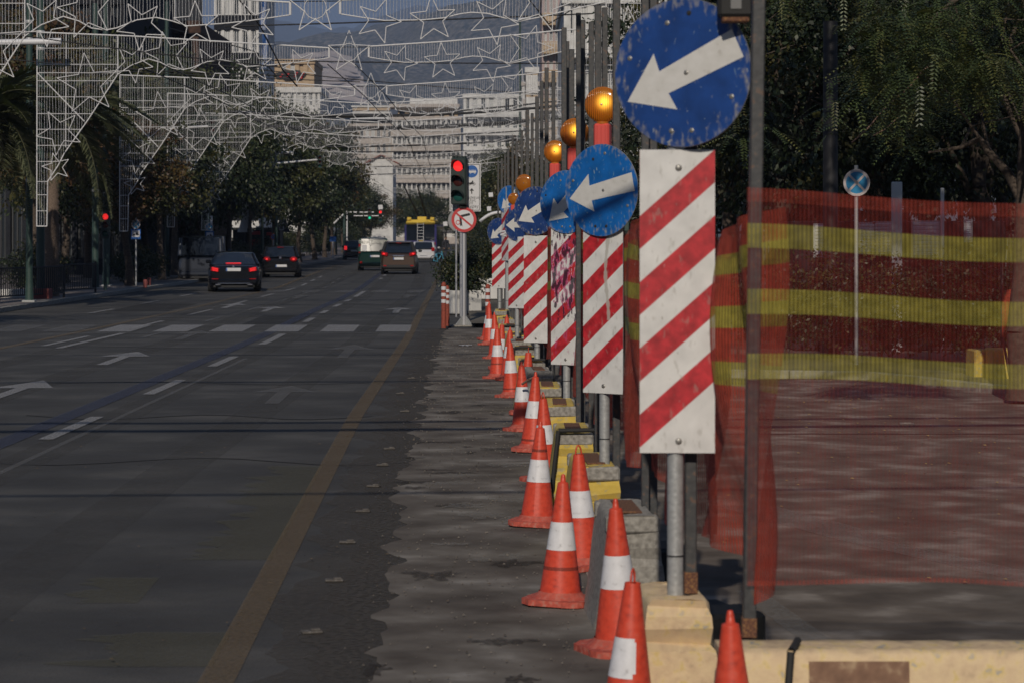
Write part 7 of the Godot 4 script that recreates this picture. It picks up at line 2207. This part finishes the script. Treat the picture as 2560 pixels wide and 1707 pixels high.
func build_left_side():
	# railings by the kerb
	for k in [[-14.7, 62.0, 3.4, "black railing at the kerb left of the slim green pole"], [-14.1, 70.5, 4.6, "black railing at the kerb right of the red plinth"], [-14.0, 77.0, 3.2, "black railing at the kerb in front of the dark hedge"]]:
		var o := thing("kerb_railing", k[3], "railing", Vector3(k[0], 0.13, -k[1]), PI * 0.5 - 0.22)
		var b := MB.new()
		for y in [0.95, 0.15]:
			b = MB.new(); b.box(Vector3(0, y, 0), Vector3(k[2], 0.05, 0.04), Basis.IDENTITY, 0.008); put(b, "rail", M.ink, o)
		var bm := MB.new()
		bm.box(Vector3(0, 0.55, 0), Vector3(0.025, 0.8, 0.025))
		var me := bm.mesh()
		var n := int(k[2] / 0.14)
		for j in n + 1: use(me, "bar", M.ink, o, Transform3D(Basis.IDENTITY, Vector3(-k[2] * 0.5 + j * k[2] / n, 0, 0)))
		for x in [-0.5, 0.5]:
			b = MB.new(); b.box(Vector3(x * k[2], 0.5, 0), Vector3(0.06, 1.04, 0.06), Basis.IDENTITY, 0.01); put(b, "post", M.ink, o)
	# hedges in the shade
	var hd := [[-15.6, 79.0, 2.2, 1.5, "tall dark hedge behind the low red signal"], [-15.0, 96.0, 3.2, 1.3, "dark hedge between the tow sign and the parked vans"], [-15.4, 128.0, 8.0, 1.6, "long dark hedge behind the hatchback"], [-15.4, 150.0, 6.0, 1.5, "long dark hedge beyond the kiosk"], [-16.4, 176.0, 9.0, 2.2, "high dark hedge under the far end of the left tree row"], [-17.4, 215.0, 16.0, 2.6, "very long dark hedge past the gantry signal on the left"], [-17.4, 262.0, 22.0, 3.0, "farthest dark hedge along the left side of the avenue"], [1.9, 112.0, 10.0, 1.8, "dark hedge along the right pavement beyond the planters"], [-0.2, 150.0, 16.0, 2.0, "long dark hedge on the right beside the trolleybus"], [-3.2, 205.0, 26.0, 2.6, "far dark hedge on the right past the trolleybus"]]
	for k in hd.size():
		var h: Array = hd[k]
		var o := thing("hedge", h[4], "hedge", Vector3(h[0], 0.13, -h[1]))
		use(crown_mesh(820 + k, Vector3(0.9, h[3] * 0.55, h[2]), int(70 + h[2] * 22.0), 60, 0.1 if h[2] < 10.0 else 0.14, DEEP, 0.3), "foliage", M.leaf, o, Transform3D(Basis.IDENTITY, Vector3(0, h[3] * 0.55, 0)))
		var b := MB.new()
		for j in 8: b.tube(Vector3(0, 0, -h[2] * 0.8 + j * h[2] * 0.22), Vector3(0, h[3] * 0.7, -h[2] * 0.8 + j * h[2] * 0.22), 0.03, 0.015, 5)
		put(b, "stems", M.bark, o)
	# low white wall and stone at the pole feet
	var w := MB.new()
	w.box(Vector3(0, 0.13, 0), Vector3(1.6, 0.26, 0.3), Basis.IDENTITY, 0.02)
	var q := put(w, "low_wall", M.white_wall)
	q.position = Vector3(gx(58, 72.5), 0.13, -72.5); tag(q, "low white wall behind the slim green pole", "wall")
	# red painted stones by the pavement
	for k in [[362, 86.5, "small red painted stone beside the tow sign post"], [372, 90.0, "second red painted stone beyond the tow sign post"]]:
		w = MB.new(); w.box(Vector3(0, 0.13, 0), Vector3(0.13, 0.3, 0.13), Basis.IDENTITY, 0.02)
		q = put(w, "marker_stone", M.red_plinth)
		q.position = Vector3(gx(k[0], k[1]), 0.13, -k[1]); tag(q, k[2], "stone")
	# kiosk with red panels under the trees
	var o := thing("red_kiosk", "kiosk with red panels and white print under the left trees", "kiosk", Vector3(gx(640, 152.0), 0.13, -152.0))
	w = MB.new(); w.box(Vector3(0, 1.1, -1.0), Vector3(3.0, 2.2, 2.0), Basis.IDENTITY, 0.03); put(w, "wall", M.trim, o)
	for k in [[-0.1, 1.95, 0.7, 0.24], [-0.05, 1.25, 0.5, 0.55], [0.9, 1.9, 0.5, 0.2], [0.35, 3.1, 0.5, 0.36]]:
		w = MB.new(); w.box(Vector3(k[0], k[1], 0.03), Vector3(k[2], k[3], 0.04), Basis.IDENTITY, 0.005); put(w, "red_panel", M.sign_red, o)
	w = MB.new(); w.box(Vector3(0.15, 2.28, 0.03), Vector3(0.34, 0.2, 0.04)); put(w, "white_panel", M.sign_white, o)
	w = MB.new(); w.box(Vector3(0, 2.25, -0.9), Vector3(3.4, 0.08, 2.6), Basis.IDENTITY, 0.02); put(w, "roof", M.slate_wall, o)
	# parasol like pale awnings near the kiosk
	for k in [[612, 148.0, "pale grey folded awning above the black saloon"], [706, 156.0, "dark grey folded awning beside the no parking sign"]]:
		o = thing("awning", k[2], "awning", Vector3(gx(k[0], k[1]), 0.13, -k[1]))
		w = MB.new(); w.lathe([Vector2(0.5, 2.0), Vector2(0.34, 2.4), Vector2(0.16, 3.2), Vector2(0.03, 3.6)], 9, Vector3.ZERO, true); put(w, "cloth", M.white_wall if k[0] < 650 else M.slate_wall, o)
		w = MB.new(); w.tube(Vector3.ZERO, Vector3(0, 2.4, 0), 0.04); put(w, "pole", M.trim, o)
	# advertising light pillar at the far junction
	o = thing("info_pillar", "small blue and white notice on a post by the far gantry", "sign", foot(832, 188.0))
	w = MB.new(); w.tube(Vector3.ZERO, Vector3(0, 1.4, 0), 0.05); put(w, "post", M.sign_white, o)
	w = MB.new(); w.box(Vector3(0, 1.6, 0.06), Vector3(0.5, 0.4, 0.03), Basis.IDENTITY, 0.005); put(w, "notice", M.sign_blue, o)
	# curved white street lamp head beyond the signs on the right
	o = thing("street_lamp", "curved white street lamp arm beyond the far guide signs", "street lamp", foot(1262, 72.0))
	w = MB.new(); w.tube(Vector3.ZERO, Vector3(0, hy(540, 72.0), 0), 0.06); put(w, "pole", M.galv, o)
	w = MB.new()
	var arc := []
	for k in 8:
		var t := k / 7.0
		arc.push_back(at(lerpf(1262, 1200, t), 533 - 6.0 * sin(t * PI * 0.7) + 26.0 * t * t, 72.0) - o.position)
	w.path(arc, 0.05, 8); put(w, "lamp_arm", M.sign_white, o)
	# small white notices hung on the far trees
	for k in [[1227, 487, 95.0], [1223, 522, 96.0], [1113, 560, 170.0], [951, 518, 200.0]]:
		w = MB.new(); w.box(Vector3.ZERO, Vector3(11.0 * k[2] / F, 11.0 * k[2] / F, 0.03), Basis(Vector3.BACK, 0.08), 0.004)
		q = put(w, "notice_board", M.sign_white)
		q.position = at(k[0], k[1], k[2]); tag(q, "small white notice plate hung on a wire before the far trees", "notice", "small notices before the far trees")
	build_person()

# one continuous body: smooth union of tapered bones, meshed as surface nets
func figure(bones: Array, lo: Vector3, hi: Vector3, cell: float, blend: float) -> MB:
	var nx := int((hi.x - lo.x) / cell) + 2; var ny := int((hi.y - lo.y) / cell) + 2; var nz := int((hi.z - lo.z) / cell) + 2
	var f := PackedFloat32Array()
	f.resize(nx * ny * nz)
	for i in nx:
		for j in ny:
			for k in nz:
				var p := lo + Vector3(i, j, k) * cell
				var acc := 0.0
				for bn in bones:
					var a: Vector3 = bn[0]; var ab: Vector3 = bn[1] - a
					var t := clampf((p - a).dot(ab) / maxf(1e-6, ab.length_squared()), 0, 1)
					acc += exp(-((p - a - ab * t).length() - lerpf(bn[2], bn[3], t)) / blend)
				f[(i * ny + j) * nz + k] = -blend * log(maxf(acc, 1e-30))
	var b := MB.new()
	var ids := {}
	for i in nx - 1:
		for j in ny - 1:
			for k in nz - 1:
				var sum := Vector3.ZERO; var n := 0; var neg := 0
				for c in 8:
					if f[((i + (c & 1)) * ny + j + ((c >> 1) & 1)) * nz + k + (c >> 2)] < 0.0: neg += 1
				if neg == 0 or neg == 8: continue
				for e in [[0, 1], [2, 3], [4, 5], [6, 7], [0, 2], [1, 3], [4, 6], [5, 7], [0, 4], [1, 5], [2, 6], [3, 7]]:
					var pa := Vector3(e[0] & 1, (e[0] >> 1) & 1, e[0] >> 2); var pb := Vector3(e[1] & 1, (e[1] >> 1) & 1, e[1] >> 2)
					var va := f[((i + int(pa.x)) * ny + j + int(pa.y)) * nz + k + int(pa.z)]; var vb := f[((i + int(pb.x)) * ny + j + int(pb.y)) * nz + k + int(pb.z)]
					if (va < 0.0) != (vb < 0.0):
						sum += pa.lerp(pb, va / (va - vb)); n += 1
				ids[(i * ny + j) * nz + k] = b.v.size()
				var g := Vector3(f[((i + 1) * ny + j) * nz + k] - f[(i * ny + j) * nz + k], f[(i * ny + j + 1) * nz + k] - f[(i * ny + j) * nz + k], f[(i * ny + j) * nz + k + 1] - f[(i * ny + j) * nz + k])
				b.vert(lo + (Vector3(i, j, k) + sum / n) * cell, g.normalized())
	for i in range(1, nx - 1):
		for j in range(1, ny - 1):
			for k in range(1, nz - 1):
				var h := (i * ny + j) * nz + k
				var v0 := f[h] < 0.0
				for ax in 3:
					var st: int = [ny * nz, nz, 1][ax]
					if (f[h + st] < 0.0) == v0: continue
					var s1: int = [nz, ny * nz, ny * nz][ax]; var s2: int = [1, 1, nz][ax]
					var q := [h, h - s1, h - s1 - s2, h - s2]
					if not (ids.has(q[0]) and ids.has(q[1]) and ids.has(q[2]) and ids.has(q[3])): continue
					var pa: Vector3 = b.v[ids[q[0]]]
					var nf := (b.v[ids[q[1]]] - pa).cross(b.v[ids[q[2]]] - pa) + (b.v[ids[q[2]]] - pa).cross(b.v[ids[q[3]]] - pa)
					if nf.dot(b.n[ids[q[0]]] + b.n[ids[q[2]]]) < 0.0: q = [q[0], q[3], q[2], q[1]]
					b.tri(ids[q[0]], ids[q[1]], ids[q[2]]); b.tri(ids[q[0]], ids[q[2]], ids[q[3]])
	return b
func build_person():
	var d := 168.0
	var o := thing("person", "person in dark clothes standing on the pavement behind the planter shrub", "person", Vector3(gx(1114, d), 0.1, -d), 0.5)
	var bones := []
	for s in [-1.0, 1.0]:
		bones += [[Vector3(s * 0.09, 0.90, 0), Vector3(s * 0.10, 0.50, 0.02), 0.085, 0.06], [Vector3(s * 0.10, 0.50, 0.02), Vector3(s * 0.10, 0.09, -0.02), 0.06, 0.042], [Vector3(s * 0.10, 0.05, -0.03), Vector3(s * 0.115, 0.04, 0.14), 0.045, 0.035],
			[Vector3(s * 0.19, 1.42, 0), Vector3(s * 0.25, 1.14, 0.0), 0.052, 0.042], [Vector3(s * 0.25, 1.14, 0), Vector3(s * 0.20, 0.92, 0.12), 0.042, 0.03], [Vector3(s * 0.20, 0.92, 0.12), Vector3(s * 0.19, 0.83, 0.16), 0.035, 0.02]]
	bones += [[Vector3(0, 0.95, 0), Vector3(0, 1.2, 0.0), 0.14, 0.13], [Vector3(-0.1, 1.36, 0), Vector3(0.1, 1.36, 0), 0.11, 0.11], [Vector3(0, 1.2, 0), Vector3(0, 1.36, 0), 0.13, 0.12], [Vector3(0, 1.44, 0), Vector3(0, 1.56, 0.01), 0.052, 0.05], [Vector3(0, 1.60, 0.015), Vector3(0, 1.68, 0.0), 0.082, 0.094], [Vector3(0, 1.62, 0.09), Vector3(0, 1.60, 0.105), 0.014, 0.016]]
	var b := figure(bones, Vector3(-0.36, -0.02, -0.2), Vector3(0.36, 1.82, 0.26), 0.026, 0.016)
	for i in b.v.size():
		b.c[i] = Color(0.32, 0.19, 0.13) if b.v[i].y > 1.52 or (b.v[i].y < 0.93 and absf(b.v[i].x) > 0.15 and b.v[i].z > 0.1) else (Color(0.02, 0.022, 0.03) if b.v[i].y > 0.9 else Color(0.03, 0.035, 0.05))
	var m := mat(Color(1, 1, 1), 0.8)
	m.vertex_color_use_as_albedo = true
	put(b, "body", m, o, true)
	var hb := MB.new()
	var rows := []
	for i in 6:
		var row := []
		var a := i / 5.0 * PI * 0.55
		for j in 17: row.push_back(Vector3(cos(TAU * j / 16) * sin(a) * 0.105, 1.67 + cos(a) * 0.115, sin(TAU * j / 16) * sin(a) * 0.112 - 0.012))
		rows.push_back(row)
	hb.grid(rows, false, true)
	put(hb, "hair", mat(lin(0.05, 0.035, 0.025), 0.7), o)

func build_litter():
	# broken road stud plates along the edge of the dirt
	var st: Node3D = null
	M.stud = tex_mat(noise_tex(66, 0.05, [[0.0, Color(0.06, 0.05, 0.043)], [0.7, Color(0.11, 0.10, 0.09)], [1.0, Color(0.26, 0.25, 0.23)]], 128), 4.0, 0.9)
	for k in [[1028, 947], [1000, 985], [1012, 1030], [973, 1124], [956, 1165], [934, 1218], [907, 1281], [868, 1359], [835, 1455], [779, 1585]]:
		var d := dist(k[1])
		var o: Node3D
		if st == null:
			o = thing("road_stud", "worn pale stud plate screwed to the road beside the dirt strip", "road stud", Vector3.ZERO, 0.0, "worn stud plates along the dirt strip")
			var b := MB.new(); b.box(Vector3(0, 0.008, 0), Vector3(0.11, 0.014, 0.07), Basis.IDENTITY, 0.005); put(b, "plate", M.stud, o)
			b = MB.new(); b.box(Vector3(0.02, 0.019, 0.0), Vector3(0.05, 0.012, 0.04), Basis.IDENTITY, 0.004); put(b, "stub", M.stud, o)
			st = o
		else: o = copy(st)
		o.position = Vector3(gx(k[0], d), 0.005, -d); o.rotation.y = rng.randf_range(-0.3, 0.3)
	# white paper by the crossing
	var b := MB.new()
	var rows := []
	for i in 5:
		var row := []
		for j in 7: row.push_back(Vector3(-0.12 + j * 0.04, 0.012 + 0.02 * absf(sin(j * 1.3 + i)), -0.06 + i * 0.03))
		rows.push_back(row)
	b.grid(rows)
	var q := put(b, "paper_scrap", M.sign_white)
	q.position = foot(1163, 44.3); tag(q, "crumpled pale blue white paper lying on the dirt before the signal", "paper")
	# grit, clods and leaves: too many to count
	for kind in 3:
		var mm := MultiMesh.new()
		mm.transform_format = MultiMesh.TRANSFORM_3D
		mm.use_colors = true
		var g := MB.new()
		if kind == 0:
			g.tri3(Vector3(-0.5, 0, 0.4), Vector3(0.5, 0, 0.3), Vector3(0, 0.55, 0)); g.tri3(Vector3(0.5, 0, 0.3), Vector3(0.1, 0, -0.5), Vector3(0, 0.55, 0)); g.tri3(Vector3(0.1, 0, -0.5), Vector3(-0.5, 0, 0.4), Vector3(0, 0.55, 0))
		else:
			leaf(g, Vector3(-0.5, 0.1, 0), Vector3(1, 0.12, 0).normalized(), Vector3(0, 0.2, 1).normalized(), 1.0, 0.6)
		mm.mesh = g.mesh()
		var n: int = [2600, 900, 700][kind]
		mm.instance_count = n
		for k in n:
			var d: float; var x: float; var s: float
			if kind == 0:
				d = 7.5 + 42.0 * pow(rng.randf(), 1.3); x = lerpf(along(YEL_R, d) + 0.5, row_x(d) + 0.1, pow(rng.randf(), 0.7)); s = rng.randf_range(0.004, 0.018) * (0.7 + d * 0.03)
			elif kind == 1:
				d = 11.0 + 24.5 * pow(rng.randf(), 0.45); x = rng.randf_range(0.9, 5.1); s = rng.randf_range(0.02, 0.05)
				if rng.randf() > (x / 5.0) * 0.9 + 0.1: s *= 0.5
			else:
				d = 8.0 + 50.0 * rng.randf(); x = rng.randf_range(along(YEL_R, d) - 3.0, row_x(d)); s = rng.randf_range(0.012, 0.035)
			mm.set_instance_transform(k, Transform3D(Basis(Vector3.UP, rng.randf() * TAU).scaled(Vector3(s, s, s)), Vector3(x, 0.014 if kind == 0 else 0.016, -d)))
			var f := rng.randf_range(0.6, 1.3)
			mm.set_instance_color(k, Color(0.12 * f, 0.105 * f, 0.09 * f) if kind == 0 else (Color(0.38 * f, 0.27 * f, 0.10 * f) if kind == 1 else Color(0.14 * f, 0.10 * f, 0.06 * f)))
		var o := MultiMeshInstance3D.new()
		o.multimesh = mm
		var m := mat(Color(1, 1, 1), 0.9)
		m.vertex_color_use_as_albedo = true
		m.cull_mode = BaseMaterial3D.CULL_DISABLED
		o.material_override = m
		o.name = ["gravel", "fallen_leaves", "road_litter"][kind]
		add_child(o)
		o.set_meta("kind", "stuff")
		tag(o, ["grit and clods scattered on the dirt strip by the barriers", "yellow fallen leaves scattered on the works floor", "brown leaf bits scattered over the right lane"][kind], ["gravel", "leaves", "litter"][kind])
